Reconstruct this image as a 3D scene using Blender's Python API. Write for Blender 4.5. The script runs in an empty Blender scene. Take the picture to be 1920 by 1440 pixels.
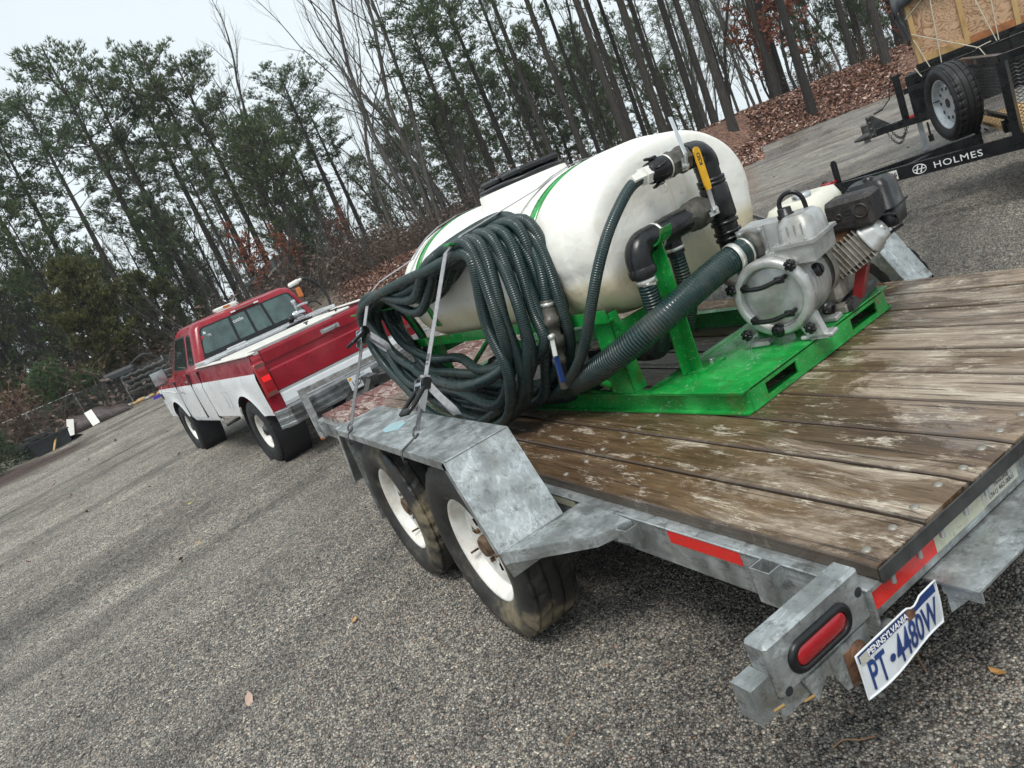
import bpy, math, random, numpy as np
from mathutils import Vector, Matrix, noise as mnoise
PI=math.pi; R=math.radians
V=Vector
C=bpy.context.scene.collection
sc=bpy.context.scene
# ------------------------------------------------------------------ camera
CAM=V((-.9734,1.0324,1.4543))
yaw,pit,roll=-.4289,.2274,-.3998
f_=V((math.cos(pit)*math.cos(yaw),math.cos(pit)*math.sin(yaw),-math.sin(pit)))
r0=V((math.sin(yaw),-math.cos(yaw),0)); u0=r0.cross(f_)
r_=math.cos(roll)*r0+math.sin(roll)*u0; u_=-math.sin(roll)*r0+math.cos(roll)*u0
cd=bpy.data.cameras.new('camera'); cam=bpy.data.objects.new('camera',cd); C.objects.link(cam)
M=Matrix((r_,u_,-f_)).transposed().to_4x4(); M.translation=CAM; cam.matrix_world=M
cd.sensor_width=36; cd.lens=36*1374.65/1920; cd.clip_start=.02; cd.clip_end=600
sc.camera=cam
# ------------------------------------------------------------------ light
SUN_EL,SUN_AZ=R(62),R(140)
w=bpy.data.worlds.new('World'); sc.world=w; w.use_nodes=True
nt=w.node_tree; nt.nodes.clear()
sky=nt.nodes.new('ShaderNodeTexSky'); sky.sky_type='NISHITA'; sky.sun_disc=False
sky.sun_elevation=SUN_EL; sky.sun_rotation=R(90)-SUN_AZ; sky.dust_density=3; sky.air_density=1.2
ms=nt.nodes.new('ShaderNodeVectorMath'); ms.operation='SCALE'; ms.inputs['Scale'].default_value=.10
nt.links.new(sky.outputs[0],ms.inputs[0])
# overcast veil: a soft, slightly brighter zenith with faint cloud structure
tc=nt.nodes.new('ShaderNodeTexCoord'); nz=nt.nodes.new('ShaderNodeTexNoise'); nz.inputs['Scale'].default_value=1.6; nz.inputs['Detail'].default_value=5
nt.links.new(tc.outputs['Generated'],nz.inputs['Vector'])
cr=nt.nodes.new('ShaderNodeValToRGB'); cr.color_ramp.elements[0].position=.3; cr.color_ramp.elements[1].position=.75
cr.color_ramp.elements[0].color=(.72,.82,.87,1); cr.color_ramp.elements[1].color=(.84,.92,.95,1)
nt.links.new(nz.outputs['Fac'],cr.inputs[0])
mx=nt.nodes.new('ShaderNodeMixRGB'); mx.inputs[0].default_value=.93
nt.links.new(ms.outputs[0],mx.inputs[1]); nt.links.new(cr.outputs[0],mx.inputs[2])
bg=nt.nodes.new('ShaderNodeBackground'); bg.inputs['Strength'].default_value=1.0
wo=nt.nodes.new('ShaderNodeOutputWorld'); nt.links.new(mx.outputs[0],bg.inputs['Color']); nt.links.new(bg.outputs[0],wo.inputs[0])
sl=bpy.data.lights.new('sun','SUN'); sl.energy=2.3; sl.angle=R(20); sl.color=(1,.97,.93)
so=bpy.data.objects.new('sun',sl); C.objects.link(so)
sd=V((math.cos(SUN_EL)*math.cos(SUN_AZ),math.cos(SUN_EL)*math.sin(SUN_AZ),math.sin(SUN_EL)))
so.rotation_euler=sd.to_track_quat('Z','Y').to_euler(); so.location=(0,0,40)
sc.view_settings.view_transform='Standard'; sc.view_settings.look='None'; sc.view_settings.exposure=.20; sc.view_settings.gamma=1
sc.view_settings.use_curve_mapping=False
sc.cycles.use_denoising=True; sc.cycles.max_bounces=6; sc.cycles.diffuse_bounces=2; sc.cycles.glossy_bounces=3; sc.cycles.transmission_bounces=4; sc.cycles.transparent_max_bounces=6
# ------------------------------------------------------------------ materials
class Mt:
    def __init__(s,name,rough=.6,metal=0,col=(.5,.5,.5)):
        s.m=bpy.data.materials.new(name); s.m.use_nodes=True; s.t=s.m.node_tree
        s.b=s.t.nodes['Principled BSDF']; s.b.inputs['Roughness'].default_value=rough; s.b.inputs['Metallic'].default_value=metal
        s.b.inputs['Base Color'].default_value=(*col,1); s._tc=None
    def n(s,typ,**k):
        x=s.t.nodes.new(typ)
        for a,b in k.items():
            if a in x.inputs: s.put(x.inputs[a],b)
            else: setattr(x,a,b)
        return x
    def put(s,inp,v):
        if isinstance(v,bpy.types.NodeSocket): s.t.links.new(v,inp)
        else: inp.default_value=v
    def co(s,kind='Object',scale=None,rot=None,loc=None):
        if s._tc is None: s._tc=s.t.nodes.new('ShaderNodeTexCoord')
        o=s._tc.outputs[kind]
        if scale is None and loc is None and rot is None: return o
        mp=s.t.nodes.new('ShaderNodeMapping'); s.put(mp.inputs['Vector'],o)
        if scale is not None: mp.inputs['Scale'].default_value=scale if hasattr(scale,'__len__') else (scale,)*3
        if rot is not None: mp.inputs['Rotation'].default_value=rot
        if loc is not None: s.put(mp.inputs['Location'],loc)
        return mp.outputs[0]
    def aniso(s,ang,sc_,loc=(0,0,0)):
        a=s.t.nodes.new('ShaderNodeMapping'); a.inputs['Rotation'].default_value=(0,0,-R(ang)); s.put(a.inputs['Vector'],s.co())
        b=s.t.nodes.new('ShaderNodeMapping'); b.inputs['Scale'].default_value=sc_; b.inputs['Location'].default_value=loc; s.put(b.inputs['Vector'],a.outputs[0]); return b.outputs[0]
    def noise(s,scale,detail=4,rough=.55,vec=None,dist=0):
        x=s.n('ShaderNodeTexNoise'); x.inputs['Scale'].default_value=scale; x.inputs['Detail'].default_value=detail; x.inputs['Roughness'].default_value=rough; x.inputs['Distortion'].default_value=dist
        s.put(x.inputs['Vector'],vec if vec is not None else s.co()); return x.outputs['Fac']
    def voro(s,scale,vec=None,out='Color',feature='F1'):
        x=s.n('ShaderNodeTexVoronoi'); x.feature=feature; x.inputs['Scale'].default_value=scale; s.put(x.inputs['Vector'],vec if vec is not None else s.co()); return x.outputs[out]
    def ramp(s,fac,stops,interp='LINEAR'):
        x=s.n('ShaderNodeValToRGB'); s.put(x.inputs[0],fac); r=x.color_ramp; r.interpolation=interp
        while len(r.elements)<len(stops): r.elements.new(.5)
        for e,(p,c) in zip(r.elements,stops):
            e.position=p; e.color=(*c,1) if hasattr(c,'__len__') else (c,c,c,1)
        return x.outputs[0]
    def mix(s,fac,a,b,mode='MIX'):
        x=s.n('ShaderNodeMixRGB'); x.blend_type=mode
        for i,v in zip((0,1,2),(fac,a,b)):
            if isinstance(v,tuple): v=(*v,1) if len(v)==3 else v
            s.put(x.inputs[i],v)
        return x.outputs[0]
    def math(s,op,a,b=0,c=None):
        x=s.n('ShaderNodeMath'); x.operation=op; s.put(x.inputs[0],a); s.put(x.inputs[1],b)
        if c is not None: s.put(x.inputs[2],c)
        return x.outputs[0]
    def bump(s,h,strength=.3,dist=.01,prev=None):
        x=s.n('ShaderNodeBump'); x.inputs['Strength'].default_value=strength; x.inputs['Distance'].default_value=dist; s.put(x.inputs['Height'],h)
        if prev is not None: s.put(x.inputs['Normal'],prev)
        s.put(s.b.inputs['Normal'],x.outputs[0]); return x.outputs[0]
    def col(s,c): s.put(s.b.inputs['Base Color'],(*c,1) if isinstance(c,tuple) and len(c)==3 else c); return s
    def rough(s,c): s.put(s.b.inputs['Roughness'],c); return s
    def sep(s,v):
        x=s.n('ShaderNodeSeparateXYZ'); s.put(x.inputs[0],v); return x.outputs
    def rnd(s): return s.n('ShaderNodeObjectInfo').outputs['Random']
def simple(name,col,rough=.5,metal=0,var=.12,nscale=14,bump=0,wet=False,dirt=None):
    m=Mt(name,rough,metal,col); d=tuple(max(0,c*(1-var*2)) for c in col); l=tuple(min(1,c*(1+var)) for c in col)
    c=m.ramp(m.noise(nscale,6,.6),[(.3,d),(.7,l)])
    if dirt: c=m.mix(m.ramp(m.noise(nscale*.35,6,.65,m.co(loc=(5,3,1))),[(.5,0.),(.72,.8)]),c,dirt)
    m.col(c); m.rough(m.ramp(m.noise(nscale*.7,4),[(.35,max(.03,rough-.12)),(.65,min(1,rough+.12))]))
    if bump: m.bump(m.noise(nscale*5,4),bump,.004)
    return m.m
MAT={}
def galv():
    m=Mt('galvanized_steel',.45,.75)
    sp=m.voro(22,m.co(),'Color'); spb=m.n('ShaderNodeRGBToBW'); m.put(spb.inputs[0],sp)
    dn=m.noise(9,6,.6); vec=m.mix(.25,m.co(),m.n('ShaderNodeTexNoise',Scale=7.).outputs['Color'])
    bl=m.voro(26,vec,'Color'); blb=m.n('ShaderNodeRGBToBW'); m.put(blb.inputs[0],bl)
    v=m.math('ADD',m.math('MULTIPLY',spb.outputs[0],.35),m.math('MULTIPLY',blb.outputs[0],.65))
    c=m.ramp(v,[(.15,(.36,.38,.38)),(.5,(.47,.495,.495)),(.85,(.64,.675,.68))])
    c=m.mix(m.ramp(dn,[(.42,0.),(.62,.8)]),c,(.24,.25,.24)); c=m.mix(m.ramp(m.noise(21,8,.75,m.co(loc=(3,8,2))),[(.55,0.),(.62,.6)]),c,(.12,.12,.11)); c=m.mix(m.ramp(m.noise(3.2,6,.7,m.co(loc=(7,7,7))),[(.58,0.),(.66,.5)]),c,(.70,.72,.70))
    st=m.noise(6,5,.6,m.co(scale=(9,9,1.2),loc=(2,7,0))); c=m.mix(m.ramp(st,[(.58,0.),(.72,.55)]),c,(.13,.125,.11))
    scr=m.noise(30,3,.5,m.co(scale=(.35,6,2),loc=(1,2,3))); c=m.mix(m.ramp(scr,[(.70,0.),(.76,.7)]),c,(.09,.09,.085))
    m.col(c); m.rough(m.ramp(m.noise(12,5,.6),[(.35,.28),(.62,.6)])); m.bump(m.noise(40,5,.6),.18,.004); return m.m
MAT['galv']=galv()
def wood():
    m=Mt('weathered_wet_planks',.5); rn=m.rnd()
    off=m.n('ShaderNodeCombineXYZ'); m.put(off.inputs[0],m.math('MULTIPLY',rn,37.)); m.put(off.inputs[1],m.math('MULTIPLY',rn,11.)); O=off.outputs[0]
    x,y,_=m.sep(m.co())[:3]
    g=m.noise(5,9,.72,m.co(scale=(.5,6.5,6.5),loc=O),.8)
    fine=m.noise(26,5,.7,m.co(scale=(.35,9,9),loc=O))
    bl=m.noise(2.4,9,.72,m.co(scale=(.75,2.1,1),loc=O),.6)
    crack=m.noise(10,4,.6,m.co(scale=(.16,9,9),loc=O),.5)
    v=m.math('ADD',m.math('ADD',m.math('MULTIPLY',g,.42),m.math('MULTIPLY',bl,.40)),m.math('MULTIPLY',fine,.18))
    c=m.ramp(v,[(.36,(.095,.062,.042)),(.45,(.205,.150,.108)),(.53,(.345,.277,.205)),(.62,(.60,.53,.43))])
    c=m.mix(m.math('MULTIPLY',rn,.8),c,m.mix(1.,c,(.78,.76,.76),'MULTIPLY'))
    c=m.mix(m.ramp(crack,[(.60,0.),(.635,.85)]),c,(.045,.033,.026))
    # rust-yellow and blue-grey weather stains
    c=m.mix(m.ramp(m.noise(1.9,6,.62,m.co(scale=(.7,1.4,1),loc=(3,1,2))),[(.56,0.),(.70,.5)]),c,(.36,.22,.085))
    c=m.mix(m.ramp(m.noise(2.6,6,.65,m.co(scale=(.8,1.6,1),loc=(8,4,2))),[(.58,0.),(.72,.6)]),c,(.10,.105,.11))
    # wet: dark sharp-edged patches, more of them towards the fender
    wn=m.math('ADD',m.noise(1.7,9,.72,m.co(scale=(.8,1.9,1),loc=(2,6,1)),.9),m.math('MULTIPLY',m.math('SUBTRACT',rn,.5),.10)); wn=m.math('ADD',wn,m.math('MULTIPLY',m.math('SUBTRACT',g,.5),.22))
    fr=m.n('ShaderNodeMapRange'); m.put(fr.inputs[0],m.math('ADD',x,m.math('MULTIPLY',m.noise(1.2,4),.9))); fr.inputs[1].default_value=.9; fr.inputs[2].default_value=2.0; fr.inputs[3].default_value=0; fr.inputs[4].default_value=.20
    w_=m.math('ADD',wn,fr.outputs[0]); wet=m.ramp(w_,[(.505,0.),(.565,1.)])
    c=m.mix(wet,c,m.mix(1.,c,(.42,.34,.26),'MULTIPLY'))
    # pale splintered wear
    sp=m.math('ADD',m.noise(6,9,.82,m.co(scale=(.9,2.4,1),loc=O),.3),m.math('MULTIPLY',m.math('SUBTRACT',fine,.5),.35))
    c=m.mix(m.ramp(sp,[(.555,0.),(.63,.7)]),c,(.64,.57,.46))
    # shade of the gaps painted dark along the plank edges
    f=m.math('ABSOLUTE',m.math('SUBTRACT',m.math('FRACT',m.math('MULTIPLY',y,-1/.18)),.5)); ed=m.ramp(m.math('ADD',f,m.math('MULTIPLY',m.math('SUBTRACT',g,.5),.05)),[(.435,0.),(.475,.8)])
    c=m.mix(ed,c,(.05,.037,.028))
    pm=m.n('ShaderNodeMapRange'); m.put(pm.inputs[0],m.math('ADD',x,m.math('MULTIPLY',m.noise(3,5),1.2))); pm.inputs[1].default_value=4.45; pm.inputs[2].default_value=4.75
    worn=m.ramp(m.noise(11,7,.75,m.co(scale=(.8,2.2,1))),[(.46,0.),(.50,1.)])
    edge=m.n('ShaderNodeMapRange'); m.put(edge.inputs[0],x); edge.inputs[1].default_value=4.55; edge.inputs[2].default_value=4.72
    c=m.mix(m.math('MULTIPLY',pm.outputs[0],m.math('MAXIMUM',worn,edge.outputs[0])),m.mix(m.math('MULTIPLY',pm.outputs[0],.5),c,(.72,.62,.55)),(.13,.035,.022))
    m.col(c); pud=m.noise(2.6,7,.68,m.co(scale=(.8,1.5,1),loc=(1,9,4)),.8)
    rr=m.mix(wet,m.ramp(g,[(.3,.26),(.7,.55)]),(.14,.14,.14)); rr=m.mix(m.ramp(pud,[(.44,0.),(.53,.9)]),rr,(.12,.12,.12)); m.rough(rr)
    m.bump(m.math('ADD',m.math('ADD',g,m.math('MULTIPLY',fine,.35)),m.math('MULTIPLY',m.ramp(crack,[(.60,0.),(.635,1.)]),-.6)),.45,.006); return m.m
MAT['wood']=wood()
def green():
    m=Mt('green_paint',.22); c=m.ramp(m.noise(6,5),[(.3,(.005,.17,.028)),(.55,(.008,.28,.045)),(.75,(.04,.48,.10))])
    z=m.n('ShaderNodeNewGeometry').outputs['Normal']; up=m.sep(z)[2]
    grime=m.math('MULTIPLY',m.ramp(m.noise(9,7,.7,m.co(loc=(4,2,1))),[(.54,0.),(.68,.7)]),m.ramp(up,[(.4,.45),(.9,.6)])); c=m.mix(grime,c,(.085,.09,.04))
    chip=m.ramp(m.noise(30,6,.75),[(.63,0.),(.65,1.)]); c=m.mix(chip,c,(.16,.06,.03)); rs_=m.math('MULTIPLY',m.ramp(m.noise(5,6,.7,m.co(loc=(3,3,9))),[(.54,0.),(.64,.5)]),m.ramp(m.math('ABSOLUTE',up),[(.2,1.),(.5,.15)])); c=m.mix(rs_,c,m.ramp(m.noise(50,4,.7),[(.35,(.10,.045,.02)),(.6,(.20,.13,.05)),(.7,(.03,.2,.05))]))
    lt=m.ramp(m.noise(60,4,.7,m.co(scale=(1,1,3),loc=(2,2,9))),[(.63,0.),(.66,.8)]); c=m.mix(lt,c,(.40,.62,.44))
    m.col(c); m.b.inputs['Specular IOR Level'].default_value=.6
    m.rough(m.ramp(m.noise(11,5,.6,m.co(loc=(9,9,0))),[(.42,.05),(.60,.30)])); m.bump(m.noise(45,4),.10,.004); return m.m
MAT['green']=green()
def tank():
    m=Mt('white_poly_tank',.5); z=m.sep(m.co())[2]
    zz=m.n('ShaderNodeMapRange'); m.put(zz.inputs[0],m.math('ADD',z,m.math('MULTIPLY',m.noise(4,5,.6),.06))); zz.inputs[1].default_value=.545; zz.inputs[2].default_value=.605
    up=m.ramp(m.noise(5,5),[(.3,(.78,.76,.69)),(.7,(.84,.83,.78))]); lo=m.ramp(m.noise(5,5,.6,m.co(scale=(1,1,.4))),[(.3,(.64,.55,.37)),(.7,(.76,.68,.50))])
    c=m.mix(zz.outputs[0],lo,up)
    c=m.mix(m.ramp(m.noise(16,7,.7),[(.60,0.),(.72,.55)]),c,(.45,.38,.26))
    c=m.mix(m.ramp(m.noise(70,4,.7),[(.66,0.),(.72,.5)]),c,(.5,.46,.38))
    m.col(c); m.b.inputs['Subsurface Weight'].default_value=.25; m.b.inputs['Subsurface Radius'].default_value=(.08,.06,.04); m.b.inputs['Subsurface Scale'].default_value=.4
    x_=m.sep(m.co())[0]; drip=m.noise(5,6,.7,m.co(scale=(4,4,.35))); c=m.mix(m.ramp(drip,[(.56,0.),(.70,.35)]),c,(.55,.49,.36)); m.col(c); m.rough(m.ramp(m.noise(9,5),[(.35,.38),(.65,.6)])); m.bump(m.noise(140,3,.6),.12,.003,m.bump(m.noise(5,4),.45,.03)); return m.m
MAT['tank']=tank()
def hose(name,base,pitch,strength=.9,dusty=.4,tint=(.012,.05,.048)):
    m=Mt(name,.38); u=m.sep(m.co('UV'))[0]
    s=m.math('SINE',m.math('MULTIPLY',u,2*PI/pitch)); rib=m.ramp(m.math('MULTIPLY_ADD',s,.5,.5),[(.0,0.),(.75,1.)])
    c=m.mix(rib,tint,base); c=m.mix(m.ramp(m.noise(7,6,.65),[(.45,0.),(.7,dusty)]),c,(.11,.105,.085)); m.col(c)
    m.rough(m.ramp(m.noise(15,4),[(.35,.16),(.65,.42)])); m.bump(rib,strength,pitch*.5); return m.m
MAT['hose']=hose('green_ribbed_hose',(.016,.034,.034),.0085,.42,.30,(.010,.030,.030))
MAT['hose2']=hose('dusty_ribbed_hose',(.05,.055,.05),.0095,.8,.8)
MAT['bighose']=hose('ribbed_suction_hose',(.016,.022,.024),.0118,.75,.5,(.005,.055,.050))
def rubber():
    m=Mt('tyre_rubber',.75); z=m.noise(5,6,.65); c=m.ramp(z,[(.40,(.010,.010,.010)),(.52,(.035,.032,.028)),(.66,(.20,.165,.105))])
    m.col(c); m.rough(m.ramp(z,[(.4,.45),(.6,.9)])); m.bump(m.noise(70,4),.25,.004); return m.m
MAT['rubber']=rubber()
MAT['rubber_clean']=simple('black_tyre_rubber',(.011,.011,.012),.65,var=.3,bump=.2)
MAT['rim']=simple('white_wheel_paint',(.78,.77,.72),.35,var=.05,dirt=(.35,.22,.12))
MAT['rimgrey']=simple('silver_wheel_paint',(.50,.53,.55),.35,.4)
MAT['rust']=simple('rusty_steel',(.20,.10,.055),.8,.2,var=.4,nscale=30,bump=.4)
MAT['hub']=simple('brown_hub_cap',(.16,.10,.06),.6,.3,var=.3,nscale=25)
MAT['black']=simple('black_gloss_paint',(.006,.0065,.008),.3,var=.2)
MAT['plastic']=simple('black_plastic',(.006,.006,.007),.33,var=.25,nscale=30,bump=.08)
MAT['pvcgrey']=simple('grey_valve_plastic',(.085,.078,.065),.5,var=.3,nscale=30,bump=.1)
MAT['alu']=simple('cast_aluminium',(.50,.51,.50),.42,.55,var=.12,nscale=22,bump=.15,dirt=(.30,.28,.24))
MAT['alu_d']=simple('weathered_cast_aluminium',(.36,.34,.30),.55,.5,var=.2,nscale=35,bump=.3,dirt=(.14,.11,.08))
MAT['steel']=simple('bright_steel',(.62,.63,.63),.28,.9,var=.1)
MAT['dsteel']=simple('dark_steel',(.10,.10,.10),.45,.7,var=.25)
MAT['cream']=simple('cream_fuel_tank_plastic',(.68,.66,.56),.38,var=.06)
MAT['muffler']=simple('sooty_muffler_steel',(.05,.046,.043),.5,.4,var=.4,nscale=45,dirt=(.07,.045,.035))
MAT['redmetal']=simple('red_engine_paint',(.22,.012,.015),.4,var=.2)
MAT['webbing']=simple('grey_webbing',(.30,.30,.31),.7,var=.15,nscale=60,bump=.3)
MAT['webdark']=simple('dark_grey_webbing',(.14,.14,.145),.7,var=.15,nscale=60,bump=.3)
MAT['yellow']=simple('yellow_vinyl',(.75,.40,.01),.4,var=.1,dirt=(.45,.25,.05))
MAT['blue']=simple('blue_vinyl',(.015,.045,.17),.4,var=.15)
MAT['whitepl']=simple('white_plastic',(.75,.73,.67),.4,var=.06)
MAT['band']=simple('stainless_band',(.7,.69,.64),.3,.6,var=.06)
MAT['redp']=simple('red_truck_paint',(.27,.006,.018),.25,var=.10,nscale=5,dirt=(.33,.03,.04))
MAT['whitep']=simple('white_truck_paint',(.76,.77,.78),.3,var=.03,nscale=3,dirt=(.66,.66,.65))
MAT['greyp']=simple('grey_trim_paint',(.42,.43,.44),.4,var=.08)
MAT['chrome']=simple('chrome',(.68,.70,.72),.16,1,var=.05)
MAT['bumper']=simple('dull_chrome_bumper',(.42,.44,.45),.3,.9,var=.15,nscale=8,dirt=(.2,.2,.19))
def glass(name,col,r=.04):
    m=Mt(name,r,0,col); m.b.inputs['Specular IOR Level'].default_value=.6; m.b.inputs['Coat Weight'].default_value=.35; m.b.inputs['Coat Roughness'].default_value=.03; m.col(m.ramp(m.noise(4,5,.6),[(.4,col),(.62,tuple(x*.5 for x in col))])); return m.m
MAT['glass']=glass('tinted_glass',(.07,.115,.11)); MAT['glass_d']=glass('dark_tinted_glass',(.03,.04,.04)); MAT['mirror']=simple('mirror_glass',(.52,.58,.58),.1,.9,var=.02)
def lens(name,col,em=0):
    m=Mt(name,.22,0,col); m.b.inputs['Coat Weight'].default_value=.6
    if em: m.b.inputs['Emission Color'].default_value=(*col,1); m.b.inputs['Emission Strength'].default_value=em
    m.bump(m.voro(220,None,'Distance'),.2,.002); return m.m
MAT['redlens']=lens('red_lens',(.33,.004,.01)); MAT['redlit']=lens('lit_red_brake_lens',(.75,.01,.012),.45); MAT['amber']=lens('amber_lens',(.5,.13,.015)); MAT['clear']=lens('clear_lens',(.7,.7,.67)); MAT['brownlens']=lens('brown_lens',(.16,.06,.05))
def tape(name,col):
    m=Mt(name,.35); v=m.voro(260,None,'Distance'); m.col(m.mix(m.ramp(m.noise(28,6,.7),[(.62,0.),(.70,.8)]),m.mix(v,col,tuple(c*.75 for c in col)),(.12,.10,.09))); m.b.inputs['Coat Weight'].default_value=.5; m.bump(v,.25,.002); return m.m
MAT['redtape']=tape('red_reflective_tape',(.80,.018,.012)); MAT['whitetape']=tape('pale_reflective_tape',(.56,.56,.42)); MAT['label']=tape('worn_paper_label',(.55,.54,.46))
MAT['ink']=simple('black_ink',(.02,.02,.025),.5,var=.05); MAT['navy']=simple('navy_blue_ink',(.018,.05,.20),.4,var=.15); MAT['white']=simple('white_print',(.8,.8,.8),.4,var=.03)
MAT['platewhite']=simple('white_plate_paint',(.74,.77,.80),.35,var=.04,dirt=(.45,.43,.38)); MAT['sky_blue']=simple('pale_blue_paint',(.25,.62,.68),.5,var=.1); MAT['teal']=simple('light_blue_print',(.25,.45,.6),.4)
def diamond():
    m=Mt('aluminium_tread_plate',.3,.75); a=m.voro(55,m.co(scale=(1,1,.6)),'Distance'); h=m.ramp(a,[(.2,1.),(.42,0.)]); m.b.inputs['Metallic'].default_value=.35; m.col(m.ramp(h,[(0,(.62,.64,.65)),(1,(.85,.87,.88))])); m.bump(h,.8,.01); return m.m
MAT['tread']=diamond()
def plywood():
    m=Mt('grained_plywood',.7); v=m.co(scale=(1.6,1.6,2.6)); n=m.noise(1.5,3,.5,v,1.5); b=m.math('FRACT',m.math('MULTIPLY',n,14.)); m.col(m.ramp(b,[(0,(.17,.08,.035)),(.25,(.38,.23,.13)),(.6,(.52,.35,.22)),(1,(.42,.27,.16))])); m.bump(b,.15,.004); return m.m
MAT['ply']=plywood()
def lumber():
    m=Mt('pine_lumber',.65); m.col(m.ramp(m.noise(9,6,.65,m.co(scale=(1,1,.3))),[(.3,(.30,.17,.06)),(.55,(.45,.29,.12)),(.75,(.58,.42,.22))])); m.bump(m.noise(40,4),.2,.004); return m.m
MAT['lumber']=lumber()
MAT['orangewood']=simple('orange_stained_board',(.33,.13,.045),.65,var=.2)
MAT['tarp']=simple('dark_tarp',(.035,.038,.045),.55,var=.3,nscale=5,bump=.4); MAT['browntarp']=simple('brown_tarp',(.085,.062,.058),.4,var=.3,nscale=7,bump=.4)
MAT['tub']=simple('black_tub_plastic',(.03,.034,.038),.55,var=.3); MAT['purple']=simple('purple_plastic',(.07,.035,.33),.4)
MAT['rope']=simple('pale_rope',(.55,.52,.42),.8)
def bark(name,c1,c2,c3):
    m=Mt(name,.9); g=m.noise(6,7,.7,m.co(scale=(4,4,.7))); m.col(m.ramp(g,[(.32,c1),(.52,c2),(.70,c3)])); m.bump(m.noise(9,6,.7,m.co(scale=(4,4,.9))),.9,.05); return m.m
MAT['bark']=bark('pine_bark',(.018,.016,.014),(.048,.042,.036),(.10,.086,.07)); MAT['bark2']=bark('grey_bark',(.035,.032,.029),(.08,.074,.066),(.14,.13,.115)); MAT['bark3']=bark('dark_wet_bark',(.010,.009,.008),(.027,.024,.021),(.055,.048,.04))
def leaf(name,cols,attr=True,rough=.65,trans=.35):
    m=Mt(name,rough); v=m.n('ShaderNodeNewGeometry').outputs['Random Per Island']; n=len(cols)
    c=m.ramp(v,[(i/(n-1),k) for i,k in enumerate(cols)])
    c=m.mix(m.math('MULTIPLY',m.rnd(),.45),c,m.mix(1.,c,(1.15,.75,.55),'MULTIPLY')); m.col(c)
    m.b.inputs['Subsurface Weight'].default_value=0
    tr=m.n('ShaderNodeBsdfTranslucent'); m.put(tr.inputs[0],c); mx=m.n('ShaderNodeMixShader'); mx.inputs[0].default_value=trans
    out=[x for x in m.t.nodes if x.type=='OUTPUT_MATERIAL'][0]; m.put(mx.inputs[1],m.b.outputs[0]); m.put(mx.inputs[2],tr.outputs[0]); m.put(out.inputs['Surface'],mx.outputs[0]); return m.m
MAT['needles']=leaf('pine_needles',[(.045,.085,.042),(.075,.13,.058),(.11,.17,.075),(.16,.19,.095)])
MAT['cedar']=leaf('cedar_foliage',[(.06,.08,.03),(.11,.13,.045),(.18,.18,.075)])
MAT['bright']=leaf('young_pine_needles',[(.05,.10,.04),(.09,.155,.06),(.14,.20,.09)])
MAT['orangeleaf']=leaf('rust_brown_leaves',[(.15,.055,.033),(.26,.095,.055),(.36,.17,.10)])
MAT['holly']=leaf('dark_shrub_leaves',[(.02,.04,.016),(.035,.06,.025),(.06,.085,.04)])
MAT['litter']=leaf('fallen_leaves',[(.07,.025,.018),(.15,.05,.032),(.23,.085,.055),(.33,.17,.12),(.12,.045,.03)])
MAT['twig']=leaf('bare_twigs',[(.05,.038,.03),(.10,.075,.058),(.15,.11,.085)],trans=0)
MAT['vine']=simple('tan_dead_vine',(.25,.14,.075),.8)
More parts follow.
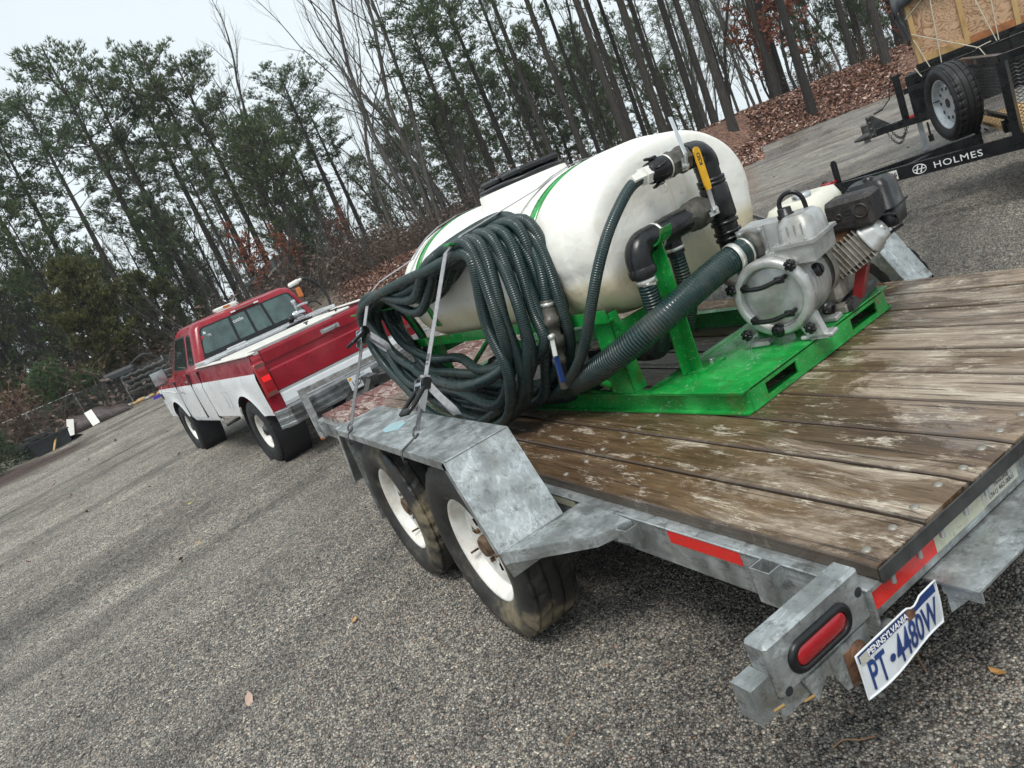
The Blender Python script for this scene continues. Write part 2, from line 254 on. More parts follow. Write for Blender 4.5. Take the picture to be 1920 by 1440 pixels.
# ------------------------------------------------------------------ mesh helpers
def frame(d,up=V((0,0,1))):
    d=d.normalized()
    if abs(d.dot(up))>.98: up=V((1,0,0))
    x=up.cross(d).normalized(); y=d.cross(x); return x,y,d
class MB:
    def __init__(s): s.v=[]; s.f=[]; s.mi=[]; s.uv=[]; s.sm=[]; s.cm=0; s.smooth=False; s.T=None
    def add(s,vs,fs,uvs=None,smooth=None,mi=None):
        o=len(s.v); T=s.T
        s.v+= [tuple(T@V(p)) for p in vs] if T is not None else [tuple(p) for p in vs]
        for i,fc in enumerate(fs):
            s.f.append(tuple(k+o for k in fc)); s.mi.append(s.cm if mi is None else mi); s.sm.append(s.smooth if smooth is None else smooth); s.uv.append(uvs[i] if uvs else None)
        return s
    def box(s,a,b,bev=0):
        x0,y0,z0=a; x1,y1,z1=b
        if x0>x1:x0,x1=x1,x0
        if y0>y1:y0,y1=y1,y0
        if z0>z1:z0,z1=z1,z0
        if bev<=0:
            vs=[(x,y,z) for z in (z0,z1) for y in (y0,y1) for x in (x0,x1)]
            return s.add(vs,[(0,2,3,1),(4,5,7,6),(0,1,5,4),(2,6,7,3),(0,4,6,2),(1,3,7,5)],smooth=False)
        b_=min(bev,(x1-x0)*.49,(y1-y0)*.49,(z1-z0)*.49); vs=[];idx={}
        for X in (0,1):
            for Y in (0,1):
                for Z in (0,1):
                    cx=(x0,x1)[X];cy=(y0,y1)[Y];cz=(z0,z1)[Z]; sx=(1,-1)[X]*b_;sy=(1,-1)[Y]*b_;sz=(1,-1)[Z]*b_
                    idx[X,Y,Z,0]=len(vs);vs.append((cx,cy+sy,cz+sz)); idx[X,Y,Z,1]=len(vs);vs.append((cx+sx,cy,cz+sz)); idx[X,Y,Z,2]=len(vs);vs.append((cx+sx,cy+sy,cz))
        I=idx; F=[]
        for X in (0,1): F.append([I[X,0,0,0],I[X,1,0,0],I[X,1,1,0],I[X,0,1,0]][::1 if X else -1])
        for Y in (0,1): F.append([I[0,Y,0,1],I[1,Y,0,1],I[1,Y,1,1],I[0,Y,1,1]][::-1 if Y else 1])
        for Z in (0,1): F.append([I[0,0,Z,2],I[1,0,Z,2],I[1,1,Z,2],I[0,1,Z,2]][::1 if Z else -1])
        for Y in (0,1):
            for Z in (0,1): F.append([I[0,Y,Z,1],I[1,Y,Z,1],I[1,Y,Z,2],I[0,Y,Z,2]][::1 if (Y==Z) else -1])
        for X in (0,1):
            for Z in (0,1): F.append([I[X,0,Z,0],I[X,1,Z,0],I[X,1,Z,2],I[X,0,Z,2]][::-1 if (X==Z) else 1])
        for X in (0,1):
            for Y in (0,1): F.append([I[X,Y,0,0],I[X,Y,1,0],I[X,Y,1,1],I[X,Y,0,1]][::1 if (X==Y) else -1])
        for X in (0,1):
            for Y in (0,1):
                for Z in (0,1): F.append([I[X,Y,Z,0],I[X,Y,Z,1],I[X,Y,Z,2]][::1 if (X+Y+Z)%2 else -1])
        return s.add(vs,[tuple(k) for k in F],smooth=False)
    def bar(s,p0,p1,w,h,up=V((0,0,1)),bev=0):
        p0=V(p0);p1=V(p1);x,y,d=frame(p1-p0,V(up)); L=(p1-p0).length; old=s.T
        m=Matrix((x,y,d)).transposed().to_4x4(); m.translation=p0; s.T=(old@m) if old is not None else m
        s.box((-w/2,-h/2,0),(w/2,h/2,L),bev); s.T=old; return s
    def rings(s,rs,closed=True,cap=True,smooth=None,uvl=None):
        n=len(rs[0]); vs=[p for r in rs for p in r]; fs=[];uv=[]
        for i in range(len(rs)-1):
            for j in range(n if closed else n-1):
                k=(j+1)%n; fs.append((i*n+j,i*n+k,(i+1)*n+k,(i+1)*n+j))
                if uvl: a,b=uvl[i],uvl[i+1]; uv.append(((a,j/n),(a,(j+1)/n),(b,(j+1)/n),(b,j/n)))
        s.add(vs,fs,uv if uvl else None,smooth=smooth)
        if cap and closed:
            s.add(rs[0],[tuple(range(n))[::-1]],smooth=False); s.add(rs[-1],[tuple(range(n))],smooth=False)
        return s
    def tube(s,pts,r,n=8,cap=True,smooth=True,closed=False):
        pts=[V(p) for p in pts]; N=len(pts); rr=r if hasattr(r,'__len__') else [r]*N; rs=[];uvl=[];L=0; x=None
        for i,p in enumerate(pts):
            a=pts[max(0,i-1)] if not closed else pts[i-1]; b=pts[min(N-1,i+1)] if not closed else pts[(i+1)%N]
            d=(b-a); 
            if d.length<1e-9: d=V((0,0,1))
            d.normalize()
            if x is None: x,y,_=frame(d)
            else:
                x=(x-d*x.dot(d)); x=x.normalized() if x.length>1e-6 else frame(d)[0]; y=d.cross(x)
            if i: L+=(p-pts[i-1]).length
            uvl.append(L); rs.append([p+(x*math.cos(2*PI*k/n)+y*math.sin(2*PI*k/n))*rr[i] for k in range(n)])
        if closed: rs.append(rs[0]); uvl.append(L+(pts[0]-pts[-1]).length); cap=False
        return s.rings(rs,True,cap,smooth,uvl)
    def cyl(s,p0,p1,r0,r1=None,n=16,smooth=True,cap=True): return s.tube([p0,p1],[r0,r0 if r1 is None else r1],n,cap,smooth)
    def lathe(s,o,ax,prof,n=32,smooth=True,up=V((0,0,1)),cap=False,ang=0):
        o=V(o);x,y,d=frame(V(ax),V(up)); rs=[]
        for t,r in prof: rs.append([o+d*t+(x*math.cos(2*PI*k/n+ang)+y*math.sin(2*PI*k/n+ang))*r for k in range(n)])
        return s.rings(rs,True,cap,smooth)
    def prism(s,poly,off,smooth=False):
        a=[V(p) for p in poly]; b=[p+V(off) for p in a]; n=len(a); vs=a+b
        fs=[tuple(range(n))[::-1],tuple(range(n,2*n))]+[(i,(i+1)%n,n+(i+1)%n,n+i) for i in range(n)]
        return s.add(vs,fs,smooth=smooth)
    def sphere(s,c,r,n=12,m=8,sc_=(1,1,1)):
        c=V(c); rs=[]
        for i in range(m+1):
            a=PI*i/m; rs.append([c+V((math.sin(a)*math.cos(2*PI*k/n)*r*sc_[0],math.sin(a)*math.sin(2*PI*k/n)*r*sc_[1],-math.cos(a)*r*sc_[2])) for k in range(n)])
        return s.rings(rs,True,False,True)
    def ribbon(s,pts,w,side,t=.002):
        pts=[V(p) for p in pts]; rs=[]
        for i,p in enumerate(pts):
            d=(pts[min(len(pts)-1,i+1)]-pts[max(0,i-1)]).normalized(); sv=V(side[i]) if isinstance(side,list) else V(side)
            x=(sv-d*sv.dot(d)).normalized(); y=d.cross(x); rs.append([p+x*w/2+y*t/2,p-x*w/2+y*t/2,p-x*w/2-y*t/2,p+x*w/2-y*t/2])
        return s.rings(rs,True,True,False)
    def mesh(s,name,mats):
        me=bpy.data.meshes.new(name); me.from_pydata(s.v,[],s.f)
        for m in (mats if isinstance(mats,(list,tuple)) else [mats]): me.materials.append(MAT[m] if isinstance(m,str) else m)
        if s.f:
            me.polygons.foreach_set('material_index',s.mi); me.polygons.foreach_set('use_smooth',s.sm)
            if any(u is not None for u in s.uv):
                ul=me.uv_layers.new(name='UVMap'); dat=[]
                for fc,u in zip(s.f,s.uv):
                    if u is None: dat+=[0,0]*len(fc)
                    else:
                        for p in u: dat+=[p[0],p[1]]
                ul.data.foreach_set('uv',dat)
        me.update(); return me
    def build(s,name,mats,parent=None,label=None,kind=None):
        o=bpy.data.objects.new(name,s.mesh(name,mats)); C.objects.link(o)
        if parent is not None: o.parent=parent
        if label: o['label']=label
        if kind: o['kind']=kind
        return o
def tag(o,label=None,cat=None,group=None,kind=None):
    if label:o['label']=label
    if cat:o['category']=cat
    if group:o['group']=group
    if kind:o['kind']=kind
    return o
def thing(name,label,cat,loc=(0,0,0),rz=0,group=None,mat=None):
    o=bpy.data.objects.new(name,None); C.objects.link(o); o.empty_display_size=.1
    if mat is not None: o.matrix_world=mat
    else: o.location=loc; o.rotation_euler=(0,0,rz)
    return tag(o,label,cat,group)
def copy_tree(o,parent=None,top=True):
    c=o.copy(); C.objects.link(c)
    if parent is not None: c.parent=parent
    for ch in list(o.children): copy_tree(ch,c,False)
    return c
def text_part(txt,size,name,mat,parent,M,ext=.0006,sx=1,bold=0,spacing=1):
    cu=bpy.data.curves.new(name,'FONT'); cu.body=txt; cu.size=size; cu.extrude=ext; cu.align_x='CENTER'; cu.align_y='CENTER'; cu.offset=bold; cu.space_character=spacing; cu.resolution_u=3
    t=bpy.data.objects.new(name,cu); C.objects.link(t); dg=bpy.context.evaluated_depsgraph_get(); me=bpy.data.meshes.new_from_object(t.evaluated_get(dg)); bpy.data.objects.remove(t)
    me.transform(Matrix.Diagonal((sx,1,1,1))); me.transform(M); me.materials.clear(); me.materials.append(MAT[mat]); 
    o=bpy.data.objects.new(name,me); C.objects.link(o); o.parent=parent; return o
def basis(o,x,y):
    x=V(x).normalized(); y=V(y); y=(y-x*y.dot(x)).normalized(); z=x.cross(y); m=Matrix((x,y,z)).transposed().to_4x4(); m.translation=V(o); return m
def spline(pts,n=8,closed=False):
    P=[V(p) for p in pts]; out=[]; N=len(P)
    for i in range(N if closed else N-1):
        g=lambda k:P[k%N] if closed else P[min(max(k,0),N-1)]
        a,b,c,d=g(i-1),g(i),g(i+1),g(i+2)
        for k in range(n):
            t=k/n; out.append(.5*((2*b)+(c-a)*t+(2*a-5*b+4*c-d)*t*t+(3*b-a-3*c+d)*t*t*t))
    if not closed: out.append(P[-1])
    return out
def rrect(cx,cy,w,h,r,n=4):
    o=[]
    for qx,qy,a0 in ((1,1,0),(-1,1,90),(-1,-1,180),(1,-1,270)):
        for k in range(n+1):
            a=R(a0+90*k/n); o.append((cx+qx*(w/2-r)+r*math.cos(a),cy+qy*(h/2-r)+r*math.sin(a)))
    return o
def add_part(name,me,par,kind=None):
    o=bpy.data.objects.new(name,me); C.objects.link(o); o.parent=par
    if kind:o['kind']=kind
    return o
# ------------------------------------------------------------------ terrain
def sstep(a,b,x):
    t=min(1,max(0,(x-a)/(b-a))); return t*t*(3-2*t)
AZF=[(-180,40),(-100,34),(-75,30),(-66,26.5),(-58,25.5),(-52.8,26.3),(-48.9,25.4),(-45.8,23.4),(-42,23.5),(-38,24.5),(-30,26),(-20,27),(-14,28),(-8,31),(0,36),(10,38),(40,40),(180,40)]
def foot(az):
    for (a,b),(c,d) in zip(AZF,AZF[1:]):
        if a<=az<=c: return b+(d-b)*(az-a)/(c-a)
    return 40
def polar(x,y):
    dx=x-CAM.x;dy=y-CAM.y; return math.hypot(dx,dy),math.degrees(math.atan2(dy,dx))
def bankh(az): return 1.06*sstep(-2,-14,az)*(1-sstep(-75,-95,az)) if az<0 else 0
def ground(x,y):
    r,az=polar(x,y); z=0
    dip=sstep(4.5,7.2,r)*(1-sstep(14,27,r))*(1-sstep(-22,-34,az) if az<0 else 1)*(1-sstep(60,90,abs(az)))
    z-=.17*dip
    fr=foot(az); h=bankh(az)+.10*mnoise.noise(V((x*.25,y*.25,0)))*(1 if az<-10 else 0)
    t=sstep(fr,fr+5.5,r); z+=h*t
    z-=1.6*sstep(fr+7.5,fr+16,r)*sstep(-35,-45,az) if az<0 else 0
    z+=.02*mnoise.noise(V((x*.35,y*.35,3)))*sstep(3,9,r)
    if az<-20: z+=.05*mnoise.noise(V((x*.6,y*.6,5)))*sstep(9,14,r)
    return z
def MX(y): return 20.9+(y-2.5)*.35
def zones(x,y):
    r,az=polar(x,y); fr=foot(az); n=1.6*mnoise.noise(V((x*.5,y*.5,0)))+.8*mnoise.noise(V((x*1.7,y*1.7,2)))
    lit=sstep(fr-.5,fr+.6,r+n*.7)*sstep(-11,-19,az) if az<-6 else 0
    if -47<az<-26: lit=max(lit,sstep(12.5,15,r+n*1.2)*.9*sstep(-48.5,-44,az))
    dirt=0
    if az<-33: dirt=sstep(10,13,r+n)*(1-lit)
    brush=sstep(27.5 if az<-9 else 31.5,33,r+n*.3)*sstep(-19,-11,az)
    # strip of dark mulch on the left edge of the lot
    dl=abs((y-1.2)-(x-16)*.0-3.6+n*.12); 
    mul=0
    if y>2.2 and 14<x<30: mul=sstep(1.0,.55,abs(x-MX(y)+n*.5)/(.5+(y-2.4)*.8))*sstep(2.2,3.2,y)
    return lit,dirt,max(brush,0),mul
rad=[0.0]; rr=.5
while rr<225: rad.append(rr); rr*=1.045 if rr<8 else (1.03 if rr<48 else 1.12)
NA=260
def angs():
    a=[-95+130*k/200 for k in range(200)]; a+=[35+230*k/60 for k in range(60)]; return a
AN=angs(); vs=[(CAM.x,CAM.y,ground(CAM.x,CAM.y))]; zc=[zones(CAM.x,CAM.y)]
for rr in rad[1:]:
    for a in AN:
        x=CAM.x+rr*math.cos(R(a)); y=CAM.y+rr*math.sin(R(a)); vs.append((x,y,ground(x,y))); zc.append(zones(x,y))
fs=[]; n=len(AN)
for j in range(n): fs.append((0,1+j,1+(j+1)%n))
for i in range(len(rad)-2):
    for j in range(n):
        k=(j+1)%n; a=1+i*n; fs.append((a+j,a+n+j,a+n+k,a+k))
me=bpy.data.meshes.new('ground'); me.from_pydata(vs,[],fs)
ca=me.color_attributes.new('zone','FLOAT_COLOR','POINT'); ca.data.foreach_set('color',[c for z in zc for c in z])
me.polygons.foreach_set('use_smooth',[True]*len(fs))
def ground_mat():
    m=Mt('gravel_lot',.6); SD=-62; at=m.n('ShaderNodeAttribute'); at.attribute_name='zone'; s=m.sep(at.outputs['Color'])
    P=m.co()
    # individual stones
    vf=m.n('ShaderNodeTexVoronoi'); vf.inputs['Scale'].default_value=95; m.put(vf.inputs['Vector'],P); ch=m.n('ShaderNodeRGBToBW'); m.put(ch.inputs[0],vf.outputs['Color'])
    vf2=m.n('ShaderNodeTexVoronoi'); vf2.inputs['Scale'].default_value=48; m.put(vf2.inputs['Vector'],P); hs=m.sep(vf2.outputs['Color'])
    c=m.ramp(ch.outputs[0],[(.12,(.07,.069,.066)),(.36,(.19,.183,.172)),(.58,(.35,.335,.305)),(.8,(.58,.545,.49)),(.92,(.25,.17,.13))])
    for sc_,lo_,hi_,lc_ in ((40,.66,1.36,(1,0,0)),(17,.84,1.16,(0,4,0))):
        vv=m.n('ShaderNodeRGBToBW'); m.put(vv.inputs[0],m.voro(sc_,m.co(loc=lc_),'Color')); c=m.mix(1.,c,m.ramp(vv.outputs[0],[(.25,(lo_,lo_,lo_)),(.75,(hi_,hi_,hi_*.97))]),'MULTIPLY')
    edge=m.ramp(vf.outputs['Distance'],[(.25,1.),(.75,.25)]); c=m.mix(1.,c,edge,'MULTIPLY')
    # wear tracks + damp patches; pale bands are wet sheen painted in, along the traffic
    tr=m.noise(.55,7,.65,m.aniso(SD,(.22,1.5,1))); damp_sheen=m.ramp(tr,[(.34,(.78,.77,.765)),(.46,(1.12,1.10,1.09)),(.58,(1.52,1.49,1.46)),(.68,(1.85,1.86,1.9))])
    c=m.mix(1.,c,damp_sheen,'MULTIPLY')
    pt=m.noise(1.1,6,.65,m.co(loc=(5,2,0))); c=m.mix(1.,c,m.ramp(pt,[(.38,(.80,.76,.73)),(.6,(1.16,1.13,1.09))]),'MULTIPLY')
    P2=m.sep(P); wet_shade=m.n('ShaderNodeMapRange'); m.put(wet_shade.inputs[0],m.math('ADD',m.math('ADD',P2[0],m.math('MULTIPLY',P2[1],.9)),m.math('MULTIPLY',m.noise(.9,6,.7),1.6))); wet_shade.inputs[1].default_value=1.2; wet_shade.inputs[2].default_value=3.0; wet_shade.inputs[3].default_value=.55; wet_shade.inputs[4].default_value=0
    c=m.mix(wet_shade.outputs[0],c,m.mix(1.,c,(.42,.41,.40),'MULTIPLY'))  # wet gravel, with the shade near and below the trailer painted in
    fine=m.noise(30,5,.7); lin=m.noise(2.2,7,.72,m.aniso(SD,(.16,2.6,1),(3,0,0))); c=m.mix(m.ramp(lin,[(.58,0.),(.66,.6)]),c,(.06,.052,.047))
    # packed dirt of the lane
    rn=m.noise(.5,8,.7); rn2=m.noise(.8,11,.80,m.aniso(50,(.42,.8,1)),1.6)
    d=m.ramp(rn2,[(.37,(.06,.048,.042)),(.44,(.17,.155,.14)),(.50,(.30,.285,.265)),(.56,(.42,.385,.32)),(.63,(.58,.52,.40))]); d=m.mix(m.ramp(rn,[(.47,0.),(.6,.55)]),d,(.27,.265,.26)); d=m.mix(m.ramp(m.noise(6,7,.75),[(.42,0.),(.62,.55)]),d,(.10,.085,.072)); d=m.mix(m.ramp(m.noise(.6,9,.78,m.aniso(50,(.5,1.0,1),(9,9,9)),1.),[(.52,0.),(.60,.8)]),d,(.085,.05,.04))
    d=m.mix(m.ramp(m.noise(25,5,.7),[(.5,0.),(.75,.6)]),d,(.09,.065,.05))
    d=m.mix(.55,d,m.mix(1.,d,m.mix(.5,c,(1,1,1),'MIX'),'MULTIPLY')); d=m.mix(1.,d,m.ramp(ch.outputs[0],[(.2,(.75,.75,.75)),(.8,(1.3,1.28,1.22))]),'MULTIPLY'); c=m.mix(m.math('MULTIPLY',s[1],.88),c,d)
    lv=m.n('ShaderNodeRGBToBW'); m.put(lv.inputs[0],m.voro(16,None,'Color')); l=m.ramp(lv.outputs[0],[(.2,(.05,.022,.017)),(.45,(.12,.056,.034)),(.65,(.20,.095,.058)),(.85,(.30,.18,.12))])
    c=m.mix(s[0],c,l)
    br=m.ramp(m.noise(4,7,.7),[(.35,(.03,.028,.02)),(.6,(.10,.08,.055)),(.75,(.16,.125,.085))]); c=m.mix(s[2],c,br)
    al=at.outputs['Alpha']; c=m.mix(al,c,m.ramp(m.noise(9,6,.7),[(.35,(.035,.022,.018)),(.65,(.11,.07,.055))]))
    m.col(c); wet=m.ramp(tr,[(.38,.22),(.52,.62)]); m.rough(m.mix(s[0],wet,(.8,.8,.8)))
    h=m.math('MULTIPLY',m.ramp(vf.outputs['Distance'],[(0,1.),(.7,0.)]),m.math('SUBTRACT',1.,s[1])); b=m.bump(h,.9,.010); m.bump(m.noise(3,6,.7),.35,.05,b); return m.m
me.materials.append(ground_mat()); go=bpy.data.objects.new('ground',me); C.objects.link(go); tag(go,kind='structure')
# ------------------------------------------------------------------ loose gravel: real stones near the camera
def stone_mat():
    m=Mt('loose_stone',.5); at=m.n('ShaderNodeAttribute'); at.attribute_type='INSTANCER'; at.attribute_name='rnd'
    c=m.ramp(at.outputs['Fac'],[(0,(.06,.06,.061)),(.25,(.13,.13,.128)),(.50,(.235,.228,.215)),(.70,(.36,.345,.315)),(.86,(.52,.49,.44)),(.91,(.30,.20,.15)),(.95,(.44,.35,.29)),(1,(.64,.62,.58))])
    c=m.mix(m.noise(60,3),c,m.mix(1.,c,(.6,.58,.55),'MULTIPLY'))
    P=m.n('ShaderNodeNewGeometry').outputs['Position']; a=m.n('ShaderNodeMapping'); a.inputs['Rotation'].default_value=(0,0,R(62)); m.put(a.inputs['Vector'],P); b_=m.n('ShaderNodeMapping'); b_.inputs['Scale'].default_value=(.22,1.5,1); m.put(b_.inputs['Vector'],a.outputs[0])
    tr=m.noise(.55,7,.65,b_.outputs[0]); c=m.mix(1.,c,m.ramp(tr,[(.34,(.55,.54,.53)),(.46,(.85,.84,.83)),(.58,(1.1,1.08,1.05)),(.68,(1.3,1.3,1.3))]),'MULTIPLY')  # same tracks and painted pale sheen bands on the stones
    P2=m.sep(P); wet_shade=m.n('ShaderNodeMapRange'); m.put(wet_shade.inputs[0],m.math('ADD',m.math('ADD',P2[0],m.math('MULTIPLY',P2[1],.9)),m.math('MULTIPLY',m.noise(.9,6,.7,P),1.6))); wet_shade.inputs[1].default_value=1.2; wet_shade.inputs[2].default_value=3.0; wet_shade.inputs[3].default_value=.5; wet_shade.inputs[4].default_value=0
    c=m.mix(wet_shade.outputs[0],c,m.mix(1.,c,(.45,.44,.43),'MULTIPLY')); m.col(c); m.rough(m.ramp(m.noise(20,3),[(.4,.22),(.6,.6)])); return m.m  # stones darken with the wet zone and its painted trailer shade
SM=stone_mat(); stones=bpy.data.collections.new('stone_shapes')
rng=random.Random(4)
for k in range(5):
    b=MB(); rs=[]
    for i in range(4):
        a=PI*(i+.35)/3.7; rs.append([V((math.sin(a)*math.cos(2*PI*j/6+k)*rng.uniform(.75,1.15),math.sin(a)*math.sin(2*PI*j/6+k)*rng.uniform(.7,1.1),-math.cos(a)*rng.uniform(.5,.7))) for j in range(6)])
    b.rings(rs,True,True,True); o=bpy.data.objects.new('stone',b.mesh('stone',SM)); stones.objects.link(o)
def scatter(name,rmin,rmax,a0,a1,dens,smin,smax,lift,avoid=None,kind='stuff',coll=stones,seed=1,label=None):
    vs=[];fs=[];nr=max(3,int((rmax-rmin)/.35)) if rmax<15 else 14; na=max(8,int((a1-a0)/4))
    for i in range(nr+1):
        rr=rmin+(rmax-rmin)*i/nr
        for j in range(na+1):
            a=a0+(a1-a0)*j/na; x=CAM.x+rr*math.cos(R(a)); y=CAM.y+rr*math.sin(R(a)); vs.append((x,y,ground(x,y)+lift))
    for i in range(nr):
        for j in range(na):
            q=(i*(na+1)+j,(i+1)*(na+1)+j,(i+1)*(na+1)+j+1,i*(na+1)+j+1)
            if avoid and all(avoid(*vs[k][:2]) for k in q): continue
            fs.append(q)
    me=bpy.data.meshes.new(name); me.from_pydata(vs,[],fs); o=bpy.data.objects.new(name,me); C.objects.link(o); tag(o,label,kind=kind)
    g=bpy.data.node_groups.new(name,'GeometryNodeTree'); g.interface.new_socket('Geometry',in_out='INPUT',socket_type='NodeSocketGeometry'); g.interface.new_socket('Geometry',in_out='OUTPUT',socket_type='NodeSocketGeometry')
    N=g.nodes.new; L=g.links.new
    gi=N('NodeGroupInput'); gout=N('NodeGroupOutput'); dp=N('GeometryNodeDistributePointsOnFaces'); dp.inputs['Density'].default_value=dens; dp.inputs['Seed'].default_value=seed
    ci=N('GeometryNodeCollectionInfo'); ci.inputs['Collection'].default_value=coll; ci.inputs['Separate Children'].default_value=True; ci.inputs['Reset Children'].default_value=True
    ip=N('GeometryNodeInstanceOnPoints'); ip.inputs['Pick Instance'].default_value=True
    rv=N('FunctionNodeRandomValue'); rv.data_type='FLOAT_VECTOR'; rv.inputs[0].default_value=(-.7,-.7,0); rv.inputs[1].default_value=(.7,.7,6.28)
    rsc=N('FunctionNodeRandomValue'); rsc.data_type='FLOAT'; rsc.inputs[2].default_value=smin; rsc.inputs[3].default_value=smax; rsc.inputs['Seed'].default_value=3
    ri=N('FunctionNodeRandomValue'); ri.data_type='INT'; ri.inputs[4].default_value=0; ri.inputs[5].default_value=4
    rc=N('FunctionNodeRandomValue'); rc.data_type='FLOAT'; rc.inputs['Seed'].default_value=9
    st=N('GeometryNodeStoreNamedAttribute'); st.domain='INSTANCE'; st.data_type='FLOAT'; st.inputs['Name'].default_value='rnd'
    L(gi.outputs[0],dp.inputs['Mesh']); L(dp.outputs['Points'],ip.inputs['Points']); L(ci.outputs[0],ip.inputs['Instance']); L(rv.outputs[0],ip.inputs['Rotation']); L(rsc.outputs[1],ip.inputs['Scale']); L(ri.outputs[2],ip.inputs['Instance Index'])
    L(ip.outputs[0],st.inputs['Geometry']); L(rc.outputs[1],st.inputs['Value']); L(st.outputs[0],gout.inputs[0])
    md=o.modifiers.new('scatter','NODES'); md.node_group=g; return o
GR=1.0
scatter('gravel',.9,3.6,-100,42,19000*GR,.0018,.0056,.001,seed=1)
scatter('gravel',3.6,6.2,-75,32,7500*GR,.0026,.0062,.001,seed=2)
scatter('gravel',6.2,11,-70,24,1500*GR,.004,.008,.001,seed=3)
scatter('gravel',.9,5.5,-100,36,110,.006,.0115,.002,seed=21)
# leaf litter
lc=bpy.data.collections.new('leaf_shapes')
def leaf_mat():
    m=Mt('fallen_leaf',.6); at=m.n('ShaderNodeAttribute'); at.attribute_type='INSTANCER'; at.attribute_name='rnd'
    m.col(m.ramp(at.outputs['Fac'],[(0,(.04,.018,.014)),(.3,(.11,.045,.028)),(.6,(.20,.085,.052)),(.8,(.30,.16,.105)),(1,(.55,.42,.35))])); return m.m
LM=leaf_mat()
for k in range(5):
    b=MB(); h=.15+.1*k; b.add([(-1,0,h),(-.3,-.55,0),(.6,-.4,.05),(1.1,0,h*.6),(.5,.5,0),(-.4,.5,.1),(0,0,-.12)],[(0,1,6),(1,2,6),(2,3,6),(3,4,6),(4,5,6),(5,0,6)]); o=bpy.data.objects.new('leaf',b.mesh('leaf',LM)); lc.objects.link(o)
scatter('leaf_litter',20,34,-68,-12,170,.035,.085,.03,avoid=lambda x,y:zones(x,y)[0]<.3,coll=lc,seed=5)
scatter('leaf_litter',12.5,24,-46,-27,14,.05,.09,.02,avoid=lambda x,y:zones(x,y)[0]<.3,coll=lc,seed=6)
scatter('leaf_litter',2,22,-66,28,.22,.03,.055,.015,coll=lc,seed=7)
# ------------------------------------------------------------------ flatbed trailer
H=.506
tr=thing('flatbed_trailer','galvanized tandem-axle flatbed trailer with wet plank deck and white wheels','trailer')
PW=.18
rng=random.Random(7); _b=MB(); _b.lathe((0,0,0),(0,0,1),[(0,.0115),(.003,.011),(.0055,.007),(.0065,.001)],12,cap=True); BOLT=_b.mesh('bolt_head','alu_d')
for k in range(10):
    b=MB(); dz=rng.uniform(-.002,.002); xe=rng.uniform(-.004,.003); y1=-k*PW-.0035; y0=y1-PW+.009
    # slightly cupped top and worn ends
    prof=[(y0,H-.038),(y0,H-.006+dz),(y0+.005,H-.001+dz),((y0+y1)/2,H+dz-.002),(y1-.005,H-.001+dz),(y1,H-.006+dz),(y1,H-.038)]
    rs=[]
    xs=[xe]+[.05+4.75*i/14 for i in range(15)]+[4.85]
    for i,x in enumerate(xs):
        wob=.0022*mnoise.noise(V((x*1.3,k*3.1,0))); e=.004 if i in(0,len(xs)-1) else 0
        rs.append([(x,y+wob*(1 if j in(0,1,2,4,5,6) else 0),z-(e if 0<j<6 else 0)) for j,(y,z) in enumerate(prof)])
    b.rings(rs,True,True,False); b.build('plank','wood',tr)
    for xb in (.045,1.25,2.45,3.65,4.8):
        for yy in (((y0+y1)/2+.05,(y0+y1)/2-.045) if xb in(.045,1.25) else ((y0+y1)/2+.01,)):
            o=bpy.data.objects.new('bolt_head',BOLT); C.objects.link(o); o.parent=tr; o.location=(xb+rng.uniform(-.006,.006),yy+rng.uniform(-.006,.006),H+dz-.0035)
for k in range(1,10):
    b=MB(); b.box((.004,-k*PW-.006,H-.038),(4.846,-k*PW+.006,H-.014)); b.build('joint_shade','tub',tr)  # dark strips added in the plank gaps, standing in for their shade
for side in (1,-1):
    b=MB(); y0=.035 if side==1 else -1.835; s=side
    b.box((-.0,y0,.345),(4.93,y0-s*.008,.466)); b.box((0,y0-s*.0085,.457),(4.93,y0-s*.055,.466)); b.box((0,y0-s*.0085,.345),(4.93,y0-s*.055,.354))
    b.tube([(0,y0-.0*s,.4655),(4.93,y0,.4655)],.0035,8); b.build('side_rail','galv',tr)
    for x in (.22,.905,4.60):
        b=MB()
        yy=y0+s*.0005; w_=.003
        for (a,c,d,e) in ((x,x+.06,yy,yy+s*.003),(x,x+.06,yy+s*.043,yy+s*.046),(x,x+.003,yy+s*.003,yy+s*.043),(x+.057,x+.06,yy+s*.003,yy+s*.043)):
            b.box((a,d,.375),(c,e,.470))
        b.build('stake_pocket','galv',tr)
b=MB(); b.box((.012,-1.79,.385),(.02,.025,.463)); b.box((.0205,-1.79,.385),(.06,.025,.393)); b.build('rear_crossmember','galv',tr)
b=MB(); b.box((-.006,-1.798,.463),(-.0105,-.003,.497)); b.box((-.0055,-1.798,.4635),(.03,-.003,.4672)); b.build('rear_angle','dsteel',tr)
_b=MB(); _b.cyl((0,0,.440),(0,0,.4625),.006,n=8); BE=_b.mesh('bolt_end','galv')
for k in range(10):
    for dy in (.04,.135): o=add_part('bolt_end',BE,tr); o.location=(-.002,-k*PW-dy,0)
for name,mt,(x0,x1,z0,z1) in (('reflective_tape','redtape',(.358,.632,.422,.466)),('reflective_tape','whitetape',(1.115,1.265,.432,.464)),('reflective_tape','redtape',(3.9,4.2,.40,.44))):
    b=MB(); b.box((x0,.0352,z0),(x1,.0364,z1)); b.build(name,mt,tr)
for mt,y0,y1 in (('redtape',.022,-.205),('whitetape',-.206,-.40),('redtape',-1.2,-1.5)):
    b=MB(); b.box((.0105,y0,.404),(.0119,y1,.4625)); b.build('reflective_tape',mt,tr)
b=MB(); b.box((.0095,-.398,.407),(.0104,-.545,.450)); lb=b.build('paper_label','label',tr)
text_part('(361) 462-0005',.017,'printing','ink',lb,basis((.0092,-.475,.420),(0,-1,0),(0,0,1)),.0002)
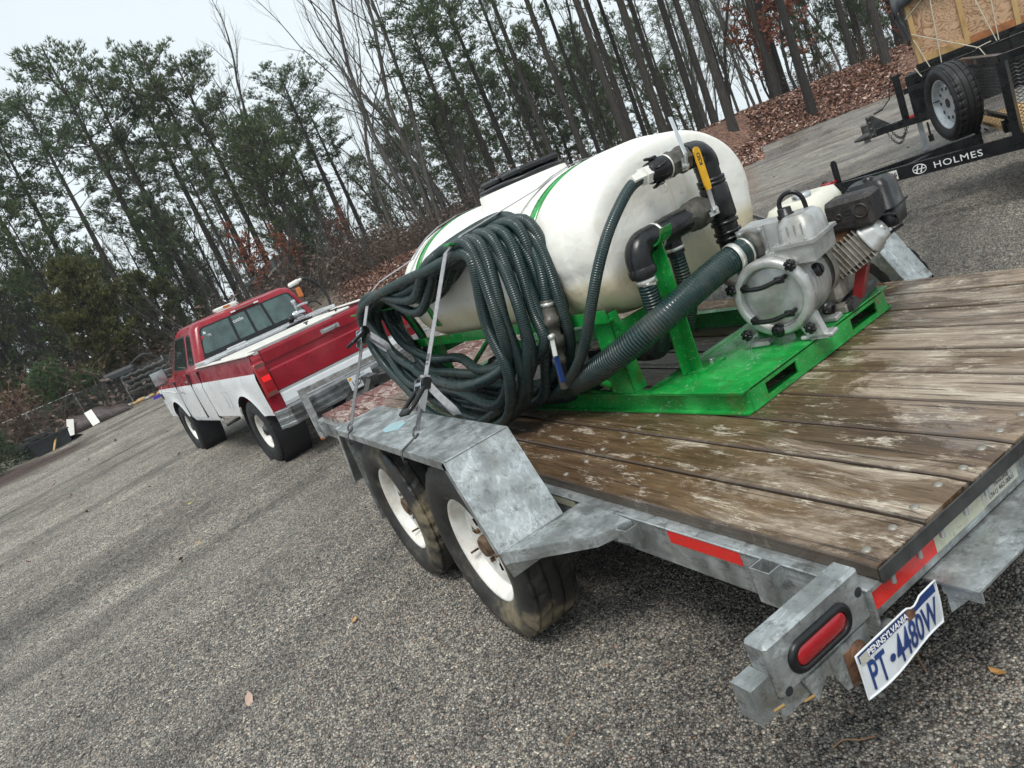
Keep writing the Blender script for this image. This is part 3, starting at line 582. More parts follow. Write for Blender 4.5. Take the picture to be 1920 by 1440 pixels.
text_part('TRAILERS',.013,'printing','ink',lb,basis((.0092,-.475,.437),(0,-1,0),(0,0,1)),.0002)
# rear corner light boxes
def lightbox(s):
    Y=lambda y:y if s==1 else -1.8-y
    b=MB(); b.box((.012,Y(.03),.397),(.071,Y(.318),.520),.007)
    # hanging gusset with holes
    b.prism([(.0125,Y(.255),.3965),(.0125,Y(.055),.3965),(.0125,Y(.055),.33),(.0125,Y(.10),.295),(.0125,Y(.155),.300),(.0125,Y(.178),.355),(.0125,Y(.195),.368),(.0125,Y(.212),.355),(.0125,Y(.235),.335)],(.006,0,0))
    b.box((.022,Y(.372),.448),(.075,Y(.3185),.455)); b.box((.022,Y(.372),.375),(.028,Y(.3185),.4475)); b.box((.0285,Y(.372),.375),(.075,Y(.366),.4475)); b.box((.024,Y(.3185),.350),(.030,Y(.22),.3965))
    o=b.build('light_box','galv',tr)
    for (y,z,r) in ((.295,.405,.010),(.05,.47,.011)):
        c=MB(); c.lathe((.0117,Y(y),z),(-1,0,0),[(0,r),(.0008,r*.98)],14,cap=True); c.build('bolt_hole','ink',tr)
    c=MB(); c.lathe((.0112,Y(.10),.36),(-1,0,0),[(0,.024),(.003,.023),(.006,.012),(.010,.011)],14,cap=True); c.box((.0095,Y(.14),.298),(.0118,Y(.085),.378)); c.build('ground_bracket','rust',tr)
    for (y,z) in ((.345,.40),(.27,.365)):
        c=MB(); c.prism([(.011,Y(y),z),(.0,Y(y-.02),z+.006),(.012,Y(y-.03),z-.012)],(.0,0,-.006)); c.build('broken_bracket_tab','lumber',tr)
    tl=MB(); pr=rrect(0,0,.186,.072,.035,6); pin=rrect(0,0,.150,.044,.021,6)
    bs=basis((.0118,Y(.182),.452),(0,-1,.0),(0,.0,1))
    P=lambda pts,h:[bs@V((x,y,h)) for x,y in pts]
    tl.rings([P(pr,-.001),P(pr,.006),P(rrect(0,0,.172,.062,.030,6),.012),P(pin,.009),P(pin,.002)],True,False,True); g=tl.build('light_grommet','plastic',tr)
    le=MB(); le.rings([P(pin,.001),P(pin,.006),P(rrect(0,0,.14,.036,.0175,6),.010),P(rrect(0,0,.09,.012,.0055,6),.012)],True,True,True); le.build('red_lens','redlens',g)
lightbox(1); lightbox(-1)
# bent licence plate
def bend(u,v): # u across 0..1, v up 0..1
    y=.130-.275*u; z=.268+.108*v-.003*math.sin(u*6)*(1-v)+.012*max(0,u-.75)*v
    x=.0-.005*math.sin(v*2.2)*(.4+.6*u)-.004*math.sin(u*5)*(1-v)-.006
    if .62<u<.78: z-=.010*v**8*math.sin((u-.62)/.16*PI)
    return V((x,y,z))
def pgrid(b,u0,u1,v0,v1,off,nu=26,nv=8,mi=0):
    vs=[];fs=[]
    for i in range(nu+1):
        for j in range(nv+1):
            p=bend(u0+(u1-u0)*i/nu,v0+(v1-v0)*j/nv); p.x-=off; vs.append(p)
    for i in range(nu):
        for j in range(nv): a=i*(nv+1)+j; fs.append((a,a+1,a+nv+2,a+nv+1))
    b.add(vs,fs,smooth=True,mi=mi)
b=MB(); pgrid(b,0,1,0,1,0); pgrid(b,.02,.98,.78,.96,.0006,mi=1); pgrid(b,.60,.70,.70,.96,.0012,8,4,mi=2); pgrid(b,.03,.13,.72,.93,.0012,8,4,mi=3)
rimp=[bend(u,v) for u,v in [(i/24,0) for i in range(25)]+[(1,j/6) for j in range(1,7)]+[(1-i/24,1) for i in range(1,25)]+[(0,1-j/6) for j in range(1,6)]]
b.tube([p+V((-.001,0,0)) for p in rimp],.0022,6,closed=True); b.mi[-len(rimp)*6:]=[0]*(len(rimp)*6)
lp=b.build('licence_plate',['platewhite','navy','rust','label'],tr)
def bent_text(txt,size,u0,v0,mat,sx,name,par,off=.002,fn=bend,W=.275,Hh=.108,bold=.001):
    cu=bpy.data.curves.new(name,'FONT'); cu.body=txt; cu.size=size; cu.align_x='CENTER'; cu.align_y='CENTER'; cu.offset=bold; cu.extrude=.0004
    t=bpy.data.objects.new(name,cu); C.objects.link(t); dg=bpy.context.evaluated_depsgraph_get(); me=bpy.data.meshes.new_from_object(t.evaluated_get(dg)); bpy.data.objects.remove(t)
    for v in me.vertices:
        p=fn(u0+v.co.x*sx/W,v0+v.co.y/Hh); p.x-=off+v.co.z; v.co=p
    me.materials.clear(); me.materials.append(MAT[mat]); o=bpy.data.objects.new(name,me); C.objects.link(o); o.parent=par
bent_text('PT',.096,.17,.37,'navy',.52,'plate_lettering',lp); bent_text('4480W',.096,.665,.37,'navy',.53,'plate_lettering',lp)
bent_text('•',.06,.335,.37,'navy',1.,'plate_lettering',lp)
bent_text('PENNSYLVANIA',.019,.36,.87,'white',1.0,'plate_lettering',lp,.0026,bold=.0003)
# rear ramp plates below the deck
b=MB(); b.box((-.105,-.145,.372),(.05,-.62,.378)); b.box((-.104,-.15,.345),(-.02,-.156,.3715)); b.prism([(-.02,-.157,.3715),(-.10,-.157,.3715),(-.02,-.157,.29)],(0,-.006,0)); b.build('rear_step','galv',tr); b=MB(); b.box((-.105,-1.2,.372),(.05,-1.68,.378)); b.build('rear_step','galv',tr)
# headboard at the front
b=MB()
for y in (.065,-1.86): b.box((4.94,y-.05,.346),(4.99,y,.742))
b.box((4.945,-1.809,.695),(4.985,.0145,.738)); b.box((4.945,-.80,.461),(4.985,-.70,.6945)); b.box((4.935,-1.809,.40),(4.985,.0145,.46)); b.build('headboard','galv',tr)
b=MB(); b.bar((5.0,-.35,.33),(6.35,-.86,.33),.05,.09); b.bar((5.0,-1.45,.33),(6.35,-.94,.33),.05,.09); b.box((6.3,-.95,.29),(6.62,-.85,.39)); b.build('tongue','dsteel',tr)
# underframe
b=MB()
for x in (.5,1.0,1.6,2.2,2.8,3.4,4.0,4.6): b.box((x,-1.775,.40),(x+.05,-.025,.455))
b.build('cross_beam','dsteel',tr)
def tyre_mb(Ro=.358,Rr=.205,W=.205,n=96,grooves=4,blocks=True):
    b=MB(); rs=[]; hw=W/2
    prof=[(-hw*.62,Rr),(-hw*.86,Rr+.012),(-hw*1.0,Rr+.045),(-hw*1.06,Rr+.085),(-hw*.99,Ro-.028),(-hw*.86,Ro-.008)]
    gx=[]; 
    for g in range(grooves):
        c=-hw*.72+g*hw*1.44/(grooves-1) if grooves>1 else 0; gx+=[(c-.006,0),(c-.004,-.007),(c+.004,-.007),(c+.006,0)]
    tread=[(-hw*.84,-.002)]+gx+[(hw*.84,-.002)]
    prof+= [(x,Ro+d+(-.004*(x/hw)**2)) for x,d in tread]
    prof+=[(hw*.86,Ro-.008),(hw*.99,Ro-.028),(hw*1.06,Rr+.085),(hw*1.0,Rr+.045),(hw*.86,Rr+.012),(hw*.62,Rr)]
    for k in range(len(prof)):
        t,r=prof[k]; ring=[]
        for j in range(n):
            rr=r
            if blocks and (abs(t)>hw*.6 and r>Ro-.03) and j%3==0: rr-=.007
            a=2*PI*j/n; ring.append(V((rr*math.cos(a),t,rr*math.sin(a))))
        rs.append(ring)
    b.rings(rs,True,False,False)
    for i in range(len(b.sm)):
        ring=i//n; b.sm[i]=not(5<=ring<=len(prof)-7)
    return b
def rim_mb(Rr=.205,W=.15,holes=5,hub=.042,face=.03,wins=True):
    # y+ is the outer face
    b=MB(); hw=W/2
    b.lathe((0,0,0),(0,1,0),[(-hw,Rr*1.0),(-hw+.01,Rr*.93),(hw-.035,Rr*.90),(hw-.012,Rr*.96),(hw-.004,Rr*1.02),(hw+.003,Rr*1.045),(hw+.006,Rr*1.02),(hw+.002,Rr*.985),(hw-.015,Rr*.925),(hw-.05,Rr*.885),(face-.012,Rr*.86),(face+.004,Rr*.80),(face+.012,Rr*.62)],64,up=V((0,0,1)))
    # spoked disc with windows
    n=64; y=face+.012; ro=Rr*.62; ri=hub
    def P(r,a,d=0): return (r*math.cos(a),y+d,r*math.sin(a))
    for j in range(n):
        a0,a1=2*PI*j/n,2*PI*(j+1)/n; win=wins and (j%(n//8))<3
        if not win: b.add([P(ri,a0,-.004),P(ri,a1,-.004),P(ro,a1),P(ro,a0)],[(0,1,2,3)])
        else:
            m1=ri+(ro-ri)*.42; m2=ri+(ro-ri)*.80
            b.add([P(ri,a0,-.004),P(ri,a1,-.004),P(m1,a1),P(m1,a0)],[(0,1,2,3)]); b.add([P(m2,a0),P(m2,a1),P(ro,a1),P(ro,a0)],[(0,1,2,3)])
            b.add([P(m1,a0),P(m1,a1),P(m1,a1,-.02),P(m1,a0,-.02)],[(0,1,2,3)]); b.add([P(m2,a0),P(m2,a1),P(m2,a1,-.02),P(m2,a0,-.02)],[(0,1,2,3)])
    return b
def rim_flip(b):
    b.v=[(x,-y,z) for x,y,z in b.v]; b.f=[f[::-1] for f in b.f]; return b
TY=tyre_mb().mesh('tyre','rubber'); RM=rim_mb().mesh('rim','rim')
hb=MB(); hb.lathe((0,.0,0),(0,1,0),[(.030,.044),(.056,.042),(.066,.036),(.068,.030),(.062,.022),(.062,.001)],20); HB=hb.mesh('hub_cap','hub')
nb=MB()
nb.lathe((0,.035,0),(0,1,0),[(0,.011),(.018,.010),(.02,.003)],6,False); NB=nb.mesh('lug_nut','rust')
vb=MB(); vb.tube([(.16,.03,.02),(.158,.07,.02)],.005,6); VS=vb.mesh('valve_stem','rust')
bd=MB(); bd.lathe((0,-.06,0),(0,1,0),[(0,.16),(.07,.155),(.072,.02)],32); BD=bd.mesh('brake_drum','dsteel')
def wheel(par,loc,side=1,rot=0,T=None,Rm=None,H_=None,N_=None,B=None,sc_=1):
    w_=add_part('wheel',T or TY,par); w_.location=loc; w_.rotation_euler=(0,rot,0 if side==1 else PI); 
    if side==-1: w_.rotation_euler=(0,rot,PI)
    w_.scale=(sc_,)*3
    for nme,me_ in (('rim',Rm or RM),('hub_cap',H_ or HB),('valve_stem',VS),('brake_drum',B or BD)):
        if me_: add_part(nme,me_,w_)
    for k in range(5): a=2*PI*k/5+.3; o=add_part('lug_nut',NB,w_); o.location=(.062*math.cos(a),0,.062*math.sin(a))
    return w_
X1,X2=1.421,2.275
for x,rt in ((X1,.5),(X2,1.3)):
    wheel(tr,(x,.235,.358),1,rt); wheel(tr,(x,-1.94,.358),-1,rt)
b=MB()
for x in (X1,X2): b.box((x-.025,-1.85,.30),(x+.025,.14,.35))
b.build('axle','dsteel',tr)
# fenders: bent sheet with folded lip
def fender(s):
    Y=lambda y:y if s==1 else -1.8-y
    b=MB(); t=.005; pts=[(1.035,.487),(1.175,.790),(2.565,.782),(2.72,.47)] if s==1 else [(1.06,.45),(1.22,.740),(2.565,.740),(2.72,.45)]; yi,yo=(.13,.372) if s==1 else (.04,.19)
    # skin
    for (xa,za),(xb,zb) in zip(pts,pts[1:]):
        b.prism([(xa,Y(yi),za),(xb,Y(yi),zb),(xb,Y(yo),zb),(xa,Y(yo),za)],(0,0,-t))
    # outer lip, inner side wall
    n_=V((0,0,-.030))
    for (xa,za),(xb,zb) in zip(pts,pts[1:]):
        dx,dz=xb-xa,zb-za; L=math.hypot(dx,dz); nx,nz=dz/L*.030,-dx/L*.030
        if nz>0: nx,nz=-nx,-nz
        b.prism([(xa,Y(yo+.0005),za),(xb,Y(yo+.0005),zb),(xb+nx,Y(yo+.0005),zb+nz),(xa+nx,Y(yo+.0005),za+nz)],(0,(Y(.006)-Y(0)),0))
    b.prism([(x,Y(yi-.0005),z-.001) for x,z in pts]+[(2.72,Y(yi-.0005),.45),(1.035,Y(yi-.0005),.45)],(0,Y(-.004)-Y(0),0))
    for px_,pz_ in pts[1:3]: b.tube([(px_,Y(yi),pz_),(px_,Y(yo),pz_)],.0035,8)
    f=b.build('fender','galv',tr)
    if s==-1: return f
    # triangular step plate behind
    c=MB(); c.prism([(1.04,Y(.372),.486),(1.045,Y(.04),.478),(.80,Y(.04),.462),(.835,Y(.15),.462)],(0,0,-.005)); c.prism([(1.035,Y(.376),.487),(.83,Y(.153),.463),(.83,Y(.153),.427),(1.03,Y(.376),.449)],(.004,0,0)); c.prism([(1.034,Y(.375),.448),(.95,Y(.28),.441),(1.05,Y(.36),.385)],(.004,0,0)); c.prism([(.829,Y(.152),.463),(.79,Y(.04),.463),(.79,Y(.04),.43),(.829,Y(.152),.428)],(.004,0,0)); c.build('fender_step','galv',f)
    c=MB(); c.prism([(2.72,Y(.372),.466),(2.722,Y(.04),.466),(2.96,Y(.04),.455)],(0,0,-.005)); c.prism([(2.565,Y(yi),.77),(2.60,Y(yi),.25),(2.60,Y(yo-.02),.25),(2.565,Y(yo-.02),.77)],(.003,0,0)); c.build('fender_front_panel','galv',f)
    return f
f1=fender(1); fender(-1)
b=MB(); b.prism([(1.94,.22,.7865),(2.02,.20,.7865),(2.07,.25,.7865),(2.03,.30,.7865),(1.96,.31,.7865),(1.90,.27,.7865)],(0,0,.0006))
PB=Mt('blue_paint_smear',.5); PB.col(PB.mix(PB.ramp(PB.noise(35,6,.75,PB.co(scale=(1,.5,1))),[(.45,0.),(.53,1.)]),(.42,.46,.47),(.30,.56,.62))); PB.b.inputs['Metallic'].default_value=.3
b.build('paint_smear',PB.m,f1)
# rear pocket with rub bar loop
b=MB(); b.prism([(1.005,.068,.452),(.93,.105,.452),(.935,.108,.452),(1.01,.072,.452)],(0,0,-.04)); b.prism([(.93,.105,.452),(.765,.082,.456),(.765,.086,.456),(.93,.109,.452)],(0,0,-.042)); b.prism([(.765,.036,.456),(.761,.036,.456),(.761,.086,.456),(.765,.086,.456)],(0,0,-.05)); b.prism([(.97,.036,.43),(.82,.036,.43),(.86,.10,.41),(.94,.10,.41)],(0,0,-.004)); b.build('rub_bar','galv',tr)
b=MB(); b.box((4.75,.0355,.375),(4.753,.10,.42)); b.box((4.55,.10,.375),(4.753,.104,.42)); b.build('rub_bar','galv',tr)
b=MB(); b.lathe((4.9,.05,.335),(0,.6,-1),[(0,.022),(.02,.022),(.03,.012)],12,cap=True); b.build('marker_light','amber',tr)
# ------------------------------------------------------------------ skid frame coordinates: a forward, b to the right, z above the deck
A5=math.atan2(.125,1.38); U=V((math.cos(A5),math.sin(A5),0)); VV=V((math.sin(A5),-math.cos(A5),0)); S0=V((.824,-.545,H+.002))
SKM=basis(S0,U,-VV)
def K(a,b,z): return (a,-b,z)
def SK(a,b,z): return S0+a*U+b*VV+z*V((0,0,1))
sk=thing('tank_skid','green painted steel skid frame carrying the white tank and pump on the plank deck','skid',mat=SKM)
b=MB(); L=2.45
for s,b0 in ((1,0),(-1,.94)):
    Y=lambda v:(b0+s*v)
    b.box(K(0,Y(0),.075),K(L,Y(.045),.080)); b.box(K(0,Y(0),0),K(L,Y(.045),.006)); b.box(K(.0,Y(.026),.0061),K(L,Y(.033),.0749))
b.build('channel','green',sk)
b=MB()
segs=((.034,.12),(.30,.66),(.84,.906))
for (p,q_) in segs: b.box(K(-.002,p,.0061),K(.005,q_,.0749))
b.box(K(-.0015,.12,.0061),K(.005,.30,.018)); b.box(K(-.0015,.12,.062),K(.005,.30,.0749)); b.box(K(-.0015,.66,.0061),K(.005,.84,.018)); b.box(K(-.0015,.66,.062),K(.005,.84,.0749))
b.box(K(-.004,.034,-.0),K(.05,.906,.006)); b.build('end_channel','green',sk)
b=MB(); b.box(K(-.004,-.002,.0805),K(.432,.942,.0865),.001); b.build('deck_plate','green',sk); b=MB(); b.box(K(2.2,.04,.0805),K(2.4,.90,.0855)); b.build('front_plate','green',sk)
for a in (.5,1.4): b=MB(); b.box(K(a,.034,.02),K(a+.04,.906,.06)); b.build('cross_member','green',sk)
for (a,bb) in ((.595,.03),(2.12,.03),(.595,.91),(2.12,.91)):
    s=1 if bb<.5 else -1; b=MB()
    b.prism([K(a-.065,bb-.02*s,.0805),K(a+.065,bb-.02*s,.0805),K(a+.05,bb+.0*s,.41),K(a-.05,bb+.0*s,.41)],(0,-.006*s,0)); b.prism([K(a-.065,bb-.02*s,.0805),K(a-.065,bb+.05*s,.0805),K(a-.05,bb+.05*s,.41),K(a-.05,bb+.0*s,.41)],(.006,0,0))
    b.build('cradle_post','green',sk)
for bb in (.0,.925):
    b=MB(); b.box(K(.52,bb,.385),K(2.3,bb+.007,.435)); b.box(K(.52,bb-.0+.0072,.385),K(2.3,bb+.04,.392)); b.build('cradle_rail','green',sk)
b=MB(); b.box(K(.54,.045,.30),K(.56,.92,.36)); b.box(K(2.16,.045,.30),K(2.18,.92,.36)); b.bar(K(.68,.03,.10),K(1.35,.03,.385),.03,.012); b.bar(K(2.02,.03,.10),K(1.45,.03,.385),.03,.012); b.build('cradle_brace','green',sk)
b=MB(); b.bar(K(.355,.193,.09),K(.335,.193,.60),.055,.006,(0,1,0)); b.bar(K(.383,.166,.09),K(.362,.166,.585),.006,.05,(0,1,0)); b.box(K(.30,.16,.087),K(.40,.30,.092)); 
b.rings([[K(.385+t,.193+.055*math.cos(a)*0,.0) for t in (0,1)] for a in (0,1)] if False else [[K(.33+.062*math.cos(a),.193-.03,.665+.062*math.sin(a)),K(.33+.062*math.cos(a),.193+.03,.665+.062*math.sin(a)),K(.33+.068*math.cos(a),.193+.03,.665+.068*math.sin(a)),K(.33+.068*math.cos(a),.193-.03,.665+.068*math.sin(a))] for a in [PI*1.05+PI*.9*i/10 for i in range(11)]],True,True)
st=b.build('pipe_support','green',sk)
b=MB(); b.lathe(K(.34,.265,.092),(0,0,1),[(0,.014),(.006,.014),(.007,.009),(.012,.008)],6,False,cap=True); b.build('bolt','steel',st)
# hose hooks
b=MB(); b.bar(K(1.06,.06,.43),K(1.06,.02,.78),.04,.006,(0,1,0)); b.bar(K(1.075,.045,.775),K(.935,-.285,.885),.030,.007); b.build('hose_hook','green',sk)
b=MB(); b.bar(K(2.2,.04,.43),K(2.2,.0,.64),.04,.006,(0,1,0)); b.bar(K(2.19,.03,.635),K(2.36,-.24,.70),.030,.007); b.build('hose_hook','green',sk)
b=MB(); b.bar(K(.12,.52,.087),K(.12,.93,.087),.04,.05); b.build('engine_rail','green',sk)
# ------------------------------------------------------------------ poly tank
tk=thing('water_tank','big white polyethylene tank with black lid and green steel bands on the green skid','tank',mat=SKM)
TC=(.50,.655)
def sect(a,s,n=96,push=0):
    o=[]
    for k in range(n):
        t=2*PI*k/n; c,s_=math.cos(t),math.sin(t); e=2.12 if s_>=-.16 else 3.4
        r=(abs(c)**e+abs(s_)**e)**(-1/e); rb,rz=.515,.328
        if s_<-.16: r*=1-.03*min(1,(-.16-s_)/.05)
        o.append(K(a,TC[0]+r*c*rb*s+push*c,TC[1]+r*s_*rz*s+push*s_))
    return o
prof=[(.476,.02),(.470,.45),(.470,.74),(.473,.86),(.483,.90),(.505,.935),(.545,.955),(.600,.965),(.612,.985),(.63,.998),(.74,1.0),(.795,.995),(.805,.978),(.865,.978),(.878,.992),(.95,.99),(1.0,.975),(1.7,.975),(1.78,.99),(1.87,.992),(1.88,.978),(1.94,.972),(1.95,.98),(2.05,.955),(2.14,.915),(2.22,.86),(2.29,.77),(2.33,.64),(2.345,.4),(2.35,.02)]
b=MB(); b.smooth=True; b.rings([sect(a,s) for a,s in prof],True,True,True); b.build('tank_body','tank',tk)
# moulded rear-corner ridge and raised lower panels
b=MB(); b.smooth=True
for k0,k1,sa in ((14,22,.0),):
    pass
def patch(b,k0,k1,a,s0,s1,h):
    A=sect(a,s0);B=sect(a,s1); A=[A[k%72] for k in range(k0,k1+1)];B=[B[k%72] for k in range(k0,k1+1)]
    off=V((-h,0,0)); m=len(A)
    o1=[V(p)+off for p in A]; o2=[V(p)+off for p in B]; q=[V(p)*.04+V(A[(i)])*.96 for i,p in enumerate(B)]
    b.add(A+[*B]+[p*.93+V(B[i])*.07 for i,p in enumerate(o1)]+[p*.93+V(A[i])*.07 for i,p in enumerate(o2)],[(2*m+i,2*m+i+1,3*m+i+1,3*m+i) for i in range(m-1)]+[(i,i+1,2*m+i+1,2*m+i) for i in range(m-1)]+[(m+i,3*m+i,3*m+i+1,m+i+1) for i in range(m-1)],smooth=True)
b=MB()
lid0=V(K(1.38,.5,.892)); nb_=MB(); nb_.smooth=True
nb_.lathe(lid0,(0,0,1),[(-.06,.30),(0,.275),(.03,.262),(.034,.248),(.075,.243),(.08,.232),(.118,.228),(.122,.215),(.124,.01)],48); nb_.build('tank_neck','tank',tk)
b=MB(); b.lathe(lid0,(0,0,1),[(.120,.20),(.121,.222),(.135,.224),(.142,.215),(.146,.17),(.148,.01)],48); b.build('tank_lid','plastic',tk)
ld=bpy.context.scene.objects['tank_lid']
b=MB()
for s in (1,-1):
    b.box((1.38+s*.015,-.5-.13,1.037),(1.38+s*.185,-.5+.13,1.075),.012)
b.lathe((1.38,-.5,1.036),(0,0,1),[(0,.045),(.03,.043),(.032,.01)],16); b.build('lid_rib','plastic',ld)
for a0 in (.835,1.91):
    b=MB(); A=sect(a0-.026,.982,96,0);B=sect(a0+.026,.982,96,0); n=96
    rs=[]
    for k in range(-8,57):
        p=V(A[k%n]); q_=V(B[k%n]); c=V(K(a0,TC[0],TC[1])); d=(p-c); d.x=0; d.normalize(); rs.append([p,q_,q_+d*.004,p+d*.004])
    b.rings(rs,True,True,True); b.build('steel_band','green',tk)
b=MB(); b.lathe(K(1.5,.06,.23),(0,1,0),[(0,.05),(.05,.05),(.055,.035),(.12,.035)],20,cap=True); b.lathe(K(.80,.12,.24),(0,.2,-1),[(0,.045),(.04,.045),(.045,.032),(.12,.032)],20,cap=True); b.build('tank_fitting','plastic',tk)
# ------------------------------------------------------------------ coiled hose
rng=random.Random(21)
pts=[]; NL=12
order=[0.0,.18,.36,.55,.75,.95,1.0,.8,.6,.4,.2,.08]
for i in range(NL):
    o=order[i]; b0=-.245+.245*o; j=lambda s=.02: rng.uniform(-s,s)
    inn=(1-o)*.16; lay=(.0 if i<6 else .045)
    zb=.045+max(0,rng.choice([0,0,.03,.06,.14,.20]))+ (0 if i<6 else .03)
    t_=min(1,max(0,(b0+.245)/.245))
    pts+= [(1.02+j(.02),b0,.832+lay*.7+j(.006)),
           (.875-.12*t_+j(.015),b0+.0,.79+lay+j(.01)),
           (.87-.15*t_+j(.05),b0-.02+j(.02),.52+j(.02)),
           (.96-.15*t_+j(.08),b0-.03+j(.035),.26+j(.03)+zb*.25),
           (1.30-.12*t_+j(.12),b0-.02+j(.06)-.04,zb+.012),
           (1.75+j(.08),b0+.0+j(.05),zb+.035+j(.02)),
           (2.10-zb*.5+j(.05),b0+.02+j(.04),.20+zb*.5+j(.03)),
           (2.32-zb*.4+j(.05),b0+.03+j(.03),.44+j(.03)),
           (2.30+j(.02),b0+.03,.66+lay*.6+j(.012)),
           (2.05+j(.03),b0+.02,.745+j(.012)+lay*.5),
           (1.60+j(.04),b0+j(.02),rng.choice([.79,.77,.74,.70,.66,.63])),
           (1.25+j(.02),b0,.80+j(.015)+lay*.6)]
pts=[(a,b_ if z>.62 or a>1.0 or True else b_,z) for a,b_,z in pts]
lastp=[(1.04,.0,.90),(.84,-.0,.86),(.73,-.05,.68),(.735,-.085,.50)]
hp=spline([K(*p) for p in pts+lastp],7)
hs=thing('hose_coil','thick coil of dark green ribbed hose hung on green hooks beside the tank','hose',mat=SKM)
b=MB(); b.tube(hp,.0248,12); b.build('hose','hose',hs)
b=MB(); e0=V(K(.735,-.085,.50)); e1=V(K(.775,-.125,.17)); d=(e1-e0).normalized(); Ld=(e1-e0).length
b.lathe(e0,d,[(-.04,.0235),(-.039,.0255),(-.012,.0255),(0,.030),(.03,.031),(.032,.036),(.065,.036),(.067,.030),(.11,.030),(.112,.038),(.15,.038),(.153,.026),(.20,.025),(.203,.029),(.225,.029),(.227,.022),(.33,.021)],24,cap=True); b.build('hose_fitting','pvcgrey',hs)
b=MB()
for t in (-.03,.01): b.lathe(e0+d*t,d,[(0,.0262),(.001,.028),(.013,.028),(.014,.0262)],24)
b.build('hose_clamp','band',hs)
b=MB(); c0=e0+d*.10+V((-.03,.035,0)); b.bar(c0,c0+V((-.005,.02,-.075)),.022,.004); b.lathe(c0,(-.3,1,0),[(-.01,.012),(.012,.012),(.014,.005)],12,cap=True); lv=b.build('valve_lever','band',hs)
b=MB(); b.bar(c0+V((-.005,.02,-.075)),c0+V((.0,.03,-.185)),.026,.008,bev=.003); b.build('lever_grip','blue',lv)
# ------------------------------------------------------------------ big suction hose and outlet hoses
def hose_obj(name,label,pts,r,mat,n=16,sub=10,kind='hose'):
    b=MB(); sp=spline([K(*p) for p in pts],sub); b.tube(sp,r,n); o=b.build(name,mat); o.matrix_world=SKM; return tag(o,label,kind)
hose_obj('suction_hose','fat dark teal ribbed hose slanting down from the pump inlet',[(.176,.50,.452),(.196,.43,.444),(.220,.35,.432),(.243,.27,.412),(.272,.17,.384),(.318,.075,.348),(.402,-.005,.303),(.533,-.055,.246),(.70,-.065,.190),(.86,-.035,.150),(.98,.06,.125),(1.10,.2,.11),(1.2,.35,.12)],.052,'bighose',28,14)
b=MB()
for p,d_ in (((.262,.485,.421),(.6,.5,-.3)),): pass
hose_obj('outlet_hose','thin green ribbed hose arching from the white coupling down behind the coil',[(.36,.245,.838),(.363,.19,.824),(.37,.12,.781),(.381,.03,.707),(.403,-.045,.612),(.455,-.095,.492),(.55,-.11,.36),(.67,-.115,.25),(.82,-.10,.165),(1.02,-.06,.095),(1.3,.03,.045),(1.5,.05,.035)],.0215,'hose',14,12)
hose_obj('drop_hose','green ribbed hose hanging from the black elbow behind the fat hose',[(.37,.115,.515),(.375,.115,.44),(.40,.13,.32),(.50,.19,.20),(.68,.28,.14),(.9,.35,.12)],.0355,'bighose',20,10)
hose_obj('return_hose','dark hose hanging straight down behind the green pipe support',[(.395,.33,.55),(.40,.33,.44),(.43,.34,.30),(.55,.36,.17),(.75,.42,.11)],.030,'bighose',18,10)
hose_obj('tank_outlet_hose','green ribbed hose lying on the deck under the tank',[(.83,.10,.10),(1.0,.04,.06),(1.25,.02,.055),(1.55,.05,.06),(1.62,.12,.12)],.034,'bighose',18,10)
# ------------------------------------------------------------------ valve manifold
mf=thing('valve_manifold','black pipe manifold with two ball valves standing between pump and tank','pipework',mat=SKM)
b=MB(); b.smooth=True
sp=spline([K(.36,.60,.40),K(.36,.60,.47)],2); b.tube([K(.36,.6,.44),K(.36,.6,.785)],.047,24)
for z in (.475,.50,.54,.70,.715): b.lathe(K(.36,.6,z),(0,0,1),[(0,.047),(.001,.055),(.013,.055),(.014,.047)],24)
b.lathe(K(.36,.6,.56),(0,0,1),[(0,.05),(.01,.056),(.13,.056),(.14,.05)],24)
b.tube(spline([K(.36,.6,.765),K(.36,.6,.80),K(.36,.575,.832),K(.36,.54,.84),K(.36,.50,.84)],6),[.050]*25,24)
b.tube(spline([K(.36,.6,.46),K(.36,.6,.435),K(.335,.605,.415),K(.29,.61,.41),K(.25,.62,.41)],6),.046,24)
b.tube([K(.37,.6,.625),K(.37,.50,.625)],.046,24); b.build('black_pipe','plastic',mf)
b=MB(); b.lathe(K(.37,.525,.625),(0,1,0),[(0,.050),(.012,.060),(.035,.062),(.06,.062),(.063,.055),(.085,.055),(.10,.050),(.135,.050)],8,False,cap=True); b.lathe(K(.37,.505,.625),(0,1,0),[(0,.048),(.02,.058),(.07,.058),(.09,.048),(.115,.045)],24); v2=b.build('ball_valve','pvcgrey',mf)
b=MB(); b.lathe(K(.37,.41,.625),(0,1,0),[(0,.046),(.02,.050),(.10,.050),(.12,.047),(.20,.046)],24); b.tube(spline([K(.37,.30,.622),K(.37,.21,.622),K(.37,.155,.618),K(.37,.122,.59),K(.37,.115,.54),K(.37,.115,.51)],6),.050,24); b.lathe(K(.37,.115,.515),(0,0,1),[(0,.053),(.02,.055),(.03,.05)],24); b.tube(spline([K(.39,.34,.60),K(.395,.33,.57),K(.395,.33,.52)],6),.036,16); b.build('black_elbow','plastic',mf)
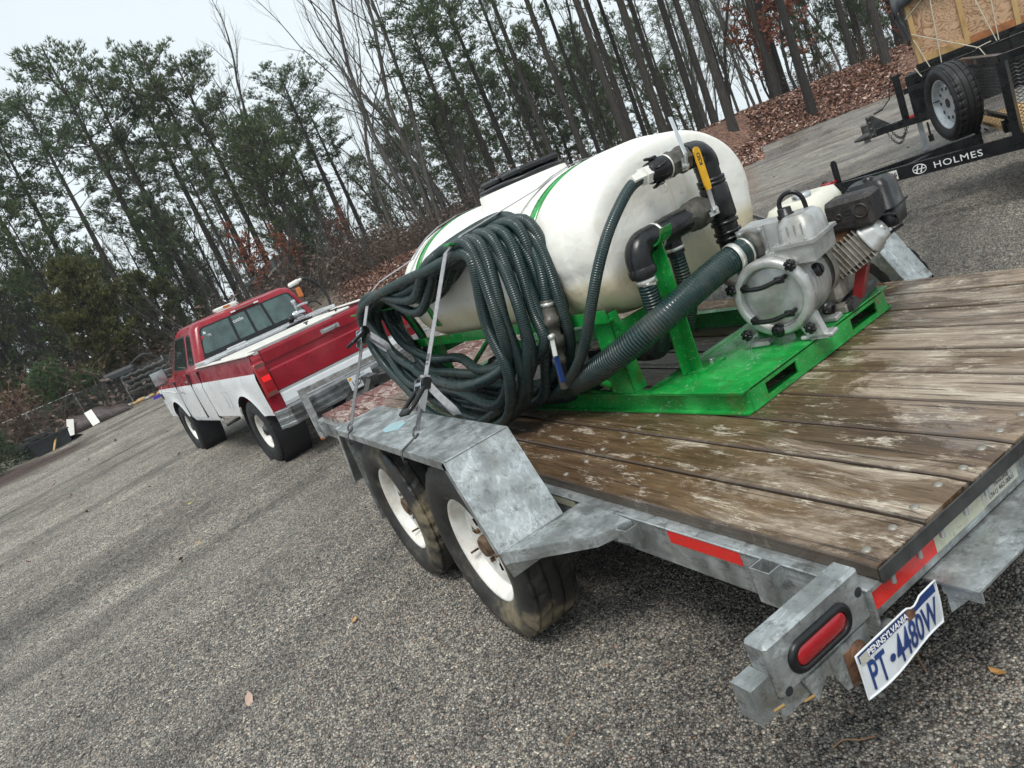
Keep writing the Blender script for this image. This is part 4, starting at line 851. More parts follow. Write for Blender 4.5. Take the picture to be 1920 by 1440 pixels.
b=MB(); b.lathe(K(.37,.235,.622),(0,1,0),[(0,.0505),(.001,.053),(.010,.053),(.011,.0505)],24); b.lathe(K(.37,.115,.500),(0,0,1),[(-.02,.0375),(-.019,.040),(0.0,.040),(.001,.0375)],24); b.lathe(K(.37,.118,.475),(0,0,1),[(-.0,.0375),(.001,.039),(.010,.039),(.011,.0375)],24); b.lathe(K(.395,.33,.535),(0,0,1),[(0,.0365),(.001,.0385),(.012,.0385),(.013,.0365)],20); b.box(K(.30,.085,.478),K(.345,.093,.484)); b.build('steel_clamp','band',mf)
# upper valve, camlock and white nipple
b=MB(); b.lathe(K(.36,.50,.84),(0,1,0),[(0,.046),(.01,.052),(.035,.052),(.045,.045),(.07,.045),(.08,.050),(.10,.048),(.115,.042)],8,False,cap=True); v1=b.build('ball_valve','pvcgrey',mf)
b=MB(); b.lathe(K(.36,.385,.84),(0,1,0),[(0,.043),(.012,.0455),(.05,.046),(.055,.042),(.085,.040),(.09,.034),(.10,.033)],24,cap=True)
for s in (1,-1):
    b.bar(K(.36+s*.047,.355,.84+.02),K(.36+s*.052,.295,.84+.012),.020,.008,bev=.003)
    b.bar(K(.36,.34,.84+s*.045),K(.36,.30,.84+s*.054),.020,.010,bev=.003); b.lathe(K(.36,.34,.84+s*.045),(1,0,0),[(-.014,.010),(.014,.010)],12,cap=True)
cam_=b.build('camlock','plastic',mf)
b=MB(); b.lathe(K(.36,.290,.84),(0,1,0),[(-.008,.028),(0,.036),(.028,.036),(.03,.026),(.045,.026),(.047,.024),(.09,.023)],6,False,cap=True); b.build('hose_nipple','whitepl',cam_)
b=MB(); b.lathe(K(.36,.386,.84),(0,1,0),[(0,.0465),(.001,.049),(.006,.049),(.007,.0465)],24); b.tube([V(K(.335,.32,.775))+V((.018*math.cos(a),0,.018*math.sin(a))) for a in [2*PI*k/20 for k in range(20)]],.0012,6,closed=True); b.build('retaining_ring','band',cam_)
b=MB(); b.bar(K(.31,.43,.80),K(.30,.43,.845),.03,.004); b.tube(spline([K(.302,.43,.80),K(.295,.43,.83),K(.285,.435,.86)],4),[.008]*9,6); b.bar(K(.29,.435,.85),K(.335,.47,1.0),.020,.004,(1,0,0),bev=.001); b.lathe(K(.305,.43,.815),(-1,0,0),[(0,.013),(.012,.012),(.014,.006)],6,False,cap=True); b.build('valve_lever','steel',v1)
# yellow lever in front of the stack
hA=V(K(.302,.50,.63)); hB=V(K(.285,.485,.70)); hC=V(K(.285,.475,.865))
b=MB(); b.bar(hA+V((0,0,-.02)),hB,.022,.004,(1,0,0)); b.lathe(hA+V((.004,0,-.01)),(-1,0,0),[(0,.016),(.012,.015),(.016,.013),(.018,.004)],6,False,cap=True); b.box(tuple(hA+V((-.004,-.02,-.03))),tuple(hA+V((.0,.035,-.012)))); l2=b.build('valve_lever','steel',v2)
lm=basis(hB,(0,-1,0),(hC-hB)); Lh=(hC-hB).length
b=MB(); b.prism([lm@V((x,y-.0,0)) for x,y in [(-.012,0),(.012,0),(.016,.02),(.017,Lh-.015),(.012,Lh-.004),(.0,Lh),(-.012,Lh-.004),(-.017,Lh-.015),(-.016,.02)]],tuple((lm.to_3x3()@V((0,0,.007))))); g=b.build('lever_sleeve','yellow',l2)
text_part('KSD',.026,'printing','ink',g,lm@Matrix.Translation((0,Lh*.72,.0076))@Matrix.Rotation(R(90),4,'Z'),.0002,bold=.0006)
# ------------------------------------------------------------------ pump and engine
Yp=(.2*U+.98*VV).normalized(); Xp=(-.98*U+.2*VV).normalized(); PO=SK(.10,.40,.0875); PM=basis(PO,Xp,Yp)
pp=thing('trash_pump','cast aluminium trash pump with petrol engine, on the rear of the green skid','pump',mat=PM)
FC=(.012,.185)
b=MB(); b.smooth=True
b.lathe((FC[0],-.012,FC[1]),(0,1,0),[(.022,.02),(.022,.1115),(.0215,.1125),(-.003,.1145),(-.006,.1165),(-.007,.120),(-.0075,.134),(-.006,.139),(.0,.1445),(.012,.148),(.03,.147),(.04,.136),(.07,.134),(.10,.140),(.16,.143),(.20,.140),(.235,.120),(.26,.09),(.27,.02)],64)
b.build('pump_casing','alu',pp)
# casting rings
b=MB()
for k,t in enumerate((.085,.105,.125,.145,.165,.185,.2)): b.tube([V((FC[0]+(.1405+.0015*math.sin(k))*math.cos(a),t-.012,FC[1]+.1405*math.sin(a))) for a in [2*PI*j/56 for j in range(56)]],.0011,5,closed=True)
for a in (20,-5,-28,160,185,215,250,275,300,75,100):
    b.lathe((FC[0]+.139*math.cos(R(a)),-.002,FC[1]+.139*math.sin(R(a))),(0,1,0),[(-.006,.003),(0,.009),(.02,.010),(.03,.004)],10,cap=True)
b.prism([(.10,.0,.11),(.135,.0,.095),(.15,.0,.02),(.165,.0,.0),(.10,.0,.0),(.07,.0,.06)],(0,.04,0)); b.box((-.14,.0,.0),(-.06,.05,.02),.006); b.box((.06,.0,0),(.18,.06,.018),.006); b.box((-.10,.16,0),(.14,.22,.02),.005)
b.build('casting_boss','alu',pp)
b=MB(); b.smooth=True; b.lathe((FC[0],.004,FC[1]),(0,1,0),[(.006,.1105),(.001,.108),(.002,.100),(.0,.094),(.0,.05),(.0,.0005)],56); cv=b.build('clean_out_cover','alu',pp); text_part('OSS',.032,'embossed_lettering','alu',cv,basis((FC[0]-.008,.0038,FC[1]-.004),(1,0,0),(0,0,1)),.0007,1.2)
for z in (.240,.113):
    b=MB()
    b.tube(spline([(-.078,-.004,z+.006),(-.078,-.028,z+.004),(-.05,-.036,z-.002),(0,-.037,z-.004),(.05,-.034,z+.006),(.078,-.026,z+.012),(.080,-.004,z+.012)],5),[.009]*31,8); b.box((-.083,-.036,z-.012),(-.05,-.026,z+.014),.004); b.box((.05,-.036,z-.004),(.086,-.024,z+.022),.004); b.build('cover_handle','plastic',cv)
def knob(x,y,z,par=pp):
    b=MB(); n=48; rs=[]
    for t,r in ((0,.016),(-.004,.021),(-.016,.022),(-.020,.015)):
        rs.append([V((x+r*(1-.22*(math.cos(6*a)>.35))*math.cos(a),y+t,z+r*(1-.22*(math.cos(6*a)>.35))*math.sin(a))) for a in [2*PI*k/n for k in range(n)]])
    b.rings(rs,True,True,False); b.lathe((x,y,z),(0,-1,0),[(.015,.009),(.026,.008),(.027,.002)],12); return b.build('clamp_knob','plastic',par)
for x,z in ((-.125,.062),(.118,.052),(.116,.290),(-.128,.245)): knob(x,-.008,z)
b=MB()
for x,z in ((-.125,.062),(.118,.052),(.116,.290),(-.128,.245)):
    b.lathe((x,-.008,z),(0,1,0),[(0,.007),(.07,.007)],10); b.lathe((x,.0,z),(0,1,0),[(.005,.016),(.03,.017),(.055,.010)],12,cap=True); b.bar((x,.02,z),(FC[0]+(x-FC[0])*.75,.02,FC[1]+(z-FC[1])*.75),.03,.03)
b.build('clamp_arm','alu',pp)
for (x,y,z,ax) in ((.0,-.016,.060,(0,-1,0)),(.150,.10,.225,(1,-.25,.25)),(.150,.10,.075,(1,-.3,-.3))):
    b=MB(); A=V(ax).normalized(); b.lathe((x,y,z),A,[(-.01,.026),(.004,.025),(.005,.020),(.014,.020),(.016,.017),(.017,.002)],20); xx,yy,_=frame(A); c=V((x,y,z))+A*.016; b.bar(c-yy*.015,c+yy*.015,.006,.012,tuple(A)); b.build('drain_plug','plastic',pp)
# upper chamber
b=MB(); b.smooth=False
b.prism([(.045,.02,.285),(.19,.02,.275),(.195,.02,.345),(.06,.02,.350)],(0,.20,0)); b.prism([(.055,.012,.345),(.205,.012,.340),(.205,.012,.352),(.055,.012,.358)],(0,.22,0))
def loftbox(b,r0,z0,r1,z1,r2,z2):
    rs=[]
    for (x0,y0,x1,y1),z in ((r0,z0),(r1,z1),(r2,z2)):
        rs.append([V((px,py,z)) for px,py in rrect((x0+x1)/2,(y0+y1)/2,x1-x0,y1-y0,min(x1-x0,y1-y0)*.22,3)])
    b.rings(rs,True,True,True)
loftbox(b,(.065,.03,.198,.21),.352,(.075,.04,.19,.20),.42,(.095,.06,.17,.18),.438)
b.prism([(-.10,.11,.305),(.05,.11,.30),(.06,.11,.425),(-.095,.11,.435)],(0,.11,0)); b.box((-.105,.122,.27),(.0,.2,.306)); b.build('upper_chamber','alu',pp)
for bx_ in (.075,.125,.175): b=MB(); b.lathe((bx_,.022,.352),(0,0,1),[(0,.007),(.007,.007),(.009,.003)],6,False,cap=True); b.build('housing_bolt','steel',pp)
for bx_ in (.09,.115,.14,.165): b=MB(); b.box((bx_,.033,.356),(bx_+.004,.045,.412)); b.build('housing_rib','alu',pp)
b=MB(); b.prism([(-.100,.098,.313),(.0,.098,.318),(.004,.098,.430),(-.104,.098,.432)],(0,.012,0))
for x,z in ((-.088,.325),(-.012,.33),(-.010,.418),(-.09,.42)): b.lathe((x,.098,z),(0,-1,0),[(0,.009),(.006,.009),(.008,.004)],6,False,cap=True)
b.build('inlet_flange','alu',pp)
b=MB(); dI=V((-.43,-.895,-.11)).normalized(); p0=V((-.060,.10,.364)); b.lathe(p0,dI,[(-.01,.058),(.0,.060),(.012,.058),(.014,.050),(.03,.050),(.032,.046),(.12,.046)],28,up=V((0,0,1))); b.build('inlet_nipple','pvcgrey',pp)
b=MB(); b.lathe(p0+dI*.075,dI,[(0,.0535),(.001,.0565),(.022,.0565),(.023,.0535)],28); b.lathe(p0+dI*.028,dI,[(0,.0505),(.001,.0525),(.008,.0525),(.009,.0505)],28); b.build('hose_clamp','band',pp)
b=MB(); b.lathe((.085,.13,.43),(0,0,1),[(0,.030),(.012,.030),(.014,.025),(.034,.024),(.036,.004)],20); b.build('filler_cap','plastic',pp)
b=MB(); b.tube(spline([(.065,.15,.435),(.062,.155,.48),(.085,.16,.505),(.118,.165,.505),(.140,.17,.48),(.143,.175,.435)],6),.0085,10); b.build('carry_loop','plastic',pp)
# engine
b=MB(); b.box((-.09,.27,.03),(.13,.50,.24),.02); b.lathe((.02,.26,.18),(0,1,0),[(0,.12),(.02,.13),(.04,.10)],28); b.box((-.10,.24,.0),(.15,.30,.03),.004); b.build('crankcase','alu_d',pp)
b=MB()  # finned cylinder leaning out
dF=V((.80,.0,.42)).normalized(); o=V((.10,.36,.155)); xf=V((0,1,0)); zf=dF.cross(xf)
for k in range(9):
    c=o+dF*(.018*k+.02); b.bar(c-dF*.0022,c+dF*.0022,.128 if k>1 else .11,.112,tuple(xf),bev=.0015)
b.bar(o,o+dF*.175,.09,.10,tuple(xf)); b.build('cylinder','alu_d',pp)
b=MB(); c=o+dF*.175; ring=lambda t,w,h,r:[c+dF*t+xf*x+zf*y for x,y in rrect(0,0,w,h,r,4)]
b.rings([ring(0,.125,.110,.03),ring(.008,.125,.110,.03),ring(.010,.112,.098,.028),ring(.045,.100,.086,.03),ring(.055,.07,.06,.02),ring(.057,.01,.01,.004)],True,False,True); b.lathe(c+dF*.055,dF,[(0,.014),(.006,.012),(.008,.004)],10); b.build('valve_cover','alu',pp)
b=MB(); b.smooth=False; b.box((.105,.30,.288),(.305,.44,.406),.014); b.build('muffler_guard','muffler',pp)
mg=bpy.context.scene.objects['muffler_guard']
b=MB()
for k in range(6): b.box((.118,.2985,.306+k*.0145),(.165 if 1<k<5 else .20,.2997,.313+k*.0145)); b.box((.212,.2985,.306+k*.0145),(.238,.2997,.313+k*.0145))
for k in range(14): b.box((.118+k*.012,.315,.4063),(.124+k*.012,.36,.4072))
for k in range(7): b.box((.3052,.315+k*.016,.305),(.3062,.322+k*.016,.39))
b.build('guard_slot','ink',mg)
b=MB(); b.lathe((.190,.2995,.348),(0,-1,0),[(0,.014),(.002,.013),(.003,.007),(.0,.005),(.0,.0005)],18); b.lathe((.268,.2995,.352),(0,-1,0),[(0,.028),(.003,.027),(.003,.022),(.0,.020)],24); b.build('guard_embossing','muffler',mg)
b=MB(); b.box((.14,.315,.245),(.20,.40,.297),.012); b.build('exhaust_port','rust',pp)
b=MB(); b.smooth=True
def lb(b,secs,r=.25):
    rs=[]
    for (x0,y0,x1,y1,z) in secs: rs.append([V((px,py,z)) for px,py in rrect((x0+x1)/2,(y0+y1)/2,x1-x0,y1-y0,min(x1-x0,y1-y0)*r,4)])
    b.rings(rs,True,True,True)
lb(b,[(-.06,.26,.13,.52,.30),(-.075,.245,.15,.535,.33),(-.075,.245,.15,.535,.405),(-.055,.265,.135,.52,.442),(-.02,.30,.10,.48,.450)]); b.build('fuel_tank','cream',pp)
b=MB(); b.lathe((.07,.33,.446),(0,0,1),[(0,.034),(.006,.035),(.020,.035),(.024,.030),(.025,.003)],24); b.build('fuel_cap','steel',pp)
b=MB(); lb(b,[(.16,.45,.325,.60,.235),(.15,.445,.33,.61,.30),(.152,.447,.328,.608,.302),(.16,.455,.322,.60,.395),(.18,.475,.305,.58,.415)],.2); b.box((.15,.44,.298),(.332,.612,.304)); b.build('air_cleaner','plastic',pp)
b=MB(); b.lathe((.24,.53,.413),(0,0,1),[(0,.02),(.012,.018),(.014,.004)],10,cap=True); b.tube(spline([(.20,.44,.40),(.17,.42,.45),(.16,.40,.47)],4),.0015,5); b.build('wing_nut','plastic',pp)
b=MB(); b.lathe((.02,.50,.20),(0,1,0),[(0,.12),(.05,.115),(.07,.09),(.075,.01)],28); b.prism([(.14,.33,.02),(.175,.33,.02),(.225,.33,.14),(.19,.33,.15)],(0,.05,0)); b.build('recoil_housing','redmetal',pp)
b=MB(); b.box((.10,.25,.002),(.17,.52,.028)); b.box((-.12,.25,.002),(-.05,.52,.028)); 
for y in (.27,.33,.45): b.lathe((.15,y,.028),(0,0,1),[(0,.011),(.008,.011),(.009,.005)],6,False,cap=True)
b.build('engine_foot','dsteel',pp)
b=MB(); b.tube(spline([(.24,.34,.28),(.29,.38,.30),(.33,.44,.28),(.31,.50,.24)],5),.004,6); b.tube(spline([(.20,.40,.24),(.27,.42,.20),(.30,.48,.22)],5),.004,6); b.bar((.30,.42,.22),(.35,.43,.24),.01,.01); b.build('fuel_line','plastic',pp)
# ------------------------------------------------------------------ ratchet straps
def strap(name,label,hook,rat,over,mat):
    th=thing(name,label,'strap',tuple(hook))
    o=V(hook); loc=lambda p:V(p)-o
    path=[V(rat)]+[V(p) for p in over]; side=(1,.25,0)
    b=MB(); b.ribbon([loc(p) for p in path],.026,side,.0022); b.build('webbing',mat,th)
    d=(V(over[0])-V(rat)).normalized(); dn=(V(rat)-V(hook)).normalized(); sx=V((1,.25,0)); sx=(sx-dn*sx.dot(dn)).normalized(); nn=dn.cross(sx); nn=nn if nn.dot(CAM-V(rat))>0 else -nn
    r=V(rat)
    b=MB()
    for s in (1,-1): b.prism([loc(r+sx*s*.018+dn*p*1.2+nn*q_*1.4) for p,q_ in ((-.065,-.006),(-.06,.012),(-.01,.018),(.03,.022),(.05,.010),(.045,-.006))],tuple(sx*.0025*s))
    b.cyl(loc(r+sx*.024+dn*.028+nn*.006),loc(r-sx*.024+dn*.028+nn*.006),.011,n=14); b.box(tuple(loc(r)-V((.0,.0,.0))),tuple(loc(r)+V((.001,.001,.001)))); b.bar(loc(r-dn*.01+nn*.004),loc(r+dn*.012+nn*.004),.034,.004,tuple(nn)); b.build('ratchet_body','chrome',th)
    b=MB()
    for s in (1,-1): b.cyl(loc(r+sx*s*.024+dn*.028+nn*.006),loc(r+sx*s*.030+dn*.028+nn*.006),.023,n=18)
    hd=(-dn*.9+nn*.42).normalized()
    b.tube([loc(r+sx*.022+dn*.01+nn*.014),loc(r+sx*.027+hd*.08+nn*.014),loc(r+sx*.022+hd*.115+nn*.014),loc(r-sx*.022+hd*.115+nn*.014),loc(r-sx*.027+hd*.08+nn*.014),loc(r-sx*.022+dn*.01+nn*.014)],.009,8); b.bar(loc(r+hd*.095+nn*.014),loc(r+hd*.125+nn*.014),.058,.016,tuple(nn),bev=.004); b.build('ratchet_handle','plastic',th)
    b=MB(); b.ribbon([loc(r-dn*.055),loc(V(hook)+dn*.045)],.024,tuple(sx),.004); b.build('short_webbing','webdark',th)
    # S hook
    h=V(hook); b=MB()
    p=[h+dn*.05+sx*.0,h+dn*.058+sx*.012,h+dn*.05+sx*.022,h+dn*.03+sx*.020,h+dn*.015+sx*.004,h+dn*.03-sx*.010,V((h.x-.002,.362,.797)),V((h.x-.02,.392,.79)),V((h.x-.03,.400,.765)),V((h.x-.02,.396,.745)),V((h.x-.004,.386,.748))]
    b.tube([loc(x) for x in spline(p,5)],.0042,8); b.build('hook','dsteel',th)
    # trailing loop of webbing tied round itself
    kx=V(rat)+d*.055
    b=MB(); b.tube([loc(x) for x in [kx+(sx*.019*math.cos(a)+nn*.014*math.sin(a))+d*.004*math.sin(a*2) for a in [2*PI*k/20 for k in range(20)]]],.006,6,closed=True); b.build('webbing_knot',mat,th)
    q=MB(); tp=spline([kx+sx*-.005+nn*.01,kx-sx*.03-V((0,0,.05))+nn*.025,kx-sx*.075-V((0,0,.115))+nn*.03,kx-sx*.105-V((0,0,.16))+nn*.02,kx-sx*.09-V((0,0,.168))-nn*.0,kx-sx*.06-V((0,0,.13))+nn*.0,kx-sx*.02-V((0,0,.06))+nn*.005,kx+nn*.004],5)
    q.ribbon([loc(x) for x in tp],.027,tuple(nn*.5+sx*.6),.002); q.build('webbing_tail',mat,th)
    return th,sx,nn,d
def over_tank(a,ks,s=.998):
    sc_=sect(a,s,96,.006); return [SKM@V(sc_[int(k*96/72)%96]) for k in ks]
wt1=over_tank(.93,[24,22,20,18,15,11,7,3])
def lerp(a,b,t): return V(a)*(1-t)+V(b)*t
H1=V((1.555,.325,.795)); c1=SK(.97,-.285,.855); r1=lerp(H1,c1,.25)
s1,sx,nn,d=strap('ratchet_strap','grey ratchet strap over the middle of the hose coil, hooked to the near fender',H1,r1,[c1,SK(.95,-.20,.895)]+wt1+[SK(1.2,1.12,.75),V((1.7,-1.95,.80))],'webbing')
text_part('1 KG',.022,'printing','ink',s1,basis(r1+(c1-r1).normalized()*.13+nn*.004-H1,c1-r1,sx if (c1-r1).cross(sx).dot(nn)>0 else -sx),.0003,bold=.0005)
wt2=over_tank(1.985,[29,27,25,23,20,17,13,9,5])
H2=V((2.285,.375,.790)); c2=SK(2.12,-.19,.775); r2=lerp(H2,c2,.66)
strap('ratchet_strap','grey ratchet strap at the truck end of the coil, hooked to the near fender',H2,r2,[c2,SK(2.07,-.12,.82)]+wt2+[SK(2.0,1.15,.70),V((2.5,-1.95,.8))],'webbing')
# ------------------------------------------------------------------ pickup truck (X forward from the rear axle, Y to its left)
TK=thing('pickup_truck','red and white extended-cab pickup truck with white wheels hitched ahead of the flatbed trailer','truck',(7.55,-.712,-.172),.145); TK.scale=(.93,)*3
ZL=1.12; ZT=1.325
def yp(z): # side profile half width
    if z<.60: return .965+ (z-.50)*.2
    if z<.98: return .985+.015*math.sin((z-.6)/.38*PI/2)
    if z<1.06: return 1.0
    if z<1.12: return 1.0-.012*(z-1.06)/.06
    return .988-.03*(z-1.12)/.2
def side_panel(b,x0,x1,zb,zt,arch,s,nx=40,zsplit=ZL,yo=0,flare=.018):
    xs=sorted(set([x0+(x1-x0)*i/nx for i in range(nx+1)]+([arch[0]+arch[1]*math.cos(PI*k/16) for k in range(17)] if arch else [])))
    xs=[x for x in xs if x0-1e-6<=x<=x1+1e-6]
    keep=[xs[0]]
    for x in xs[1:-1]:
        if x-keep[-1]>.022 and xs[-1]-x>.022: keep.append(x)
    xs=keep+[xs[-1]]
    zr_=lambda zl:[zl+(.98-zl)*t for t in (0,.12,.3,.5,.75,1)] if zl<.95 else [zl,zl+.002,zl+.004,zl+.006,zl+.008,zl+.01]
    cols=[]
    for x in xs:
        zl=zb; fl=0
        if arch and abs(x-arch[0])<=arch[1]: zl=max(zb,arch[2]+math.sqrt(max(0,arch[1]**2-(x-arch[0])**2))*.94)
        zz=[zl+(1.0-zl)*t for t in (0,.1,.25,.45,.7,1)]+[1.06,zsplit,zsplit+.03,1.22,1.24,zt-.02,zt]
        col=[]
        for z in zz:
            y=yp(z)+yo
            if arch:
                dd=math.hypot(x-arch[0],(z-arch[2])/.94)-arch[1]; 
                if dd<.11: y+=flare*(1-max(0,dd)/.11)**1.5
            if z>zt-.001: y-=.02
            col.append((x,s*y,z))
        cols.append(col)
    m=len(cols[0]); vs=[p for c in cols for p in c]
    for i in range(len(cols)-1):
        for j in range(m-1):
            a=i*m+j; f=(a,a+m,a+m+1,a+1); f=f if s<0 else f[::-1]
            b.add([vs[k] for k in f],[(0,1,2,3)],smooth=False,mi=(1 if (vs[a][2]+vs[a+1][2])/2<zsplit-.001 else 0))
    return b
def weld(o):
    import bmesh
    bm=bmesh.new(); bm.from_mesh(o.data); bmesh.ops.remove_doubles(bm,verts=bm.verts,dist=.0006); bmesh.ops.recalc_face_normals(bm,faces=bm.faces)
    for e in bm.edges:
        if len(e.link_faces)==2 and e.calc_face_angle(0)>R(32): e.smooth=False
    for f in bm.faces: f.smooth=True
    bm.to_mesh(o.data); bm.free(); return o
for s in (1,-1):
    b=MB(); side_panel(b,-.80,1.66,.62,ZT,(0,.50,.42),s); 
    # inner wall, top rail and arch liner
    b.box((-.79,s*.90,.70),(1.64,s*.905,1.31)); o=weld(b.build('bed_side',['redp','whitep'],TK))
    b=MB(); b.lathe((0,s*.985,.42),(0,-s,0),[(0,.498),(.36,.495)],40,up=V((0,0,1))); b.build('wheel_well','ink',o)
    b=MB(); b.box((-.80,s*.985,1.318),(1.66,s*.875,1.336),.006); b.build('bed_rail_cap','whitepl',o)
    b=MB()
    for x in (.80,.62): b.tube([(x+.11,s*1.003,.96),(x,s*1.002,.96),(x+.01,s*1.000,.76),(x+.12,s*1.000,.74)],.002,4)
    b.build('trim_seam','greyp',o)
b=MB(); b.box((-.78,-.895,.72),(1.64,.895,.75)); b.box((1.64,-.93,.70),(1.655,.93,1.33)); b.build('bed_floor','whitep',TK)
# tailgate with pressed panel
b=MB(); W_=.835
rs=[]
zt=[(.665,-.815,1),(.70,-.822,1),(.80,-.822,1),(.83,-.815,1),(.845,-.815,0),(.86,-.822,0),(1.08,-.822,0),(1.10,-.806,0),(1.16,-.806,0),(1.185,-.824,0),(1.29,-.826,0),(1.322,-.815,0),(1.326,-.79,0),(1.322,-.765,0),(.68,-.765,0)]
for (za,xa,ma),(zb,xb,mb) in zip(zt,zt[1:]):
    b.add([(xa,W_,za),(xa,-W_,za),(xb,-W_,zb),(xb,W_,zb)],[(0,1,2,3)],mi=1 if zb<=.845 else 0)
for s in (1,-1): b.add([(x,s*W_,z) for z,x,_ in zt],[tuple(range(len(zt)))],mi=0)
tg=b.build('tailgate',['redp','whitep'],TK)
b=MB(); b.box((-.8285,-.12,1.20),(-.826,.12,1.25),.002); b.box((-.838,-.075,1.213),(-.829,.085,1.238),.004); b.build('tailgate_handle','chrome',tg)
b=MB()
for y,z in ((.35,1.02),(-.55,1.24),(.1,.98),(-.35,.96)): b.lathe((-.8225,y,z),(-1,0,0),[(0,.009),(.002,.008)],10,cap=True)
b.build('drilled_hole','ink',tg)
b=MB(); b.box((-.8235,W_+.0,.828),(-.8225,-W_,.846)); b.box((-.8230,-W_,.70),(-.8222,W_,.705)); b.build('tailgate_trim','greyp',tg)
for s in (1,-1):
    b=MB(); pl=[(-.815,.845),(-.822,.92),(-.822,.975),(-.80,.985)]
    b.prism([(-.795,s*.842,ZT-.03),(-.812,s*.845,1.25),(-.812,s*.955,1.25),(-.795,s*.955,ZT-.02)],(.02,0,0)); b.prism([(-.812,s*.842,1.25),(-.815,s*.842,.64),(-.805,s*.99,.64),(-.812,s*.975,1.25)],(.02,0,0)); b.build('bed_corner',['redp'],TK)
    b=MB(); pr=rrect(0,0,.135,.40,.02,3); rs=[]
    for h,k in ((0,1),(.022,1),(.034,.86),(.036,.5)): rs.append([(-.823-h+.05*max(0,(s*0+x)/.135+.2)*0, s*(.915+x*k), 1.02+z*k) for x,z in pr])
    b.rings(rs if s>0 else [r[::-1] for r in rs],True,True,True); t=b.build('tail_light','redlens',TK)
    b=MB(); b.box((-.862,s*.862,1.0),(-.8595,s*.955,1.06),.002); b.build('brake_glow','redlit',t)
    b=MB(); b.box((-.8605,s*.86,.835),(-.858,s*.968,.878),.001); b.box((-.8605,s*.86,1.165),(-.858,s*.968,1.205),.001); b.build('reverse_lens','brownlens',t)
# rear bumper
b=MB(); b.smooth=False
sec=[(-.86,.665),(-.985,.665),(-1.0,.655),(-1.0,.615),(-.985,.605),(-.985,.575),(-.998,.565),(-.998,.545),(-.985,.535),(-.985,.50),(-1.0,.49),(-1.0,.465),(-.97,.45),(-.86,.45)]
rs=[]
for y,k in ((1.0,.9),(.93,.25),(.86,0),(.30,0),(-.30,0),(-.86,0),(-.93,.25),(-1.0,.9)): rs.append([(x+(.14*k if x<-.9 else 0),y,z) for x,z in sec])
b.rings(rs,True,True,False); bp=b.build('rear_bumper','bumper',TK)
b=MB(); b.box((-1.004,-.20,.46),(-.99,.22,.50)); b.cyl((-1.005,.30,.62),(-1.02,.30,.62),.022,n=12); b.cyl((-1.005,-.30,.62),(-1.02,-.30,.62),.022,n=12); b.build('bumper_step','dsteel',bp)
b=MB(); b.box((-1.030,-.155,.497),(-1.024,.155,.652),.002); pt=b.build('licence_plate','platewhite',TK)
PBs=lambda y,z:basis((-1.0312,y,z+.012),(0,-1,0),(0,0,1))
text_part('UB79-910',.088,'plate_lettering','ink',pt,PBs(-.01,.548),.0006,.72,.002); text_part('VIRGINIA',.03,'plate_lettering','teal',pt,PBs(0,.615),.0004,1.,.0005)
b=MB(); b.box((-1.0315,.11,.612),(-1.0302,.148,.644)); b.build('plate_sticker','yellow',pt)
b=MB(); b.box((-1.15,-.035,.30),(-.88,.035,.36)); b.build('hitch','dsteel',TK); b=MB(); b.lathe((-1.2,0,.33),(0,0,1),[(0,.018),(.03,.018),(.04,.03),(.07,.03),(.09,.01)],16); b.box((-1.25,-.03,.29),(-1.0,.03,.33)); b.box((-1.03,-.17,.40),(-1.0,-.24,.60)); b.build('hitch_ball','dsteel',TK)
# cab
b=MB(); 
for s in (1,-1): side_panel(b,1.69,3.30,.56,1.30,None,s,12)
b.box((1.692,-.955,.60),(1.70,.955,1.30)); cb=weld(b.build('cab_body',['redp','whitep'],TK))
for s in (1,-1):
    b=MB(); side_panel(b,2.28,3.34,.60,1.30,None,s,6,yo=.004); d=weld(b.build('door',['redp','whitep'],TK))
    b=MB(); b.box((2.36,s*1.006,1.165),(2.50,s*1.022,1.19),.004); b.build('door_handle','chrome',d)
    b=MB(); b.box((2.274,s*.975,.60),(2.283,s*1.0065,1.28)); b.box((3.336,s*.975,.60),(3.346,s*1.006,1.2)); b.box((1.672,s*.95,.60),(1.688,s*.992,1.28)); b.build('door_gap','ink',d)
    b=MB(); side_panel(b,3.345,4.90,.62,1.22,(3.98,.50,.42),s,30,yo=-.004); o=weld(b.build('front_fender',['redp','whitep'],TK))
    b=MB(); b.lathe((3.98,s*.985,.42),(0,-s,0),[(0,.498),(.36,.495)],40); b.build('wheel_well','ink',o)
    b=MB(); b.box((4.70,s*1.0,.95),(4.86,s*1.004,1.05)); b.build('fender_badge','ink',o)
b=MB(); b.box((3.35,-.95,1.19),(4.86,.95,1.235),.03); b.box((4.82,-.97,.62),(4.93,.97,1.2),.03); b.build('hood','redp',TK)
# greenhouse
def gh(x0,x1,yy,z,r=.10): return [(x,y,z) for x,y in rrect((x0+x1)/2,0,x1-x0,2*yy,r,5)]
b=MB(); b.rings([gh(1.692,3.55,.955,1.295,.08),gh(1.70,3.48,.935,1.34,.09),gh(1.76,3.02,.775,1.80,.12),gh(1.80,2.93,.735,1.86,.14),gh(1.90,2.82,.65,1.892,.14),gh(2.1,2.6,.4,1.90,.14)],True,True,True); weld(b.build('cab_roof','redp',TK))
def on_side(x,z,s,off=.004): # greenhouse side plane between z 1.34 and 1.80
    t=(z-1.34)/.46; return (x,s*(.935-.16*t+off),z)
def on_back(y,z,off=.004): t=(z-1.34)/.46; return (1.70+.06*t-off,y,z)
def pane(pts,thick,name,mat,par):
    b=MB(); b.prism(pts,thick); return b.build(name,mat,par)
